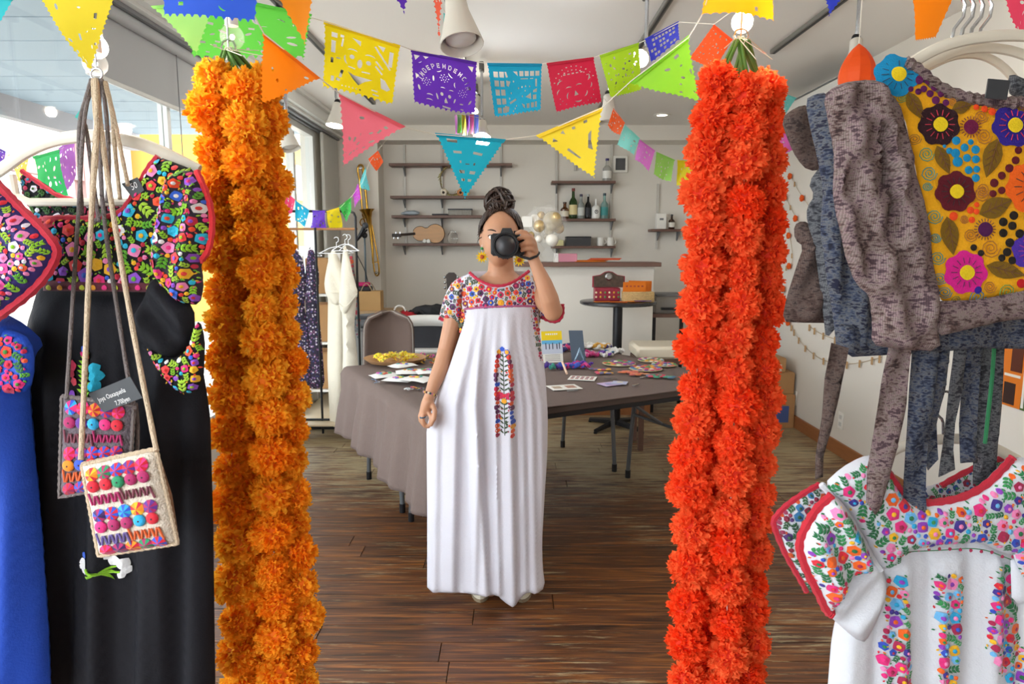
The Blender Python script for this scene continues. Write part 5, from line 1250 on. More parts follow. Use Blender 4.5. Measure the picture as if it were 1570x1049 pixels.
flag(t, [(838, 97), (910, 88), (923, 158), (853, 174)], 1.87, 'c8123c', d_face, label='crimson square flag with a face')
flag(t, [(919, 85), (979, 66), (986, 136), (934, 153)], 1.87, 'a4cc18', d_random(3, 34, .028), label='lime square flag', d1=1.85)
flag(t, [(987, 62), (1040, 33), (1043, 60), (1000, 95)], 1.83, '3a40c8', d_grid(8, 4, 2), label='blue violet square flag', d1=1.79, teeth=6)
flag(t, [(268, -22), (480, 24), (470, 96), (290, 88)], 1.42, '66d048', d_random(5, 30, .035), label='green square flag behind the orange garland', d1=1.55)
flag(t, [(1094, 38), (1122, 62), (1090, 114), (1058, 88)], 1.62, 'f4561a', d_random(8, 30, .03, .08), label='orange red flag left of the stems', d1=1.6, teeth=7)
# triangle pennants, nearer
t = thing('pennant_string', 'string of triangle pennants in orange, pink, teal, yellow and lime hanging lower across the room', 'bunting', P(780, 200, 1.55))
string_line(t, [(20, -25, .9), (70, -8, .92), (170, -5, .95), (258, -12, .97), (385, 15, 1.0), (405, 52, 1.04), (493, 122, 1.1), (520, 143, 1.3), (622, 196, 1.45), (667, 206, 1.55), (774, 214, 1.6), (822, 208, 1.62), (922, 166, 1.5), (968, 124, 1.4), (1055, 58, 1.3), (1078, 20, 1.15), (1090, -20, 1.1)])
flag(t, [(55, -12), (178, -8), (132, 108)], .92, 'e8d432', d_random(11, 12, .035), True, 'yellow pennant at top left', d1=.95, teeth=16)
flag(t, [(-60, -30), (20, 0), (-20, 58)], .9, '10a8b0', None, True, 'teal pennant cut by the left picture edge', teeth=8)
flag(t, [(232, 10), (330, 2), (308, 88)], 1.12, 'a0dc70', None, True, 'pale green pennant behind the blue one', teeth=10)
flag(t, [(238, -140), (410, -150), (388, 32), (256, 30)], .97, '2a5ad8', d_random(13, 20, .03), False, 'blue square cut by the top of the picture')
flag(t, [(405, -42), (486, -40), (464, 66)], 1.02, 'f8920a', None, True, 'orange pennant cut by the top of the picture', teeth=10)
flag(t, [(404, 50), (494, 122), (396, 158)], 1.04, 'f8860a', d_random(15, 8, .035), True, 'orange pennant over the orange garland', d1=1.1, teeth=14)
flag(t, [(520, 143), (623, 195), (524, 256)], 1.32, 'f8788c', d_random(17, 14, .035), True, 'pink pennant', d1=1.44, teeth=12)
flag(t, [(667, 204), (776, 214), (713, 306)], 1.56, '08b0cc', lambda: [rect(.14,.07,.3,.12,.05), rect(.6,.07,.8,.12,.05), rect(.2,.25,.36,.29), rect(.58,.25,.76,.29,.1), rect(.3,.4,.34,.44), rect(.44,.44,.54,.455), rect(.64,.42,.68,.46), rect(.25,.55,.42,.6), rect(.58,.55,.76,.6), rect(.27,.68,.42,.72), rect(.56,.68,.72,.72), rect(.48,.88,.6,.9)], True, 'teal pennant in the middle', d1=1.6, teeth=17)
flag(t, [(821, 209), (924, 164), (912, 274)], 1.62, 'f8dc20', lambda: [[(.1,.2),(.16,.14),(.18,.22)], [(.3,.12),(.36,.09),(.36,.16)], rect(.5,.1,.55,.14), rect(.7,.08,.76,.12), [(.2,.4),(.26,.38),(.4,.6),(.34,.6)], [(.75,.3),(.82,.26),(.8,.42),(.84,.56),(.7,.5)]], True, 'yellow pennant right of the middle', d1=1.52, teeth=15)
flag(t, [(966, 126), (1056, 54), (1070, 160)], 1.4, '96dc28', d_random(21, 9, .035), True, 'lime pennant', d1=1.3, teeth=13)
flag(t, [(1090, -60), (1175, -62), (1190, 30), (1076, 22)], 1.13, 'f89410', d_random(22, 12, .04), False, 'orange pennant above the red garland', teeth=9)
# right end pennants
t = thing('pennant_string', 'string of pennants in blue, orange and pink at the top right corner', 'bunting', P(1430, 10, 1.2))
string_line(t, [(1180, -30, 1.6), (1250, -15, 1.5), (1305, -12, 1.4), (1390, -20, 1.15), (1475, -15, 1.1), (1535, -15, 1.05), (1620, -25, 1.0)])
flag(t, [(1252, -30), (1312, -28), (1268, 28)], 1.5, '3448d8', d_random(24, 8, .05), True, 'blue pennant tip', teeth=9)
flag(t, [(1388, -40), (1478, -38), (1440, 56), (1410, 60)], 1.12, 'f8880a', None, False, 'orange pennant right of the spotlight', teeth=9)
flag(t, [(1530, -45), (1640, -50), (1566, 58)], 1.05, 'f0486a', d_random(26, 10, .05), True, 'pink pennant at the corner', teeth=12)
# centre: edge-on strips and tips
t = thing('pennant_string', 'string running into the room with a purple pennant tip and flags seen edge on', 'bunting', P(640, 0, 1.6))
string_line(t, [(560, -40, 1.4), (640, -20, 1.6), (668, -10, 2.0), (684, 22, 2.6), (700, 140, 3.6), (710, 176, 4.2), (742, 182, 4.3)])
flag(t, [(590, -30), (634, -32), (620, 22)], 1.6, '5c2ab8', None, True, 'purple pennant tip at the top edge', teeth=6)
flag(t, [(661, -20), (681, -20), (672, 52)], 2.0, 'f0501c', d_random(31, 12, .06), True, 'narrow orange red pennant seen edge on', teeth=9, d1=2.3)
flag(t, [(680, 20), (690, 26), (686, 82), (681, 78)], 2.6, '70d0cc', None, False, 'aqua flag seen edge on', d1=2.8, teeth=5)
for i, (x, c_, l_) in enumerate(((697, 'd870d8', 'lilac'), (701, '40b860', 'green'), (708, 'f0dc20', 'yellow'), (714, '7a50d0', 'violet'), (720, 'e02a6a', 'pink'), (727, '4a60d8', 'blue'))):
    flag(t, [(x, 176), (x+7, 177), (x+6, 207 - (i % 2)*5), (x+1, 208)], 4.2, c_, None, False, l_ + ' flag seen edge on behind the teal pennant', d1=4.5, teeth=4)
# small flags, back left and back right
t = thing('paper_bunting', 'small pastel bunting rising from the clothes rack to the shelves at back left', 'bunting', P(500, 330, 4.6))
string_line(t, [(400, 275, 4.2), (436, 293, 4.3), (450, 305, 4.4), (478, 322, 4.6), (500, 324, 4.7), (522, 318, 4.8), (540, 300, 4.9), (556, 280, 5.1), (566, 250, 5.3), (580, 230, 5.5), (600, 205, 5.8)])
for c4, d_, c_, l_ in (([(433, 290), (452, 306), (446, 326), (434, 330)], 4.35, 'f0507c', 'small pink flag'), ([(453, 307), (476, 323), (471, 349), (450, 338)], 4.5, '20b8dc', 'small blue flag'), ([(479, 323), (499, 323), (498, 350), (477, 350)], 4.6, '8050e0', 'small violet flag'), ([(501, 324), (520, 318), (524, 349), (506, 350)], 4.7, 'f4e020', 'small yellow flag'), ([(521, 317), (538, 303), (539, 326), (528, 341)], 4.85, '50c860', 'small green flag'), ([(540, 301), (549, 282), (555, 305), (543, 321)], 5.0, 'c850d0', 'small magenta flag'), ([(552, 280), (561, 256), (565, 292), (556, 290)], 5.2, '68ccd4', 'small aqua flag'), ([(566, 245), (580, 231), (587, 248), (575, 262)], 5.4, 'f0602c', 'small orange flag')):
    flag(t, c4, d_, c_, d_random(int(d_*100), 9, .06), False, l_, teeth=5)
t = thing('paper_bunting', 'small pastel bunting descending to the red garland at back right', 'bunting', P(990, 220, 4.6))
string_line(t, [(925, 150, 4.0), (941, 168, 4.2), (957, 190, 4.3), (980, 212, 4.5), (1006, 232, 4.7), (1036, 245, 4.9), (1060, 247, 5.0), (1130, 245, 4.9), (1190, 205, 4.6), (1240, 180, 4.3)])
for c4, d_, c_, l_ in (([(940, 166), (957, 190), (949, 209), (932, 192)], 4.25, 'f0642c', 'small orange flag'), ([(958, 191), (980, 213), (970, 240), (947, 221)], 4.4, '8ce0d4', 'small mint flag'), ([(980, 214), (1005, 231), (997, 262), (972, 246)], 4.6, 'e880dc', 'small pink flag'), ([(1006, 233), (1035, 245), (1029, 279), (1001, 268)], 4.8, 'a4dc68', 'small green flag'), ([(1038, 245), (1062, 248), (1060, 284), (1040, 284)], 4.95, 'f4e020', 'small yellow flag'), ([(1186, 206), (1215, 196), (1224, 226), (1195, 240)], 4.55, 'e86cc0', 'small pink flag right of the red garland'), ([(1192, 140), (1222, 150), (1205, 178), (1190, 165)], 4.2, '70ccc8', 'small aqua flag by the air conditioner')):
    flag(t, c4, d_, c_, d_random(int(d_*77), 12, .05), False, l_, teeth=5)
# bunting seen through the window at far left
t = thing('paper_bunting', 'faded bunting with green and lilac flags by the left window behind the hanger', 'bunting', P(80, 230, 2.55))
string_line(t, [(-20, 225, 2.4), (20, 238, 2.45), (60, 238, 2.5), (95, 228, 2.6), (118, 205, 2.7), (128, 160, 2.8)])
for c4, d_, c_, l_ in (([(-12, 222), (8, 232), (4, 262), (-14, 250)], 2.42, '7a50c0', 'violet flag at the picture edge'), ([(14, 238), (44, 238), (46, 285), (20, 270)], 2.46, 'f0dc60', 'pale yellow flag'), ([(50, 240), (92, 230), (98, 300), (70, 306)], 2.54, '40c870', 'green flag with cut marks'), ([(92, 228), (114, 212), (112, 268), (96, 300)], 2.62, 'c878d8', 'lilac flag'), ([(116, 180), (130, 160), (134, 190), (120, 195)], 2.75, '70d8d0', 'small aqua flag')):
    flag(t, c4, d_, c_, d_random(int(d_*91), 16, .05), False, l_, teeth=6)
# orange paper shade hung below the right spotlight
t = thing('paper_lantern', 'orange paper lantern hanging under the spotlight at right', 'paper lantern', P(1316, 125, 1.75))
c = P(1315, 100, 1.75); k = pix(1.75)
b = MB(); pr = []
for i in range(9): a = PI*i/8; pr.append((k*26*math.sin(a*.62+.02)**.8 if i else .001, k*(30 - 58*i/8)))
obj('paper_body', MB().lathe(c, pr[:], cmat('f8641c', 'paper'), 10, cap=False), None, t, smooth=False)
obj('hanging_thread', MB().tube([c + Vector((0, 0, k*30)), c + Vector((0, 0, CZ - c.z))], .0012, stringm, 5), None, t)
flag(t, [(1244, 90), (1302, 88), (1296, 128), (1254, 134)], 1.72, '4048d0', None, False, 'blue corner behind the shade', teeth=5) if 0 else None

# ================================================================ marigold garlands
def pom_mesh(name, m, core, seed, n=300):
    r = random.Random(seed); b = MB()
    b.ball((0, 0, 0), .66, core, 12, 8)
    for i in range(n):
        z = 1 - 2*(i+.5)/n; q = i*2.39996; s = math.sqrt(1-z*z); d = Vector((s*math.cos(q), s*math.sin(q), z)); d = (d + Vector([r.gauss(0, .12) for _ in range(3)])).normalized()
        u = d.orthogonal().normalized(); u = Matrix.Rotation(r.random()*6.28, 3, d) @ u; w = d.cross(u)
        L = r.uniform(.82, 1.12); wd_ = r.uniform(.11, .19); c = d*.5
        cu = w * r.uniform(-.18, .18)
        p0 = c - u*wd_*.3; p1 = c + u*wd_*.3; a = d*L*.86 - u*wd_ + cu*.6; e = d*L*.86 + u*wd_ + cu*.6
        t1 = d*L*1.0 - u*wd_*.62 + cu*1.3 + w*.05; t2 = d*L*.93 + cu*1.1 - w*.06; t3 = d*L*1.01 + u*wd_*.62 + cu*1.3 + w*.05
        b.add([p0, p1, e, t3, t2, t1, a], [(0, 1, 2, 6), (6, 2, 4), (2, 3, 4), (6, 4, 5)], m)
    return mesh_of(name, b, None, False)
def petal_mat(name, col, col2):
    m = D.materials.new(name); m.use_nodes = True; n = m.node_tree.nodes; l = m.node_tree.links; b = n['Principled BSDF']; b.inputs['Roughness'].default_value = .75; b.inputs['Specular IOR Level'].default_value = .2
    tc = n.new('ShaderNodeTexCoord'); t = n.new('ShaderNodeTexNoise'); t.inputs['Scale'].default_value = 2.2; l.new(tc.outputs['Object'], t.inputs[0])
    oi = n.new('ShaderNodeObjectInfo'); ad = n.new('ShaderNodeMath'); ad.operation = 'MULTIPLY_ADD'; ad.inputs[1].default_value = .45; l.new(oi.outputs['Random'], ad.inputs[0]); l.new(t.outputs[0], ad.inputs[2])
    mr = n.new('ShaderNodeMapRange'); mr.inputs[1].default_value = .3; mr.inputs[2].default_value = 1.1; l.new(ad.outputs[0], mr.inputs[0])
    mx = n.new('ShaderNodeMix'); mx.data_type = 'RGBA'; mx.inputs[6].default_value = srgb(col); mx.inputs[7].default_value = srgb(col2); l.new(mr.outputs[0], mx.inputs[0]); l.new(mx.outputs[2], b.inputs['Base Color'])
    tb = n.new('ShaderNodeBsdfTranslucent'); l.new(mx.outputs[2], tb.inputs[0]); ms = n.new('ShaderNodeMixShader'); ms.inputs[0].default_value = .5
    l.new(b.outputs[0], ms.inputs[1]); l.new(tb.outputs[0], ms.inputs[2]); l.new(ms.outputs[0], n['Material Output'].inputs[0]); return m
stemm = mat('stem_green', '4f7a2c', .6, var=.2, scale=40); thrm = mat('pale_thread', 'dcd8c4', .7)
def garland(col, col2, core, left, right, y0, rows, labs, grp, seed, d0, stem_top, nback=2):
    pm = petal_mat('marigold_' + col, col, col2); cm3 = mat('marigold_core_' + core, core, .8)
    ms = [pom_mesh('marigold_flower', pm, cm3, seed + i) for i in range(5)]
    r = random.Random(seed)
    def ip(tab, y):
        for (ya, xa), (yb, xb) in zip(tab, tab[1:]):
            if ya <= y <= yb: return xa + (xb-xa)*(y-ya)/(yb-ya)
        return tab[0][1] if y < tab[0][0] else tab[-1][1]
    cols = [(.235, 0), (.62, -.012), (.86, .03), (.42, .062), (.80, .078)]
    for ci, (fr, dy) in enumerate(cols):
        pts = []; Y = d0 + dy; y = y0 + (ci*17) % 31
        if ci == 2: y += 12
        t = thing('marigold_garland', labs[ci], 'garland', P(ip(left, y0)*(1-fr)+ip(right, y0)*fr, y0, Y), grp)
        while y < 1110:
            L, R_ = ip(left, y), ip(right, y); x = L*(1-fr)+R_*fr
            rad = (.0385 if ci < 2 else .034) * r.uniform(.86, 1.14)
            x += r.uniform(-5, 5); p = P(x, y, Y + r.uniform(-.006, .006)); pts.append(p)
            inst('marigold_flower', r.choice(ms), t, p, (r.random()*6, r.random()*6, r.random()*6), (rad, rad, rad*.92))
            y += rad*2*1047/Y*.80
        obj('string', MB().tube([P(stem_top[0] + (ci-2)*2, stem_top[1], d0 + .02)] + pts, .0011, thrm, 5), None, t)
        for k in range(2):
            a = P(stem_top[0] + (ci-2)*4 + k*4, stem_top[1] + 6, d0 + .02 - .01*k); b_ = pts[0].lerp(a, .25) + Vector((.006*(k-.5), 0, 0)); obj('green_stem', MB().tube([a, b_], [.0028, .0036], stemm, 7), None, t)
        obj('thread_wrap', MB().tube([P(stem_top[0]+(ci-2)*5+2, stem_top[1]+4, d0), pts[0] + Vector((.004, -.02, .05))], .0008, thrm, 5), None, t)
    q = P(stem_top[0], stem_top[1], d0 + .02); h = thing('hanging_hook', 'clear hook with a wire holding the ' + grp, 'hook', q)
    obj('wire', MB().tube([q, Vector((q.x, q.y, CZ))], .0016, steelm, 5), None, h); obj('clip', MB().tube([q + Vector((.012*math.cos(i/8*2*PI), 0, .012*math.sin(i/8*2*PI))) for i in range(9)], .002, steelm, 6), None, h)
garland('ff9a0a', 'ffcc3c', 'ec7c0a', [(100, 300), (250, 296), (500, 314), (700, 318), (1040, 333), (1110, 336)], [(100, 420), (300, 436), (450, 452), (700, 470), (1000, 488), (1110, 492)], 122, 20,
        ['orange marigold garland, front strand at the left edge of the bundle', 'orange marigold garland, front strand in the middle of the bundle', 'orange marigold garland, strand at the right edge of the bundle', 'orange marigold garland, rear strand between the two front ones', 'orange marigold garland, rear strand at the right, half hidden'], 'orange marigold garlands', 21, 1.18, (350, 72))
garland('ff4a12', 'ff8248', 'd4300a', [(100, 1075), (250, 1052), (400, 1040), (550, 1030), (750, 1020), (1110, 1012)], [(100, 1192), (400, 1198), (600, 1192), (800, 1182), (1110, 1168)], 128, 20,
        ['red orange marigold garland, front strand at the left edge of the bundle', 'red orange marigold garland, front strand in the middle of the bundle', 'red orange marigold garland, strand at the right edge of the bundle', 'red orange marigold garland, rear strand between the two front ones', 'red orange marigold garland, rear strand at the right, half hidden'], 'red orange marigold garlands', 51, 1.18, (1136, 55))
# globe string lights near the ceiling
glb = mat('globe_glass', 'f4f2ee', .04, alpha=.18, spec=1)
def globe(px, py, d, r, lab, lit):
    c = P(px, py, d); t = thing('globe_bulb', lab, 'light bulb', c, 'clear globe bulbs'); 
    obj('glass_globe', MB().ball(c, r, glb, 20, 14), None, t); obj('socket', MB().lathe(c + Vector((0, 0, r*.9)), [(.001, 0), (.011, 0), (.011, .02), (.006, .026)], whitem, 12), None, t)
    obj('filament', MB().ball(c, r*.22, mat('filament', 'fff0c8', .5, emit=12 if lit else 3), 8, 6), None, t)
    if lit:
        ld = D.lights.new('lamp_light', 'POINT'); ld.energy = 4; ld.shadow_soft_size = r; ld.color = (1, .93, .82); lo = D.objects.new('lamp_light', ld); COL.objects.link(lo); lo.parent = t
    obj('cord', MB().tube([c + Vector((0, 0, r+.02)), Vector((c.x, c.y, CZ))], .0016, blackm, 5), None, t)
globe(147, 72, 1.15, .018, 'bright globe bulb above the bag cords, upper one', True); globe(146, 98, 1.12, .018, 'globe bulb above the bag cords, lower one', False)
globe(356, 57, 1.22, .02, 'clear globe bulb above the orange garlands', False); globe(1138, 34, 1.24, .018, 'clear globe bulb above the red garlands', True)
# ================================================================ clothes hanging near the mirror, left
BR = ('e0257a', 'f04a20', 'f5b414', '1fb4d8', '2f62d8', 'f284b8', 'f0eef0', 'c01838', '8e4ac8', 'e83a3a'); GR = ('8ac41c', '5fae28', 'a4cc30')
blackc = mat('black_cotton_dress', '16161c', .75, bump=.12, bscale=300, spec=.25); bluec = mat('cobalt_cotton', '1747b4', .65, bump=.12, bscale=300)
redtrim = cmat('b81430'); plas = mat('hanger_plastic', 'd8d0c0', .4)
def fold(k, a, ph=0, k2=0): return lambda x, y: a * math.sin((x + k2 * (y - 600)) * k + ph + .5 * math.sin(y * .012)) + a * .35 * math.sin(x * k * 2.3 + y * .01)
def cloth(par, name, poly, d, m, bulge=.012, edge=14, folds=None, sm=1, step=10, back=None, label=None):
    pa = Patch(poly, d, bulge, edge, folds, sm, back, step); o = obj(name, pa.mb(m), None, par, label, smooth=80); return pa, o
def stitched(par, pa, poly, cols, greens, name='embroidery', **k):
    b = MB(); embroider(pa.S, poly, cols, greens, mb=b, **k)
    return obj(name, b, None, par, kind='stuff', smooth=False)
def piping(par, pa, pts, r=.0035, m=None, name='red_trim', eps=.002): return obj(name, trim(pa.S, pts, r, m or redtrim, eps=eps, wob=.25), None, par)

t = thing('black_dress', 'black dress with bright embroidered yoke on a white hanger at the left', 'dress', P(170, 1049, 1.05))
pa, _ = cloth(t, 'skirt', [(60, 436), (150, 438), (245, 440), (280, 470), (305, 540), (322, 640), (328, 800), (332, 1080), (24, 1080), (26, 800), (30, 600), (40, 500)], 1.075, blackc, .035, 40, lambda x, y: .014 * min(1, max(0, (y - 430) / 160)) * (math.sin(x * .075 + y * .002) + .4 * math.sin(x * .19 + 1)), step=12)
b = MB()   # flower spray in the middle of the skirt
S = lambda x, y, e=0: pa.S(x, y, e)
for i in range(9):
    y = 600 - i * 7.5; L = 20 - i * .9
    for s in (-1, 1): leaf(b, S, 153 + 1.5*math.sin(i), y, L, 3.2, (-PI/2 + s * 1.05), cmat('8ac41c'), .003)
trim(S, [(150, 615), (153, 570), (154, 540)], .0018, cmat('8ac41c'), b, 5, .003)
for x, y, r, c in ((152, 532, 9, '2f62d8'), (148, 538, 6, 'e0257a'), (160, 540, 6, 'f04a20'), (173, 556, 8, '1fb4d8'), (176, 568, 9, '1fb4d8'), (174, 582, 8, '1fb4d8'), (128, 556, 9, 'd0305a'), (126, 568, 7, 'b8284a'), (130, 580, 7, 'e0485a'), (126, 600, 7, '8e4ac8'), (186, 838, 6, 'f0eef0'), (192, 846, 8, 'f0eef0'), (204, 852, 9, 'f0eef0'), (208, 862, 7, 'f0eef0'), (202, 868, 6, 'f0eef0'), (150, 846, 7, 'f0eef0'), (153, 856, 7, 'f0eef0'), (148, 852, 5, 'f0eef0'), (152, 835, 5, '2f62d8')):
    blob(b, S, x, y, r, cmat(c), 5, .3, x, .0035)
for s, a in ((1, -.15), (1, .3), (1, 3.3), (1, 2.8), (1, .8)): leaf(b, S, 176, 858, 24, 2, a, cmat('8ac41c'), .003)
trim(S, [(160, 852), (176, 862), (200, 864)], .002, cmat('8ac41c'), b, 5, .003)
obj('skirt_embroidery', b, None, t, kind='stuff', smooth=False)
yoke, _ = cloth(t, 'yoke', [(62, 340), (85, 330), (120, 334), (160, 334), (188, 326), (206, 300), (226, 262), (242, 240), (270, 250), (300, 262), (318, 300), (322, 360), (300, 410), (262, 438), (232, 446), (70, 442), (50, 400), (52, 360)], 1.045, blackc, .014, 14, step=9)
stitched(t, yoke, yoke.poly, BR, GR, 'yoke_embroidery', big=11, small=4.6, seed=3, nbig=260, nsm=900, nleaf=1600)
piping(t, yoke, [(62, 338), (100, 334), (160, 336), (190, 326), (210, 296), (228, 262), (243, 240)], .0042)
band, _ = cloth(t, 'waist_band', [(66, 430), (236, 434), (236, 448), (66, 446)], 1.03, cmat('5e1428'), .004, 6, sm=0, step=8)
b = MB()
for i in range(10): blob(b, band.S, 78 + i * 17, 441, 4.5, cmat(('c8d03a', 'f0a020', 'e0257a')[i % 3]), 3, .3, -PI/2, .002)
obj('band_embroidery', b, None, t, kind='stuff')
bn, _ = cloth(t, 'back_neckline', [(30, 262), (60, 275), (100, 305), (130, 314), (200, 312), (214, 300), (214, 345), (120, 350), (60, 345), (34, 300)], 1.10, blackc, .005, 10, step=9)
stitched(t, bn, bn.poly, ('a01c3c', 'c0305a', 'd8d4dc', '1f7a9a'), ('3a6a28', '2f5a24'), 'back_embroidery', big=8, small=4, seed=5, nbig=80, nsm=200, nleaf=300)
piping(t, bn, [(34, 262), (62, 280), (100, 308), (200, 314)], .0035)
sl, _ = cloth(t, 'upper_sleeve', [(243, 330), (250, 285), (270, 262), (300, 262), (318, 298), (326, 340), (322, 380), (306, 400), (312, 440), (306, 468), (280, 466), (252, 446), (236, 410), (234, 370)], 1.005, mat('dark_sleeve', '241c2c', .7), .022, 16, lambda x, y: .006*math.sin(x*.16+y*.03), step=9)
stitched(t, sl, sl.poly, BR, GR, 'sleeve_embroidery', big=9, small=4, seed=8, nbig=200, nsm=800, nleaf=1200)
piping(t, sl, [(302, 262), (318, 296), (327, 340), (322, 382), (308, 400)], .0045, cmat('d8202c')); 
cloth(t, 'sleeve_lining', [(194, 500), (215, 470), (228, 432), (244, 425), (272, 455), (296, 470), (300, 510), (275, 550), (240, 548), (214, 524)], 1.0, blackc, .014, 16, lambda x, y: .008*math.sin(x*.1-y*.08), step=9)
ls, _ = cloth(t, 'lower_sleeve', [(222, 530), (236, 536), (262, 552), (288, 540), (296, 505), (306, 490), (314, 520), (312, 580), (296, 606), (272, 600), (248, 575)], .99, blackc, .012, 12, step=8)
stitched(t, ls, ls.poly, BR, GR, 'lower_sleeve_embroidery', big=8, small=4, seed=9, nbig=80, nsm=300, nleaf=500)
hp = [(-14, 270), (8, 256), (40, 232), (85, 213), (145, 207), (205, 216), (255, 236), (305, 262)]
hg = [P(x, y, 1.085) for x, y in smooth_poly(hp, 3, False)]
ho = obj('hanger', MB().tube(hg, .0098, plas, 10, flat=.7, up=(0, 0, 1)), None, t)
obj('hanger_bar', MB().tube([P(18, 268, 1.085), P(24, 300, 1.085), P(45, 310, 1.085), P(205, 310, 1.085), P(260, 300, 1.085), P(300, 266, 1.085)], .0062, plas, 8), None, ho)
obj('hanger_hook', MB().tube([P(145, 205, 1.085), P(145, 170, 1.085), P(152, 150, 1.085), P(150, 132, 1.085), P(140, 128, 1.085), P(134, 140, 1.085)], .0018, wirem, 6), None, ho)

t = thing('blue_dress', 'cobalt blue dress with an embroidered sleeve at the left picture edge', 'dress', P(10, 1049, 1.0))
cloth(t, 'skirt', [(-90, 470), (10, 480), (40, 498), (66, 526), (52, 545), (44, 600), (52, 700), (64, 850), (72, 960), (76, 1080), (-100, 1080)], 1.0, bluec, .03, 30, fold(.07, .012), step=12)
sk = Patch([(-90, 500), (20, 506), (48, 520), (54, 560), (46, 600), (-90, 615)], .975, .01, 12)
obj('sleeve_cuff', sk.mb(bluec), None, t, smooth=80)
stitched(t, sk, [(-20, 510), (20, 512), (46, 530), (50, 575), (38, 600), (-20, 606)], ('e03a20', 'd81830', 'e0257a', 'f05a30', 'c01848'), ('3a7a2c', '2f6a3a', '5fae28'), 'cuff_embroidery', big=9, small=4, seed=4, nbig=80, nsm=200, nleaf=400)
sv, _ = cloth(t, 'sleeve', [(-60, 262), (-5, 272), (12, 290), (36, 318), (66, 345), (92, 372), (95, 392), (80, 420), (50, 452), (20, 478), (0, 492), (-60, 500)], .955, mat('violet_cotton', '30286e', .7), .03, 30, step=9)
stitched(t, sv, [(-30, 275), (0, 284), (30, 320), (60, 348), (86, 378), (86, 394), (60, 428), (24, 462), (-4, 482), (-30, 486)], ('f284b8', 'f05a30', 'f5b414', 'e0d8e8', 'd81830', 'f284b8', 'e04a9a'), GR, 'sleeve_embroidery', big=9, small=4.2, seed=6, nbig=200, nsm=700, nleaf=1000)
piping(t, sv, [(-20, 262), (2, 282), (36, 320), (66, 347), (91, 375), (93, 392), (78, 420), (50, 450), (20, 474), (-2, 490), (-20, 492)], .0058, cmat('b81430'))

# bags on cords
cordg = mat('grey_cord', '7a706e', .9, bump=.6, bscale=400); cordb = mat('beige_cord', 'cdb79c', .9, bump=.6, bscale=400)
def cord(par, pts, m, d0, d1, r=.0028, name='cord'):
    q = smooth_poly(pts, 2, False); w = [P(x, y, d0 + (d1-d0)*i/(len(q)-1)) for i, (x, y) in enumerate(q)]
    return obj(name, MB().tube(w, [r*(1+.12*(i % 2)) for i in range(len(w))], m, 8), None, par)
def bag(name, lab, quad, d, th, base, side, rows, cols2, d_top):
    a, b_, c, e = quad; t = thing(name, lab, 'bag', P((e[0]+c[0])/2, max(e[1], c[1]), d), 'embroidered woven bags')
    M = lambda u, v: ((a[0]*(1-u)+b_[0]*u)*(1-v)+(e[0]*(1-u)+c[0]*u)*v, (a[1]*(1-u)+b_[1]*u)*(1-v)+(e[1]*(1-u)+c[1]*u)*v)
    pa, body = cloth(t, 'bag_body', [a, b_, c, e], d, base, th, 16, sm=0, step=9, back=th*1.2)
    SS = lambda u, v, e_=0: pa.S(*M(u, v), e_)
    w_ = math.hypot(b_[0]-a[0], b_[1]-a[1])
    Sx = lambda x, y, e_=0: pa.S(x, y, e_)
    bd = MB(); trim(Sx, [a, b_, c, e, a], .0028, side, bd, 6, .001, 0, 5, .35); obj('whip_stitched_edge', bd, None, t)
    k = 0
    for kind, v, items in rows:
        n = len(items)
        for i, it in enumerate(items):
            u = .09 + .82*(i+.5)/n; x, y = M(u, v); r = w_*.09
            if kind == 'pin':
                g = MB(); segs = 10; p = [M(u + .09*math.cos(q*2*PI/segs), v + .074*math.sin(q*2*PI/segs)) for q in range(segs)]
                ctr = SS(u, v, .006)
                for q in range(segs):
                    g.add([ctr, Sx(*p[q], .002), Sx(*p[(q+1) % segs], .002)], [(0, 2, 1)], cmat(it[(q//1) % len(it)]))
                obj('felt_pinwheel', g, None, t, smooth=False)
            elif kind == 'yo':
                g = MB(); g.ball(SS(u, v, .003), w_*.086*pix(d), cmat(it), 12, 6, (1, .42, 1)); g.ball(SS(u, v, .003)+Vector((0, -w_*.086*pix(d)*.42, 0)), w_*.014*pix(d), cmat('3a2030'), 6, 4, (1, .4, 1)); obj('felt_puff', g, None, t)
            else:
                z = []; m_ = 3
                u0 = .09 + .82*i/n; 
                for j in range(10): z.append(M(u0 + .82/n*j/9, v + (.085 if j % 2 else -.085)))
                g = MB(); trim(Sx, z, .0017, cmat(it), g, 6, .0025, 1, 4); obj('zigzag_stitch', g, None, t)
    return t, pa, M
C = {'r': 'd0102c', 'p': 'e0257a', 'm': 'a81a5e', 'v': '5c2a8e', 'o': 'f08a10', 'y': 'f5b414', 'g': '1a8a5a', 'b': '2a50c8', 'c': '1fa4d8', 'u': '3a1a5a', 'n': '7a3a4a', 'k': '6a5a9a', 'w': 'd8602a'}
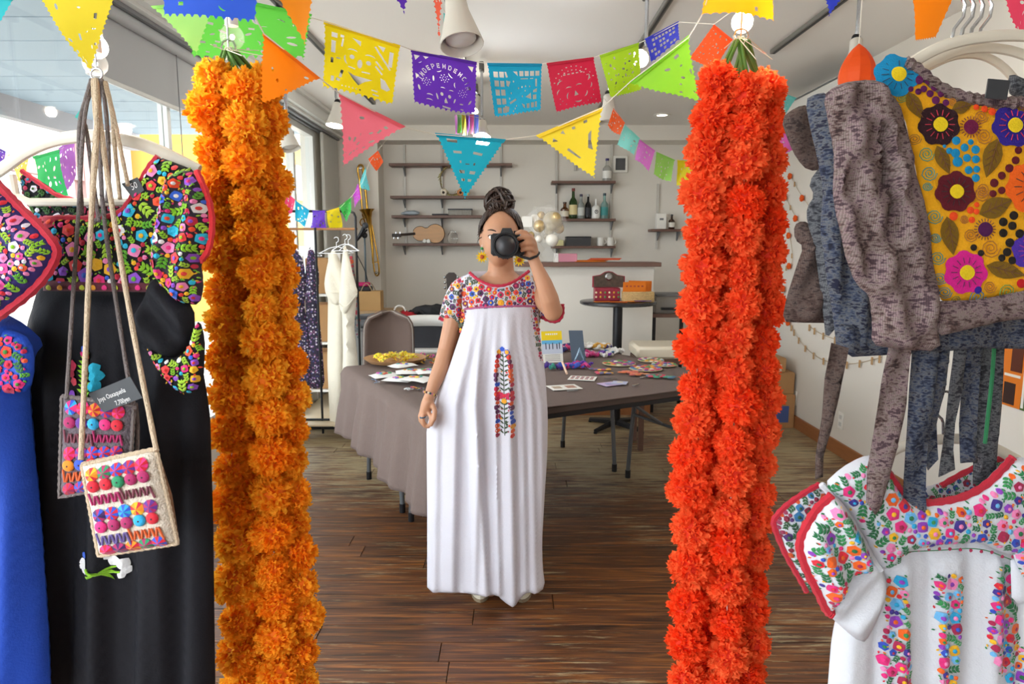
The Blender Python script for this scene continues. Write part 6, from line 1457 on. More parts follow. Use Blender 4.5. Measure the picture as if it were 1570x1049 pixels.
t2, pa2, M2 = bag('small_bag', 'grey woven bag with pink embroidery, behind the cream bag', [(96, 607), (206, 622), (199, 742), (92, 762)], .975, .008, mat('grey_wool', '6a5f66', .95, var=.3, scale=150, bump=.5, bscale=300), cordg,
    [('pin', .09, (('p','r'), ('b','c'), ('o','r'), ('r','v'), ('p','r'))), ('yo', .24, ('m', 'v', 'c', 'p', 'r')), ('zig', .4, ('n', 'm')), ('pin', .56, (('p','r'), ('m','v'), ('r','b'), ('r','b'), ('v','r'))), ('yo', .68, ('o', 'b', 'r', 'r', 'm')), ('zig', .8, ('w', 'm')), ('pin', .93, (('m','r'), ('m','b'), ('r','m'), ('r','v'), ('p','r')))] and
    [(k, v, tuple(tuple(C[z] for z in it) if isinstance(it, tuple) else C[it] for it in its)) for k, v, its in [('pin', .09, (('p','b','c'), ('p','r'), ('o','r'), ('r','v'), ('p','r'))), ('yo', .24, ('m', 'v', 'c', 'p', 'r')), ('zig', .4, ('n', 'm')), ('pin', .56, (('p','r'), ('m','v'), ('r','b'), ('r','b'), ('v','r'))), ('yo', .68, ('o', 'b', 'r', 'r', 'm')), ('zig', .8, ('w', 'm')), ('pin', .93, (('m','r'), ('m','b'), ('r','m'), ('r','v'), ('p','r')))]], None, 1.1)
cord(t2, [(144, 124), (128, 175), (122, 300), (112, 450), (102, 612)], cordg, 1.06, .97); cord(t2, [(146, 124), (150, 200), (158, 330), (176, 450), (198, 590), (206, 625)], cordg, 1.06, .97)
cord(t2, [(208, 618), (212, 660), (208, 720)], cordg, .985, .985)
t1, pa1, M1 = bag('small_bag', 'cream woven bag with rows of felt puffs and zigzags, in front', [(126, 712), (240, 688), (273, 833), (152, 852)], .93, .012, mat('cream_wool', 'ded2c2', .95, var=.1, scale=100, bump=.5, bscale=300), cordb,
    [(k, v, tuple(tuple(C[z] for z in it) if isinstance(it, tuple) else C[it] for it in its)) for k, v, its in [('pin', .115, (('o','r','y'), ('g','m'), ('b','r'), ('v','r'), ('p','r'))), ('yo', .235, ('r', 'r', 'g', 'm', 'm')), ('zig', .385, ('m', 'n')), ('pin', .55, (('u','m','b'), ('b','r'), ('c','b'), ('o','y','r'), ('v','m'))), ('yo', .67, ('p', 'm', 'm', 'c', 'r')), ('zig', .815, ('k', 'w')), ('pin', .935, (('p','r'), ('m','u'), ('o','r'), ('g','m'), ('b','r')))]], None, 1.1)
cord(t1, [(147, 122), (150, 200), (140, 320), (134, 480), (124, 705)], cordb, 1.04, .925, .0034); cord(t1, [(147, 122), (158, 230), (180, 370), (206, 520), (240, 692)], cordb, 1.04, .925, .0034)
obj('brown_gusset', MB().tube([P(241, 694, .935), P(257, 760, .938), P(273, 830, .935)], [.002, .006, .002], mat('brown_wool', '8a6a50', .95), 8), None, t1)
lp = thing('cord_bundle', 'bundle of looped grey and beige cords hanging over the white hanger', 'cords', P(150, 330, 1.0))
for i, (pts, m) in enumerate((([(140, 122), (132, 150), (122, 182), (120, 230), (126, 330)], cordg), ([(122, 182), (132, 190), (140, 260), (152, 340)], cordg), ([(142, 122), (146, 180), (150, 205)], cordb), ([(152, 122), (152, 190), (156, 300)], cordg), ([(156, 122), (164, 180), (168, 260), (164, 310)], cordg), ([(160, 126), (172, 170), (176, 230), (184, 305)], cordb), ([(162, 126), (175, 180), (185, 230), (196, 284)], cordb), ([(150, 122), (148, 190), (142, 250), (140, 330)], cordb), ([(126, 330), (130, 345), (138, 350), (146, 340), (152, 330)], cordg))):
    cord(lp, pts, m, 1.05, 1.02)
obj('ring_hook', MB().tube([P(148 + 9*math.cos(q/12*2*PI), 114 + 9*math.sin(q/12*2*PI), 1.06) for q in range(13)] , .0016, steelm, 6), None, lp)
obj('hang_wire', MB().tube([P(148, 106, 1.06), Vector((P(148, 106, 1.06).x, 1.06, CZ))], .0014, steelm, 5), None, lp)
blk = mat('black_card', '34373c', .5)
def tagcard(par_lab, quad, d, lines, name='price_tag', cat='tag'):
    a, b_, c, e = quad; t = thing(name, par_lab, cat, P(*c, d)); M = lambda u, v, y=0: P((a[0]*(1-u)+b_[0]*u)*(1-v)+(e[0]*(1-u)+c[0]*u)*v, (a[1]*(1-u)+b_[1]*u)*(1-v)+(e[1]*(1-u)+c[1]*u)*v, d) + Vector((0, -y, 0))
    g = MB().add([M(0, 0, 0), M(1, 0, 0), M(1, 1, 0), M(0, 1, 0), M(0, 0, .0012), M(1, 0, .0012), M(1, 1, .0012), M(0, 1, .0012)], [(0,1,2,3), (7,6,5,4), (0,4,5,1), (1,5,6,2), (2,6,7,3), (3,7,4,0)], blk); obj('card', g, None, t, smooth=False)
    for txt, u, v, s, asp in lines:
        obj('lettering', text_mb(txt, lambda x, y: M(u + x*asp, v - y, .0018), s, mat('chalk_white', 'e8e8e8', .6)), None, t, smooth=False)
    return t
tagcard('black price tag with white handwriting, hanging on the grey bag', [(136, 604), (200, 577), (219, 610), (160, 632)], .955, [('Joya Oaxaqueña', .08, .52, .30, .34), ('7,700yen', .36, .92, .30, .34)])
tagcard('small black tag with big white characters at the red neckline', [(187, 282), (211, 272), (222, 292), (204, 304)], 1.03, [('50', .3, .62, .6, .75)])

# ================================================================ clothes hanging near the mirror, right
def ikat(name, cols, sc=1.0, stripe=260):
    m = D.materials.new(name); m.use_nodes = True; n = m.node_tree.nodes; l = m.node_tree.links; b = n['Principled BSDF']; b.inputs['Roughness'].default_value = .95
    tc = n.new('ShaderNodeTexCoord'); t1 = n.new('ShaderNodeTexNoise'); t1.inputs['Scale'].default_value = 40*sc; t1.inputs['Detail'].default_value = 6; l.new(tc.outputs['Object'], t1.inputs[0])
    mp = n.new('ShaderNodeMapping'); mp.inputs['Scale'].default_value = (1, .3, 2.2); l.new(tc.outputs['Object'], mp.inputs[0])
    t2 = n.new('ShaderNodeTexNoise'); t2.inputs['Scale'].default_value = 150; t2.inputs['Detail'].default_value = 2; l.new(mp.outputs[0], t2.inputs[0])
    wv = n.new('ShaderNodeTexWave'); wv.inputs['Scale'].default_value = stripe/1.6; wv.bands_direction = 'X'; wv.inputs['Distortion'].default_value = 3; wv.inputs['Detail'].default_value = 2; wv.inputs['Detail Scale'].default_value = 2; l.new(tc.outputs['Object'], wv.inputs[0])
    cr = n.new('ShaderNodeValToRGB'); e = cr.color_ramp.elements; e[0].position = .38; e[0].color = srgb(cols[0]); e[1].position = .62; e[1].color = srgb(cols[-1])
    for i, c in enumerate(cols[1:-1]): x = e.new(.38 + .24*(i+1)/(len(cols)-1)); x.color = srgb(c)
    mm = n.new('ShaderNodeMath'); mm.operation = 'MULTIPLY_ADD'; mm.inputs[1].default_value = .5; l.new(t2.outputs[0], mm.inputs[0])
    m2 = n.new('ShaderNodeMath'); m2.operation = 'MULTIPLY'; m2.inputs[1].default_value = .55; l.new(t1.outputs[0], m2.inputs[0]); l.new(m2.outputs[0], mm.inputs[2]); l.new(mm.outputs[0], cr.inputs[0])
    mx = n.new('ShaderNodeMix'); mx.data_type = 'RGBA'; mx.blend_type = 'MULTIPLY'; mx.inputs[0].default_value = .4; l.new(cr.outputs[0], mx.inputs[6]); l.new(wv.outputs['Color'], mx.inputs[7]); l.new(mx.outputs[2], b.inputs['Base Color'])
    bp = n.new('ShaderNodeBump'); bp.inputs['Strength'].default_value = .25; bp.inputs['Distance'].default_value = .003; l.new(wv.outputs['Fac'], bp.inputs['Height']); l.new(bp.outputs[0], b.inputs['Normal']); return m
ikp = ikat('woven_mauve', ('3a2a2a', '6a5250', '8a7c76', '927a7c', '503c42')); iki = ikat('woven_indigo', ('181a2a', '262e48', '4c5468', '6c6e72', '20223a'), 1.3, 420); ikb = ikat('woven_brown', ('30221e', '54403a', '665650', '3a2c2a')); ikg = ikat('woven_grey', ('22242a', '44454c', '707276', '30303a'), 1.2, 300)
t = thing('brown_woven_blouse', 'brown grey woven blouse, rearmost of three at the right, sleeve beside the red garland', 'blouse', P(1235, 495, 1.05))
cloth(t, 'shoulder', [(1197, 182), (1220, 164), (1240, 160), (1256, 200), (1266, 260), (1240, 262), (1222, 244), (1208, 215)], 1.05, ikb, .012, 14, fold(.1, .004))
cloth(t, 'sleeve_edge', [(1262, 250), (1278, 290), (1282, 400), (1284, 500), (1266, 520), (1258, 440), (1250, 375), (1238, 340), (1238, 318), (1250, 300), (1240, 280)], 1.04, ikg, .012, 12, fold(.12, .006))
cloth(t, 'sleeve', [(1218, 345), (1232, 338), (1244, 345), (1256, 380), (1262, 430), (1276, 470), (1280, 496), (1200, 494), (1206, 455), (1222, 405), (1232, 378), (1220, 368)], 1.06, ikb, .016, 16, lambda x, y: .008*math.sin(x*.12+y*.06))
t = thing('indigo_woven_blouse', 'indigo woven blouse in the middle of the three, hem under the mauve one', 'blouse', P(1400, 540, 1.0))
cloth(t, 'sleeve', [(1236, 152), (1250, 144), (1266, 142), (1292, 160), (1310, 250), (1320, 340), (1335, 430), (1352, 460), (1352, 534), (1310, 546), (1284, 540), (1280, 505), (1268, 430), (1258, 350), (1262, 290), (1254, 240), (1244, 200)], 1.0, iki, .016, 14, fold(.14, .007))
cloth(t, 'hem', [(1282, 496), (1360, 505), (1440, 505), (1580, 480), (1600, 536), (1500, 534), (1440, 540), (1300, 548)], .985, iki, .008, 10, fold(.06, .004), sm=1)
ties = (([(1276, 526), (1302, 534), (1290, 590), (1276, 650), (1262, 700), (1262, 732), (1250, 735), (1250, 700), (1260, 640), (1266, 580)], ikb, 'brown tie, leftmost'),
        ([(1362, 532), (1398, 538), (1390, 620), (1380, 665), (1366, 720), (1352, 775), (1342, 790), (1328, 770), (1330, 720), (1342, 660), (1352, 590)], ikp, 'mauve tie'),
        ([(1400, 536), (1440, 540), (1430, 620), (1422, 700), (1420, 760), (1421, 792), (1386, 794), (1386, 740), (1388, 690), (1394, 610)], iki, 'indigo tie, wide'),
        ([(1432, 536), (1456, 538), (1448, 600), (1436, 650), (1440, 705), (1424, 722), (1418, 700), (1424, 620)], iki, 'indigo tie, behind'),
        ([(1462, 532), (1482, 532), (1476, 600), (1466, 650), (1462, 690), (1464, 720), (1440, 732), (1446, 690), (1452, 640), (1456, 590)], ikg, 'grey narrow tie'),
        ([(1480, 530), (1508, 532), (1502, 600), (1498, 650), (1496, 708), (1472, 710), (1472, 650), (1476, 590)], iki, 'dark tie'),
        ([(1508, 488), (1546, 486), (1538, 580), (1530, 680), (1528, 750), (1492, 742), (1492, 680), (1498, 590)], ikg, 'patterned tie, rightmost'))
for i, (poly, m, lb) in enumerate(ties): cloth(t, 'tie', poly, .955 + .012*i, m, .0018, 5, lambda x, y: .007*math.sin(y*.03+x*.05)+.002*math.sin(x*.5), sm=0, step=8, label=lb, back=.001)
gs = Patch([(1518, 495), (1528, 495), (1516, 678), (1506, 676)], .995, .004, 6); obj('green_stripe', MB().tube([P(1527, 490, 1.015), P(1521, 580, 1.015), P(1510, 680, 1.015)], .003, cmat('1f7a4a'), 6), None, t)
t = thing('mauve_woven_blouse', 'mauve woven blouse with a mustard flower panel on white hangers at the right', 'blouse', P(1450, 530, .92))
def main_d(x, y): return .925
pz, _ = cloth(t, 'sleeve', [(1264, 146), (1280, 132), (1302, 125), (1335, 121), (1356, 130), (1378, 156), (1390, 190), (1396, 225), (1404, 262), (1420, 320), (1432, 400), (1440, 462), (1440, 508), (1437, 538), (1395, 538), (1336, 529), (1340, 495), (1336, 455), (1312, 436), (1298, 400), (1284, 340), (1276, 285), (1280, 225), (1270, 180)], .925, ikp, .016, 14,
      lambda x, y: .007*math.sin((x - .22*y)*.13+.8) + .004*math.sin(x*.06+y*.05) + .004*math.sin((x+.5*y)*.13) + (-.022 if abs((x-1362) - (y-300)*.12) < 7 and 190 < y < 330 else 0), step=7)
pn_, pno = cloth(t, 'front_panel', [(1340, 118), (1362, 104), (1386, 96), (1404, 108), (1432, 134), (1470, 152), (1520, 160), (1600, 160), (1620, 452), (1540, 454), (1446, 468), (1425, 400), (1405, 260), (1388, 180), (1362, 140)], .935, cmat('f4ac10', 'felt'), .006, 10, step=10, sm=1)
cloth(t, 'hem_band', [(1434, 462), (1500, 460), (1600, 440), (1610, 486), (1540, 492), (1438, 516)], .915, ikp, .008, 10, sm=1)
piping(t, pn_, [(1385, 97), (1405, 108), (1432, 134), (1470, 151), (1520, 159), (1600, 161)], .0088, ikp, 'neck_binding', .001)
AP = {}
def appl(kind, x, y, r, c, **k):
    g = MB(); Sx = pn_.S; m = cmat(c, 'felt')
    if kind == 'flower':
        blob(g, Sx, x, y, r, m, k.get('n', 7), .22, k.get('rot', .3), .003, seg=5, dome=.002); obj('felt_flower', g, None, pno)
        g2 = MB(); blob(g2, Sx, x, y, r*.34, cmat('e8c814', 'felt'), 4, .04, 0, .0065, seg=4); obj('flower_center', g2, None, pno) 
        g3 = MB()
        for i in range(14):
            q = i*2*PI/14; g3.tube([Sx(x + r*.42*math.cos(q), y + r*.42*math.sin(q), .0055), Sx(x + r*.68*math.cos(q), y + r*.68*math.sin(q), .0050)], .0006, cmat(k.get('st', 'a8183a')), 4)
        obj('stitches', g3, None, pno)
    elif kind == 'disc': blob(g, Sx, x, y, r, m, 4, .05, x, .003, seg=3, dome=.0018); obj('felt_disc', g, None, pno)
    elif kind == 'sun':
        blob(g, Sx, x, y, r, m, 4, .04, 0, .003, seg=4, dome=.002); obj('felt_disc', g, None, pno); g3 = MB()
        for i in range(20): q = i*2*PI/20; g3.tube([Sx(x + r*1.08*math.cos(q), y + r*1.08*math.sin(q), .0025), Sx(x + r*1.45*math.cos(q), y + r*1.45*math.sin(q), .002)], .0005, m, 4)
        obj('stitches', g3, None, pno)
    elif kind == 'leaf':
        leaf(g, Sx, x, y, r, k['w'], k['a'], m, .0026, .0012, 5); obj('felt_leaf', g, None, pno); g3 = MB(); ca, sa = math.cos(k['a']), math.sin(k['a']); vm = cmat('6a3a10')
        g3.tube([Sx(x + r*u*ca, y + r*u*sa, .0045) for u in (.08, .3, .5, .7, .92)], .0006, vm, 4)
        for u in (.25, .42, .6):
            for s in (-1, 1): g3.tube([Sx(x + r*u*ca, y + r*u*sa, .0042), Sx(x + r*(u+.16)*ca - s*k['w']*.55*sa, y + r*(u+.16)*sa + s*k['w']*.55*ca, .0036)], .0005, vm, 4)
        obj('leaf_veins', g3, None, pno)
    elif kind == 'spiral':
        pts = [(x + r*(1-q/26)*math.cos(q*.72), y + r*(1-q/26)*math.sin(q*.72)) for q in range(24)]; g.tube([Sx(a, b_, .0018) for a, b_ in pts], .0007, cmat(c), 4); obj('spiral_stitch', g, None, pno)
Z = lambda a, b: (1340 + a/4.77, 80 + b/4.77)   # zoom of the upper half
Z2 = lambda a, b: (1390 + a/4.766, 280 + b/4.766)
for (a, b_), r, c, kw in ((Z(145, 175), 34, '0c86b8', dict(n=6, st='083a5a')), (Z(445, 540), 33, '2c0c16', dict(n=7, st='c0183a')), (Z(985, 545), 34, '2c1a86', dict(n=7, st='c0183a')), (Z2(325, 70), 32, '5e0a1c', dict(n=7, st='2a0810')), (Z2(400, 655), 34, 'd81a8a', dict(n=7, st='5a0a4a', rot=.1)), (Z(1120, 990), 42, 'f0620c', dict(n=7, st='4a1a0a')), (Z2(870, 500), 30, '4a2aa0', dict(n=6, st='a0208a'))): appl('flower', a, b_, r, c, **kw)
for a, b_, r in ((300, 215, 33), (365, 225, 24), (412, 272, 26), (335, 280, 25), (295, 300, 24), (380, 315, 27), (458, 318, 24), (422, 362, 30), (495, 380, 25), (240, 280, 22)): appl('disc', *Z(a, b_), r/4.77, '5a1050')
for a, b_, r in ((570, 655, 32), (675, 665, 22), (630, 705, 30), (710, 720, 32), (565, 745, 34), (520, 728, 24), (648, 780, 30), (712, 790, 30), (580, 808, 38), (660, 868, 30), (718, 862, 26), (712, 925, 30), (485, 695, 14)): appl('disc', *Z(a, b_), r/4.77, '0c86b8')
for a, b_, r in ((1020, 725, 28), (1000, 797, 30), (955, 855, 32), (900, 908, 30), (845, 962, 32), (900, 1015, 28)): appl('disc', *Z(a, b_), r/4.77, '5e0a1c')
for a, b_, r, c in ((715, 412, 22, 'f04a14'), (775, 425, 25, 'f04a14'), (830, 445, 28, 'f04a14')): appl('disc', *Z(a, b_), r/4.77, c)
for a, b_, r, c in ((605, 5, 30, '5e0a1c'), (660, 62, 27, '5e0a1c'), (598, 85, 27, '5e0a1c'), (312, 248, 32, 'f04a14'), (435, 205, 27, 'f04a14'), (480, 165, 20, 'f04a14'), (478, 215, 22, 'f04a14'), (445, 275, 24, 'f04a14'), (748, 243, 33, '1c1410'), (672, 290, 33, '1c1410'), (738, 318, 32, '1c1410'), (672, 370, 32, '1c1410'), (792, 375, 34, '1c1410'), (720, 440, 34, '1c1410'), (700, 508, 32, '1c1410'), (662, 550, 27, '1c1410'), (738, 568, 30, '1c1410'), (458, 475, 25, '1c1410'), (510, 515, 24, '1c1410'), (488, 780, 30, '2a1a8a'), (803, 735, 34, 'c00a1c'), (870, 700, 22, '8a0a2c')): appl('disc', *Z2(a, b_), r/4.766, c)
appl('sun', *Z(678, 555), 11.5, '6a0a3c'); appl('sun', *Z2(543, 343), 11.5, '4a0a48')
for (a, b_), L, w, ang in ((Z(215, 300), 50, 11, 1.05), (Z(540, 430), 32, 10, -.25), (Z(430, 690), 48, 11, 1.15), (Z(870, 640), 62, 15, 1.85), (Z(1010, 400), 32, 8, .5), (Z(1090, 700), 50, 10, 1.2), (Z2(500, 235), 56, 16, -.42), (Z2(265, 250), 60, 14, 1.4), (Z2(550, 605), 62, 13, .25), (Z2(850, 180), 40, 12, 1.2)): appl('leaf', a, b_, L, '7a5a0c', w=w, a=ang)
for (a, b_), r, c in ((Z(550, 372), 7, 'c07a10'), (Z(755, 480), 11, 'b06a10'), (Z(775, 620), 13, 'b06a10'), (Z(360, 750), 12, '5a9a7a'), (Z(380, 890), 12, '4a9a9a'), (Z(280, 640), 9, 'b07a20'), (Z(370, 985), 7, '5aa08a'), (Z(770, 1010), 11, 'b06a10'), (Z(180, 340), 8, '8aa04a'), (Z2(520, 85), 12, 'b06a10'), (Z2(395, 270), 7, 'b06a10'), (Z2(440, 385), 11, 'b06a10'), (Z2(585, 480), 15, 'b06a10'), (Z2(580, 760), 10, 'b06a10'), (Z2(180, 250), 12, '5a9a8a'), (Z2(190, 405), 8, '4a9a9a'), (Z2(205, 550), 11, '5a9a8a'), (Z2(225, 700), 10, '4a8a9a'), (Z2(260, 800), 10, '4a8a9a'), (Z2(710, 795), 14, '6a9a4a'), (Z2(495, 835), 14, '4a8a9a'), (Z2(340, 860), 9, '8a8a3a')): appl('spiral', a, b_, r, c)
for i, (pts, dd, r_) in enumerate((([(1386, 106), (1410, 88), (1450, 68), (1500, 57), (1560, 53), (1640, 62), (1700, 90)], .945, .0078), ([(1398, 112), (1430, 94), (1470, 76), (1520, 72), (1570, 82), (1640, 120)], .975, .0070), ([(1420, 104), (1460, 84), (1500, 82), (1535, 98), (1562, 130), (1590, 170)], 1.0, .0062))):
    ho = obj('hanger', MB().tube([P(x, y, dd) for x, y in smooth_poly(pts, 3, False)], r_, plas, 10, flat=.7, up=(0, 0, 1)), None, t)
    for hx in ((1465 + 14*i), (1478 + 14*i)): obj('hook', MB().tube([P(hx-6, 62, dd), P(hx-2, 44, dd), P(hx+12, 26, dd), P(hx+15, 8, dd), P(hx+8, -8, dd), P(hx-6, -10, dd)], .0022, steelm, 7), None, ho)
obj('brand_label', MB().box(P(1529, 137, .915), (.028, .002, .024), blk, R=Matrix.Rotation(.08, 3, 'Y')), None, t)
cloth(t, 'folded_collar', [(1545, 116), (1560, 114), (1600, 140), (1600, 160), (1550, 152)], .955, ikg, .006, 8)

WB = ('d81830', 'f0620c', 'f5b414', '1fa4d8', '2a4ab8', 'f284b8', '8e3ab8', 'e0257a', '6ab4e8', 'a8184a', '3a2a8a'); WG = ('1a7a44', '2a8a4a', '146a3c')
whc = mat('white_muslin', 'd9dce4', .8, bump=.15, bscale=350)
t = thing('white_blouse', 'white blouse with dense flower embroidery and red trim, below the woven ones at right', 'blouse', P(1420, 1049, 1.0))
bd_, _ = cloth(t, 'body', [(1300, 870), (1350, 850), (1440, 830), (1500, 824), (1560, 850), (1600, 900), (1610, 1080), (1268, 1080), (1276, 980), (1286, 930)], 1.03, whc, .02, 26, lambda x, y: .006*math.sin(x*.09+y*.004)+.003*math.sin(x*.23+y*.006)+.004*math.sin(x*.3)*max(0, 1-(y-840)/60), step=11)
bk_, _ = cloth(t, 'back_neckline', [(1398, 752), (1440, 742), (1480, 722), (1520, 704), (1552, 700), (1552, 740), (1480, 762), (1410, 770)], 1.07, whc, .004, 8)
stitched(t, bk_, bk_.poly, ('a8183a', '8a1a3a', '2a4a8a'), WG, 'back_embroidery', big=6, small=3, seed=2, nbig=60, nsm=100, nleaf=150)
piping(t, bk_, [(1440, 744), (1480, 722), (1520, 705), (1550, 700)], .0045)
yk, _ = cloth(t, 'yoke', [(1262, 744), (1290, 718), (1318, 702), (1338, 697), (1352, 712), (1372, 742), (1390, 764), (1420, 770), (1470, 762), (1505, 746), (1535, 716), (1552, 700), (1600, 705), (1600, 830), (1550, 852), (1500, 832), (1440, 836), (1384, 846), (1376, 866), (1352, 874), (1336, 852), (1312, 806), (1288, 770)], .995, whc, .02, 18, step=9)
stitched(t, yk, [(1266, 744), (1292, 721), (1320, 706), (1338, 702), (1368, 742), (1390, 770), (1420, 776), (1472, 768), (1508, 750), (1540, 718), (1556, 706), (1590, 710), (1590, 825), (1548, 846), (1500, 826), (1440, 830), (1382, 838), (1370, 860), (1354, 866), (1322, 810), (1296, 772)], WB, WG, 'yoke_embroidery', big=10, small=4.4, seed=12, nbig=420, nsm=1400, nleaf=1800)
piping(t, yk, [(1338, 697), (1356, 718), (1374, 744), (1392, 766), (1420, 771), (1470, 763), (1506, 746), (1536, 716), (1552, 700)], .0055)
piping(t, yk, [(1258, 742), (1292, 776), (1314, 812), (1338, 858), (1350, 874)], .0045, whc, 'shoulder_seam')
vn = MB(); trim(yk.S, [(1380, 845), (1440, 843), (1500, 838), (1548, 857)], .0008, cmat('1a7a44'), vn, 4, .003, 2)
for i in range(11): blob(vn, yk.S, 1390 + i*16, 843 - 3*math.sin(i*.5) + (i > 8)*6, 3, cmat('a8184a'), 3, .3, i, .004)
obj('vine_stitch', vn, None, t, kind='stuff')
sb, _ = cloth(t, 'sleeve_inside', [(1183, 796), (1200, 778), (1228, 756), (1258, 742), (1284, 764), (1268, 800), (1240, 830), (1240, 880), (1250, 908), (1234, 906), (1222, 880), (1204, 850)], 1.03, whc, .012, 12, step=8)
stitched(t, sb, sb.poly, ('7a1430', 'c04a18', '4a2a6a', '8a2a4a', '2a6a9a'), ('1a4a2c', '2a5a34'), 'inside_embroidery', big=8, small=4, seed=14, nbig=160, nsm=300, nleaf=500)
piping(t, sb, [(1256, 742), (1226, 758), (1200, 778), (1184, 796), (1188, 812), (1204, 850), (1222, 880), (1236, 906)], .0045)
sf, _ = cloth(t, 'sleeve_front', [(1275, 756), (1296, 776), (1316, 812), (1336, 852), (1334, 872), (1300, 888), (1284, 920), (1274, 944), (1256, 915), (1236, 875), (1224, 840), (1232, 806), (1252, 780)], .975, whc, .026, 20, lambda x, y: .007*math.sin(x*.1-y*.05), step=8)
stitched(t, sf, [(1276, 766), (1294, 784), (1312, 815), (1330, 852), (1326, 866), (1296, 880), (1280, 912), (1273, 930), (1258, 905), (1240, 868), (1232, 840), (1240, 806), (1256, 784)], WB, WG, 'sleeve_embroidery', big=9, small=4, seed=15, nbig=260, nsm=800, nleaf=1000)
piping(t, sf, [(1274, 757), (1250, 782), (1231, 808), (1224, 838), (1236, 874), (1254, 908), (1268, 938), (1276, 942)], .0062, cmat('c0142c'))
cloth(t, 'underarm', [(1246, 906), (1270, 920), (1296, 884), (1340, 856), (1360, 880), (1356, 930), (1334, 975), (1322, 988), (1290, 962), (1262, 935)], 1.0, whc, .014, 16, lambda x, y: .005*math.sin(x*.12+y*.1), step=9)
for poly, sd, nm in (([(1346, 876), (1374, 866), (1380, 940), (1390, 1060), (1350, 1060), (1334, 1000), (1346, 945)], 21, 'left_band'), ([(1420, 872), (1440, 866), (1462, 872), (1458, 960), (1448, 1062), (1424, 1062), (1422, 960)], 22, 'middle_band'), ([(1516, 852), (1546, 864), (1550, 940), (1566, 1045), (1545, 1048), (1512, 1014), (1497, 985), (1500, 930), (1504, 880)], 23, 'right_band')):
    stitched(t, bd_, poly, WB, WG, 'embroidered_band', big=9, small=4.2, seed=sd, nbig=140, nsm=500, nleaf=700, eps=.004)
sr, _ = cloth(t, 'right_sleeve', [(1548, 808), (1572, 790), (1620, 780), (1620, 900), (1575, 892), (1556, 860)], .985, whc, .010, 12, step=9)
stitched(t, sr, sr.poly, WB, WG, 'right_sleeve_embroidery', big=9, small=4, seed=16, nbig=80, nsm=200, nleaf=300)
cloth(t, 'right_underarm', [(1550, 850), (1575, 880), (1620, 890), (1620, 925), (1552, 926)], .995, whc, .006, 10, step=9)
hh = obj('hanger', MB().tube([P(x, y, 1.06) for x, y in smooth_poly([(1352, 704), (1380, 684), (1430, 674), (1480, 672), (1520, 684), (1560, 706)], 3, False)], .0085, plas, 10, flat=.8, up=(0, 0, 1)), None, t)
obj('hook', MB().tube([P(1446, 672, 1.06), P(1446, 648, 1.06)] + [P(1450 + 16*math.cos(q), 622 + 22*math.sin(q), 1.06) for q in [PI*.62 + i*.42 for i in range(10)]], .0022, steelm, 7), None, hh)
# ================================================================ the woman with the camera
P_room = P
def P(x, y, Y): return P_room(x, y, Y + .07)      # the figure stands a little deeper than first measured
def QP(x, y, Y): return P(x, y, Y)
def skin_mat():
    m = mat('skin', 'c28e6e', .5, var=.07, scale=14, sub=.12, bump=.05, bscale=200); return m
skin = skin_mat(); hairm = mat('dark_hair', '3a2a22', .45, var=.5, scale=60, spec=.5); 
BY = 2.62
woman = thing('person', 'woman in a long white embroidered dress holding a black camera to her face', 'person', (P(765, 915, BY).x, BY + .07, 0))
sk = MB()
def limb(pts, n=14):
    """tapered tube with round ends; pts (px, py, Y, radius m)"""
    w = [P(a, b, c) for a, b, c, _ in pts]; r = [q[3] for q in pts]
    ww, rr_ = [], []
    for i in range(len(w)-1):
        for k in range(4): t_ = k/4; ww.append(w[i].lerp(w[i+1], t_)); rr_.append(r[i]*(1-t_) + r[i+1]*t_)
    ww.append(w[-1]); rr_.append(r[-1])
    sk.tube(ww, rr_, None, n); sk.ball(ww[0], rr_[0], None, 14, 8); sk.ball(ww[-1], rr_[-1], None, 14, 8)
# trunk: elliptical rings
def ring(cx, py, hw, hd, Y):
    c = P(cx, py, Y); return [c + Vector((hw*math.cos(2*PI*i/28), hd*math.sin(2*PI*i/28), 0)) for i in range(28)]
rings = [ring(770, 612, .12, .09, 2.63), ring(769, 600, .155, .10, 2.63), ring(769, 560, .135, .09, 2.63), ring(768, 520, .115, .08, 2.63), ring(768, 480, .125, .088, 2.625), ring(768, 455, .135, .08, 2.625), ring(768, 440, .14, .068, 2.63), ring(768, 430, .115, .058, 2.63), ring(768, 423, .075, .05, 2.63), ring(768, 416, .052, .048, 2.625), ring(768, 398, .048, .048, 2.615)]
sk.add([p for r_ in rings for p in r_], [(i*28+j, i*28+(j+1) % 28, (i+1)*28+(j+1) % 28, (i+1)*28+j) for i in range(len(rings)-1) for j in range(28)][:] + [tuple(range(28))[::-1], tuple((len(rings)-1)*28+j for j in range(28))])
for s, x0 in ((-1, 748), (1, 790)):
    limb([(x0, 608, 2.63, .082), (x0-s*1, 680, 2.63, .066), (x0, 752, 2.62, .048), (x0, 800, 2.64, .048), (x0-s*2, 880, 2.65, .031), (x0-s*2, 905, 2.64, .032)])
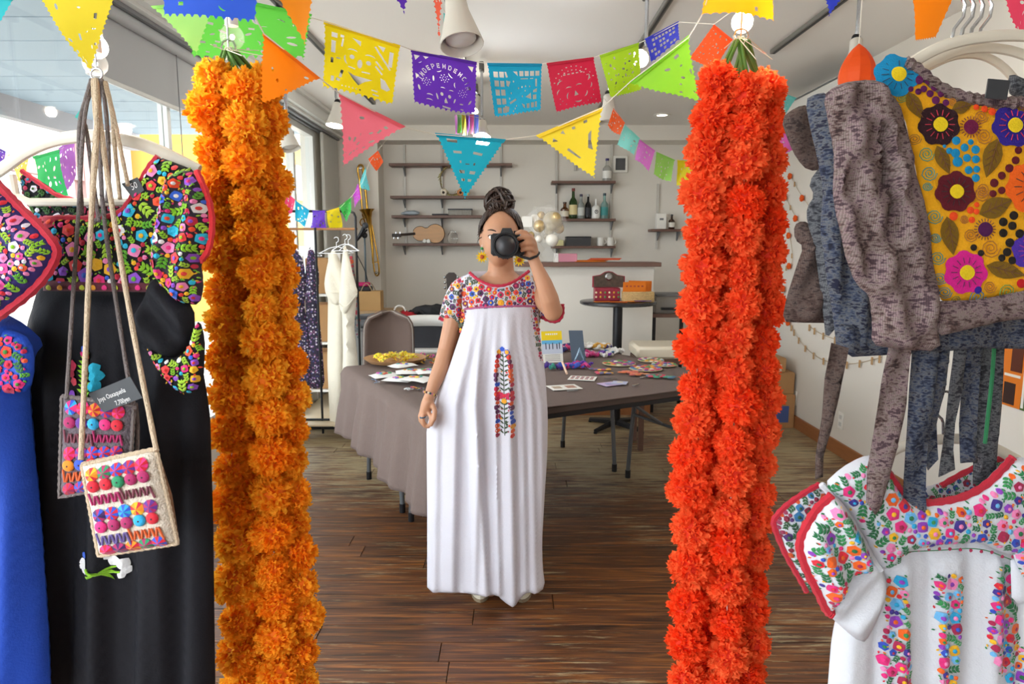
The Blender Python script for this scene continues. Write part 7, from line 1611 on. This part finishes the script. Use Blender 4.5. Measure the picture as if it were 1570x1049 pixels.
# her arm holding the dress out (left in the picture)
limb([(712, 445, 2.63, .042), (700, 470, 2.625, .042), (692, 505, 2.62, .037), (684, 536, 2.615, .033), (678, 560, 2.59, .034), (667, 585, 2.565, .028), (659, 606, 2.545, .0215)])
HL = 2.535
limb([(659, 606, HL+.005, .021), (655, 620, HL, .025), (652, 630, HL, .023)])
limb([(656, 617, HL-.012, .020), (651, 629, HL-.008, .019)])
fingers_l = [[(655, 628, HL-.012, .0095), (661, 640, HL-.028, .0085), (660, 648, HL-.03, .008), (657, 655, HL-.024, .007)],
             [(651, 630, HL-.010, .0095), (648, 642, HL-.026, .0085), (650, 650, HL-.026, .008), (654, 655, HL-.018, .007)],
             [(648, 630, HL+.002, .009), (645, 641, HL-.012, .008), (647, 649, HL-.012, .0075), (651, 654, HL-.006, .0065)],
             [(647, 628, HL+.014, .008), (643, 638, HL+.004, .007), (644, 645, HL+.004, .0065), (647, 650, HL+.008, .006)],
             [(661, 616, HL-.012, .011), (667, 630, HL-.028, .010), (666, 641, HL-.036, .009), (661, 652, HL-.034, .0075)]]
for f_ in fingers_l: limb(f_, 10)
# raised arm and the hand on the camera (right in the picture)
limb([(822, 445, 2.63, .042), (836, 462, 2.57, .041), (848, 476, 2.50, .037)])
limb([(847, 478, 2.49, .036), (842, 458, 2.465, .036), (834, 435, 2.455, .031), (824, 412, 2.45, .024), (818, 398, 2.45, .021)])
limb([(818, 398, 2.45, .022), (815, 386, 2.45, .026), (812, 374, 2.455, .027), (810, 366, 2.46, .022)])
limb([(808, 388, 2.455, .018), (806, 376, 2.46, .020)])
fr_ = [[(812, 364, 2.445, .010), (806, 357, 2.425, .0095), (799, 355, 2.418, .009), (792, 358, 2.42, .008)],
       [(818, 370, 2.435, .010), (812, 364, 2.412, .0095), (803, 363, 2.404, .009), (795, 366, 2.408, .008)],
       [(820, 378, 2.432, .010), (814, 373, 2.41, .0095), (805, 373, 2.402, .009), (798, 376, 2.407, .008)],
       [(820, 386, 2.434, .009), (814, 382, 2.414, .0085), (806, 382, 2.408, .008), (800, 384, 2.412, .0075)],
       [(812, 388, 2.47, .012), (806, 380, 2.49, .011), (800, 374, 2.5, .010), (795, 370, 2.5, .009)]]
for f_ in fr_: limb(f_, 10)
# head
HC = P(767, 366, 2.60); HR = Matrix.Rotation(math.radians(3), 3, 'Y')
def headp(th_, ph):
    d = Vector((math.sin(th_)*math.cos(ph), math.sin(th_)*math.sin(ph), math.cos(th_)))
    sx = .073 * (1 - .30*max(0, -d.z)**1.4) ; sy = .092; sz = .113
    p = Vector((d.x*sx, d.y*sy, d.z*sz)); f = max(0, -d.y)
    p.y -= .006*f * math.exp(-((p.z+.085)/.02)**2)                       # chin
    p.y -= .019*f**3 * math.exp(-(p.x/.011)**2) * math.exp(-((p.z+.022)/.022)**2)  # nose
    p.y -= .008*f**3 * math.exp(-(p.x/.02)**2) * math.exp(-((p.z+.058)/.012)**2)   # lips
    for s in (-1, 1): p.y += .010*f**2 * math.exp(-((p.x-s*.03)/.017)**2 - ((p.z-.004)/.014)**2); p.y -= .005*f**2*math.exp(-((p.x-s*.036)/.022)**2 - ((p.z+.03)/.022)**2)
    return HC + HR @ p
n1, n2 = 40, 44; vs = [headp(PI*(i+.5)/n1, 2*PI*j/n2) for i in range(n1) for j in range(n2)]
sk.add(vs, [(i*n2+j, (i+1)*n2+j, (i+1)*n2+(j+1) % n2, i*n2+(j+1) % n2) for i in range(n1-1) for j in range(n2)] + [tuple(range(n2)), tuple((n1-1)*n2+j for j in range(n2))[::-1]])
limb([(768, 405, 2.615, .046), (768, 385, 2.61, .05)])
for s in (-1, 1):
    e = HC + Vector((s*.073, .006, -.006)); sk.ball(e, .028, None, 12, 8, (.32, .6, 1), Matrix.Rotation(s*.3, 3, 'Z')); sk.ball(e - Vector((s*.002, 0, .022)), .011, None, 10, 6, (.6, .7, 1))
tmp = D.objects.new('tmp', mesh_of('tmp', sk, skin)); COL.objects.link(tmp)
rm_ = tmp.modifiers.new('r', 'REMESH'); rm_.mode = 'VOXEL'; rm_.voxel_size = .0042; rm_.use_smooth_shade = True
ss = tmp.modifiers.new('s', 'SMOOTH'); ss.factor = .5; ss.iterations = 3
bpy.context.view_layer.update(); dg = bpy.context.evaluated_depsgraph_get()
me = D.meshes.new_from_object(tmp.evaluated_get(dg)); me.name = 'body'
me.transform(Matrix.Translation(-ORG[woman.name])); me.materials.clear(); me.materials.append(skin); me.polygons.foreach_set('use_smooth', [True]*len(me.polygons))
D.objects.remove(tmp); body = D.objects.new('body', me); COL.objects.link(body); body.parent = woman; ORG[body.name] = ORG[woman.name]
def HP(x, y, z): return HC + HR @ Vector((x, y, z))
# features
ew = mat('eye_white', 'e8e2dc', .25); ei = mat('iris_brown', '2a1a12', .2); lipm = mat('lips', 'a8584e', .45); brow = mat('eyebrow', '3a2a22', .8)
for s in (-1, 1):
    e = obj('eye', MB().ball(HP(s*.030, -.070, .004), .0125, ew, 14, 10), None, woman); obj('iris', MB().ball(HP(s*.030, -.0790, .003), .0058, ei, 10, 8, (1, .5, 1)), None, e)
    obj('eyelid', MB().tube([HP(s*(.030+.015*math.cos(q)), -.0815 + .004*abs(math.cos(q)), .005+.0065*math.sin(q)) for q in [PI*i/8 for i in range(9)]], .0016, brow, 6), None, woman)
    obj('eyebrow', MB().tube([HP(s*(.014+.034*u), -.0855+.016*u**2, .024+.006*math.sin(u*2.4)) for u in [i/8 for i in range(9)]], [.0014, .0022, .0026, .0028, .0028, .0026, .0022, .0016, .001], brow, 6, flat=1.4), None, woman)
obj('lips', MB().tube([HP(.021*math.cos(q), -.0915 + .012*math.cos(q)**2, -.058+.003*math.sin(q*2)**2) for q in [PI*i/10 for i in range(11)]], [.0012, .003, .0042, .0048, .005, .0048, .005, .0048, .0042, .003, .0012], lipm, 8), None, woman)
# hair: scalp cap, combed-back strands, bun
hb = MB(); hc = HP(0, .016, .024)
cap = []
for i in range(22):
    th_ = PI*.60*(i+.2)/22
    for j in range(40):
        ph = 2*PI*j/40; d = Vector((math.sin(th_)*math.cos(ph), math.sin(th_)*math.sin(ph), math.cos(th_)))
        if d.y < 0: lim = 1 - .66*(-d.y)**1.1
        else: lim = 1 + .2*d.y
        a = th_*lim; d = Vector((math.sin(a)*math.cos(ph), math.sin(a)*math.sin(ph), math.cos(a)))
        r_ = 1 + .02*math.sin(ph*17+i*.4) + .015*noise.noise(d*9)
        cap.append(hc + HR @ Vector((d.x*.083, d.y*.094, d.z*.101))*r_)
hb.add(cap, [(i*40+j, (i+1)*40+j, (i+1)*40+(j+1) % 40, i*40+(j+1) % 40) for i in range(21) for j in range(40)] + [tuple(range(40))], hairm)
bunc = P(766, 311, 2.615); r2 = random.Random(4)
for k in range(190):
    ph = 2*PI*k/190 + r2.uniform(-.02, .02); f = max(0, -math.sin(ph)); th0 = PI*(.60*(1 - .65*f**1.1) + (.02 if f == 0 else -.004)) * r2.uniform(.93, 1.02)
    pts = []; 
    for q in range(9):
        a = th0*(1 - q/8*.93); ph2 = ph + .06*math.sin(q+k); rr_ = 1.012 + .02*math.sin(q/8*PI) + r2.uniform(-.004, .012)
        d = Vector((math.sin(a)*math.cos(ph2), math.sin(a)*math.sin(ph2), math.cos(a))); pts.append(hc + HR @ Vector((d.x*.083, d.y*.094, d.z*.101))*rr_)
    pts.append(bunc.lerp(pts[-1], .4))
    hb.tube(pts, [.001, .0022, .003, .0034, .0034, .0034, .003, .003, .003, .002], hairm, 5)
hair = obj('hair', hb, None, woman)
bb = MB().ball(bunc, .045, hairm, 16, 10, (1.1, .9, .85), nz=.25)
for k in range(60):
    ax = Vector([r2.gauss(0, 1) for _ in range(3)]).normalized(); u = ax.orthogonal().normalized(); w = ax.cross(u); a0 = r2.random()*6.28; L = r2.uniform(1.2, 3.6); R_ = r2.uniform(.043, .055)
    bb.tube([bunc + ((u*math.cos(a0+L*i/8) + w*math.sin(a0+L*i/8)) * R_) * Vector((1.1, .9, .85)).x for i in range(9)], [.001, .003, .004, .0042, .0042, .004, .0036, .003, .0006], hairm, 5)
obj('hair_bun', bb, None, hair)
fs_ = MB()
for k in range(26):
    s = -1 if k % 2 else 1; a = HP(s*.066, -.02 + r2.uniform(-.02, .02), .03 + r2.uniform(-.02, .05)); fs_.tube([a + Vector((s*.006*i + r2.uniform(-.003, .003), .002*i, -.012*i*r2.uniform(.4, 1))) for i in range(5)], [.0012, .001, .0009, .0007, .0003], hairm, 4)
obj('loose_strands', fs_, None, hair)
# earrings
yl = cmat('f2c40c'); rdn = cmat('b8501c')
for px, py in ((739, 394), (796, 399)):
    c = P(px, py, 2.575); g = MB()
    for k in range(11):
        q = 2*PI*k/11; d = Vector((math.cos(q), 0, math.sin(q))); s_ = Vector((-math.sin(q), 0, math.cos(q)))
        g.add([c, c + d*.013 + s_*.0045 - Vector((0, .002, 0)), c + d*.025, c + d*.013 - s_*.0045 - Vector((0, .002, 0)), c + d*.012 + Vector((0, .003, 0))], [(0,1,2), (0,2,3), (1,0,4), (4,0,3), (2,1,4), (3,2,4)], yl)
    g.ball(c - Vector((0, .003, 0)), .0085, rdn, 10, 6, (1, .6, 1)); ea = obj('earring', g, None, woman, smooth=False)
    obj('green_bead', MB().ball(c + Vector((0, .002, .032)), .006, cmat('2a8a4a'), 8, 6), None, ea); obj('ear_hook', MB().tube([c + Vector((0, 0, .02)), c + Vector((0, .004, .045))], .0008, steelm, 5), None, ea)
# bracelet and ring
bc_ = P(659, 604, 2.547); ax = (P(667, 585, 2.565) - P(655, 620, HL)).normalized(); u = ax.orthogonal().normalized(); w = ax.cross(u); g = MB()
for k in range(20):
    q = 2*PI*k/20; g.ball(bc_ + (u*math.cos(q) + w*math.sin(q))*.0255, .0048, [cmat(c) for c in ('d8b050', '5a3a3a', 'e8d8c0', '3a4a52', 'c87a8a')][k % 5], 8, 6)
obj('bracelet', g, None, woman)
g = MB(); rc = P(648, 640, HL-.024)
for k in range(12): q = 2*PI*k/12; g.ball(rc + Vector((.0095*math.cos(q), .0095*math.sin(q), .001*math.cos(q))), .003, mat('ring_blue', '3a6a8a', .3, metal=.5), 6, 5)
obj('ring', g, None, woman)
# ---- dress
dressw = mat('white_dress_cotton', 'd6d4de', .85, bump=.18, bscale=300)
def hw_(y):
    T_ = ((410, 52), (430, 66), (470, 66), (510, 68), (560, 82), (640, 100), (760, 100), (930, 98))
    for (a, b), (c, d) in zip(T_, T_[1:]):
        if a <= y <= c: return b + (d-b)*(y-a)/(c-a)
    return T_[0][1] if y < 410 else T_[-1][1]
def cx_(y): return 767 - max(0, min(1, (y-500)/150))*19
def dep(y): 
    T_ = ((410, .052), (425, .070), (440, .094), (475, .118), (530, .112), (600, .125), (700, .12), (930, .115))
    for (a, b), (c, d) in zip(T_, T_[1:]):
        if a <= y <= c: return b + (d-b)*(y-a)/(c-a)
    return T_[0][1] if y < 410 else T_[-1][1]
def dfront(x, y):
    u = max(-1, min(1, (x-cx_(y))/hw_(y))); return 2.635 - dep(y)*math.sqrt(max(0, 1-u*u))**.9
def dback(x, y):
    u = max(-1, min(1, (x-cx_(y))/hw_(y))); return 2.645 + .75*dep(y)*math.sqrt(max(0, 1-u*u))
def pleat(x, y):
    if y < 474: return 0
    g = min(1, (y-474)/90); f = 0
    X = x + (y-640)*.0
    # pleats: a ridge with a sharp shadow side, each following its own line down the skirt
    for (xa, xb, wd, am) in ((676, 668, 12, .010), (704, 695, 15, .016), (722, 748, 12, .020), (742, 728, 10, .010), (757, 766, 9, .013), (780, 788, 16, .026), (798, 806, 11, .014), (813, 822, 10, .014), (828, 836, 8, .010)):
        t_ = (y-474)/440; xc = xa + (xb-xa)*t_; 
        if y < 620: xc = 767 + (xc-767)*(.55 + .45*(y-474)/146) if xa < 760 or xa > 790 else xc
        q = (x-xc)/wd
        if -1.6 < q < 1.6: f += 1.75*am*g*(max(0, 1-abs(q)*2.2) if q > 0 else max(0, 1 - abs(q)*.55))
    f += .0022*math.sin(x*.55 + y*.004)*min(1, (y-474)/20)*max(0, 1-(y-474)/120)
    f += .01*math.sin(x*.07)*max(0, min(1, (y-860)/50))
    return f
outl = [(722, 418), (730, 427), (742, 434), (757, 439), (775, 438), (792, 430), (804, 421), (810, 417), (818, 428), (824, 450), (826, 480), (828, 520), (836, 570), (840, 640), (839, 700), (835, 760), (831, 830), (832, 870), (836, 900), (822, 911), (810, 907), (800, 914), (788, 931), (778, 926), (768, 918), (764, 912), (740, 913), (720, 910), (690, 909), (655, 908), (655, 780), (654, 655), (662, 628), (688, 565), (705, 515), (713, 490), (708, 470), (703, 445), (706, 426)]
pf = Patch(outl, dfront, .003, 8, pleat, 1, .001, 4.2)
dress = obj('dress', pf.mb(dressw), None, woman, 'long white dress with embroidered yoke', smooth=85)
outb = [(722, 416), (740, 416), (800, 416), (810, 416)] + outl[8:19] + [(822, 905), (655, 905)] + outl[30:]
pb_ = Patch(outb, dback, .003, 8, lambda x, y: -pleat(x, y)*.6, 1, .001, 11)
obj('dress_back', pb_.mb(dressw), None, woman, smooth=85)
DC = ('d0203a', 'e0502a', 'f0a81c', '2a52b8', '7a2048', 'e8b020', 'c8245a', '54235a'); DG = ('3a4a3a', '4a5a44', '2c3a34')
yk_ = [(722, 421), (742, 437), (757, 442), (776, 441), (793, 433), (809, 420), (818, 434), (822, 468), (790, 471), (760, 472), (716, 474), (710, 470), (706, 444), (708, 430)]
obj('yoke_embroidery', embroider(pf.S, yk_, DC, DG, big=5.2, small=2.3, seed=31, nbig=700, nsm=1500, nleaf=4200, eps=.0015), None, dress, kind='stuff', smooth=False)
obj('neck_trim', trim(pf.S, [(720, 418), (730, 427), (742, 434), (757, 439), (775, 438), (792, 430), (804, 421), (811, 416)], .0055, cmat('c01c40'), eps=.001, wob=.3, step=5), None, dress)
obj('yoke_seam', trim(pf.S, [(712, 474), (740, 471), (770, 470), (800, 469), (823, 470)], .0035, cmat('b05080'), eps=.001, wob=.3, step=5), None, dress)
pan = [(763, 533), (771, 530), (779, 536), (788, 570), (789, 610), (792, 640), (791, 664), (783, 668), (765, 667), (758, 660), (757, 600), (756, 565)]
g = MB(); Sd = pf.S
trim(Sd, [(771, 540), (773, 600), (774, 664)], .0014, cmat('3c4c36'), g, 5, .002)
for i in range(17):
    y = 546 + i*7.2
    for s in (-1, 1): leaf(g, Sd, 773, y, 9, 1.3, -PI/2 + s*.95, cmat('3c4c36'), .002, .001, 3)
rp = random.Random(77)
for i in range(19):
    y = 538 + i*7
    for s in (-1, 1):
        wd = 12.5 if y > 560 else 6 + (y-536)*.25
        x = 773.5 + s*wd*rp.uniform(.82, 1.0) + (y-600)*.03; c = cmat(rp.choice(('c01c4a', 'd83a2a', 'e8a020', '2a52c0', '5a2050', 'a01840', 'e05a20')))
        blob(g, Sd, x, y, rp.uniform(3.2, 4.8), c, rp.choice((3, 4, 5)), .35, rp.random()*6, .002)
for i in range(60):
    x = 773 + rp.uniform(-9, 9); y = rp.uniform(548, 662)
    if abs(x-773) > 3: blob(g, Sd, x, y, rp.uniform(1.2, 2.3), cmat(rp.choice(('c01c4a', 'd83a2a', 'e8a020', '3c4c36', '5a2050', 'a01840'))), 4, .3, x, .0015)
for x, y, r_, c in ((770, 534, 4, '2a52c0'), (765, 538, 3.5, 'e8a020'), (777, 538, 3.5, 'e8a020'), (767, 604, 6, 'c01c4a'), (780, 604, 6, 'c01c4a'), (773, 612, 4.5, 'e8a020'), (773, 604, 3.5, 'd8203a'), (762, 602, 4.5, 'd8203a'), (785, 600, 4.5, 'd8203a')): blob(g, Sd, x, y, r_, cmat(c), 5, .4, x, .0028)
obj('panel_embroidery', g, None, dress, kind='stuff', smooth=False)
for poly, sd in (([(814, 470), (824, 470), (829, 520), (833, 552), (827, 552), (820, 520)], 41), ([(706, 474), (716, 474), (711, 500), (706, 512), (702, 508)], 42)):
    obj('side_embroidery', embroider(pf.S, poly, DC, DG, big=3.4, small=2, seed=sd, nbig=80, nsm=300, nleaf=500, eps=.0015), None, dress, kind='stuff', smooth=False)
for nm, poly, dd, bl, ed, hem in (('left_sleeve', [(708, 424), (718, 421), (722, 440), (718, 470), (714, 508), (698, 499), (673, 487), (678, 466), (684, 448), (694, 432)], 2.625, .062, 24, [(673, 487), (686, 493), (700, 500), (714, 508)]),
                                  ('right_sleeve', [(812, 418), (824, 428), (842, 444), (857, 460), (863, 480), (856, 494), (842, 492), (830, 484), (826, 504), (818, 480), (814, 450)], 2.615, .045, 22, [(862, 466), (863, 482), (856, 493), (842, 492), (830, 485)])):
    pq = Patch(poly, dd, bl, ed, lambda x, y: .004*math.sin(x*.35), 1, .05, 6); so_ = obj(nm, pq.mb(dressw), None, woman, smooth=85)
    obj('embroidery', embroider(pq.S, pq.poly, DC, DG, big=4.8, small=2.3, seed=len(nm), nbig=250, nsm=900, nleaf=1500, eps=.0015), None, so_, kind='stuff', smooth=False)
    obj('crochet_trim', trim(pq.S, hem, .007, cmat('c01c40'), eps=.003, wob=.35, step=4), None, so_)
# shoes
shm = mat('cream_shoe', 'd8d2be', .6)
for s, x0 in ((-1, 738), (1, 800)):
    c = P(x0, 915, 2.67); c.z = 0; g = MB(); vs = []; n = 20
    for i, (z, w_, L0, L1) in enumerate(((.004, .040, .10, .12), (.02, .044, .104, .12), (.045, .042, .095, .115), (.065, .036, .06, .105), (.085, .030, .02, .10))):
        for j in range(n): q = 2*PI*j/n; vs.append(c + Vector((w_*math.cos(q), (L0 if math.sin(q) < 0 else L1)*math.sin(q), z)))
    g.add(vs, [(i*n+j, i*n+(j+1) % n, (i+1)*n+(j+1) % n, (i+1)*n+j) for i in range(4) for j in range(n)] + [tuple(range(n))[::-1], tuple(4*n+j for j in range(n))], shm)
    sh = obj('shoe', g, None, woman); obj('sole', MB().lathe((0,0,0), [(1, 0), (1, 1)], None, n) and MB().add([c + Vector((.043*math.cos(2*PI*j/n), (.106 if math.sin(2*PI*j/n) < 0 else .122)*math.sin(2*PI*j/n), z)) for z in (.001, .014) for j in range(n)], [(j, (j+1) % n, n+(j+1) % n, n+j) for j in range(n)] + [tuple(range(n))[::-1], tuple(n+j for j in range(n))], mat('sole_brown', '8a7a62', .8)), None, sh)
# ---- the camera
camb = mat('camera_black', '1b1c1f', .55, bump=.1, bscale=300); camg = mat('camera_rubber', '26272a', .75); lensg = mat('lens_glass', '1c1c22', .25, spec=.6)
cc = P(778, 377, 2.46); ct_ = thing('camera', 'black mirrorless camera with a big round lens held to the woman face', 'camera', cc - Vector((0, 0, .05)))
obj('camera_body', MB().box(cc + Vector((-.002, .0, .004)), (.118, .036, .082), camb, bev=.009), None, ct_)
obj('viewfinder_hump', MB().prism([cc + Vector(v) for v in ((-.026, -.018, .045), (.022, -.018, .045), (.014, -.018, .064), (-.018, -.018, .064))], (0, .036, 0), camb), None, ct_)
obj('grip', MB().box(cc + Vector((.048, -.022, -.002)), (.028, .034, .074), camg, bev=.01), None, ct_)
lc = P(775, 377, 2.43); ld_ = Vector((0, -1, .02))
lens = obj('lens', MB().lathe(lc, [(.037, -.012), (.039, .0), (.041, .02), (.045, .03), (.0475, .034), (.0475, .062), (.044, .064), (.0425, .060), (.041, .050), (.040, .046)], camg, 40, ld_, cap=False), None, ct_)
obj('front_glass', MB().lathe(lc, [(.001, .050), (.025, .0495), (.040, .046)], lensg, 32, ld_), None, lens)
obj('filter_ring', MB().lathe(lc, [(.0405, .0475), (.0425, .0615), (.0405, .0618), (.0385, .048)], mat('ring_dark', '101012', .3), 40, ld_, cap=False), None, lens)
for i in range(36):
    q = 2*PI*i/36; 
    if i % 2 == 0: obj('focus_rib', MB().box(lc + Vector((.0478*math.cos(q), -.046, .0478*math.sin(q))), (.002, .022, .004), camg, R=Matrix.Rotation(-q, 3, 'Y')), None, lens)
obj('mode_dial', MB().lathe(cc + Vector((.034, 0, .045)), [(.011, 0), (.011, .009), (.001, .0095)], camb, 16), None, ct_)
obj('shutter_button', MB().lathe(cc + Vector((.05, -.026, .035)), [(.006, 0), (.006, .005), (.001, .006)], steelm, 12), None, ct_)
st_ = [(792, 390, 2.44), (800, 394, 2.425), (812, 397, 2.42), (823, 393, 2.43), (827, 388, 2.45), (824, 385, 2.475), (812, 389, 2.48), (800, 388, 2.47)]
obj('wrist_strap', MB().tube([P(*p) for p in st_], .0052, camg, 8, flat=.5), None, ct_)

P = P_room
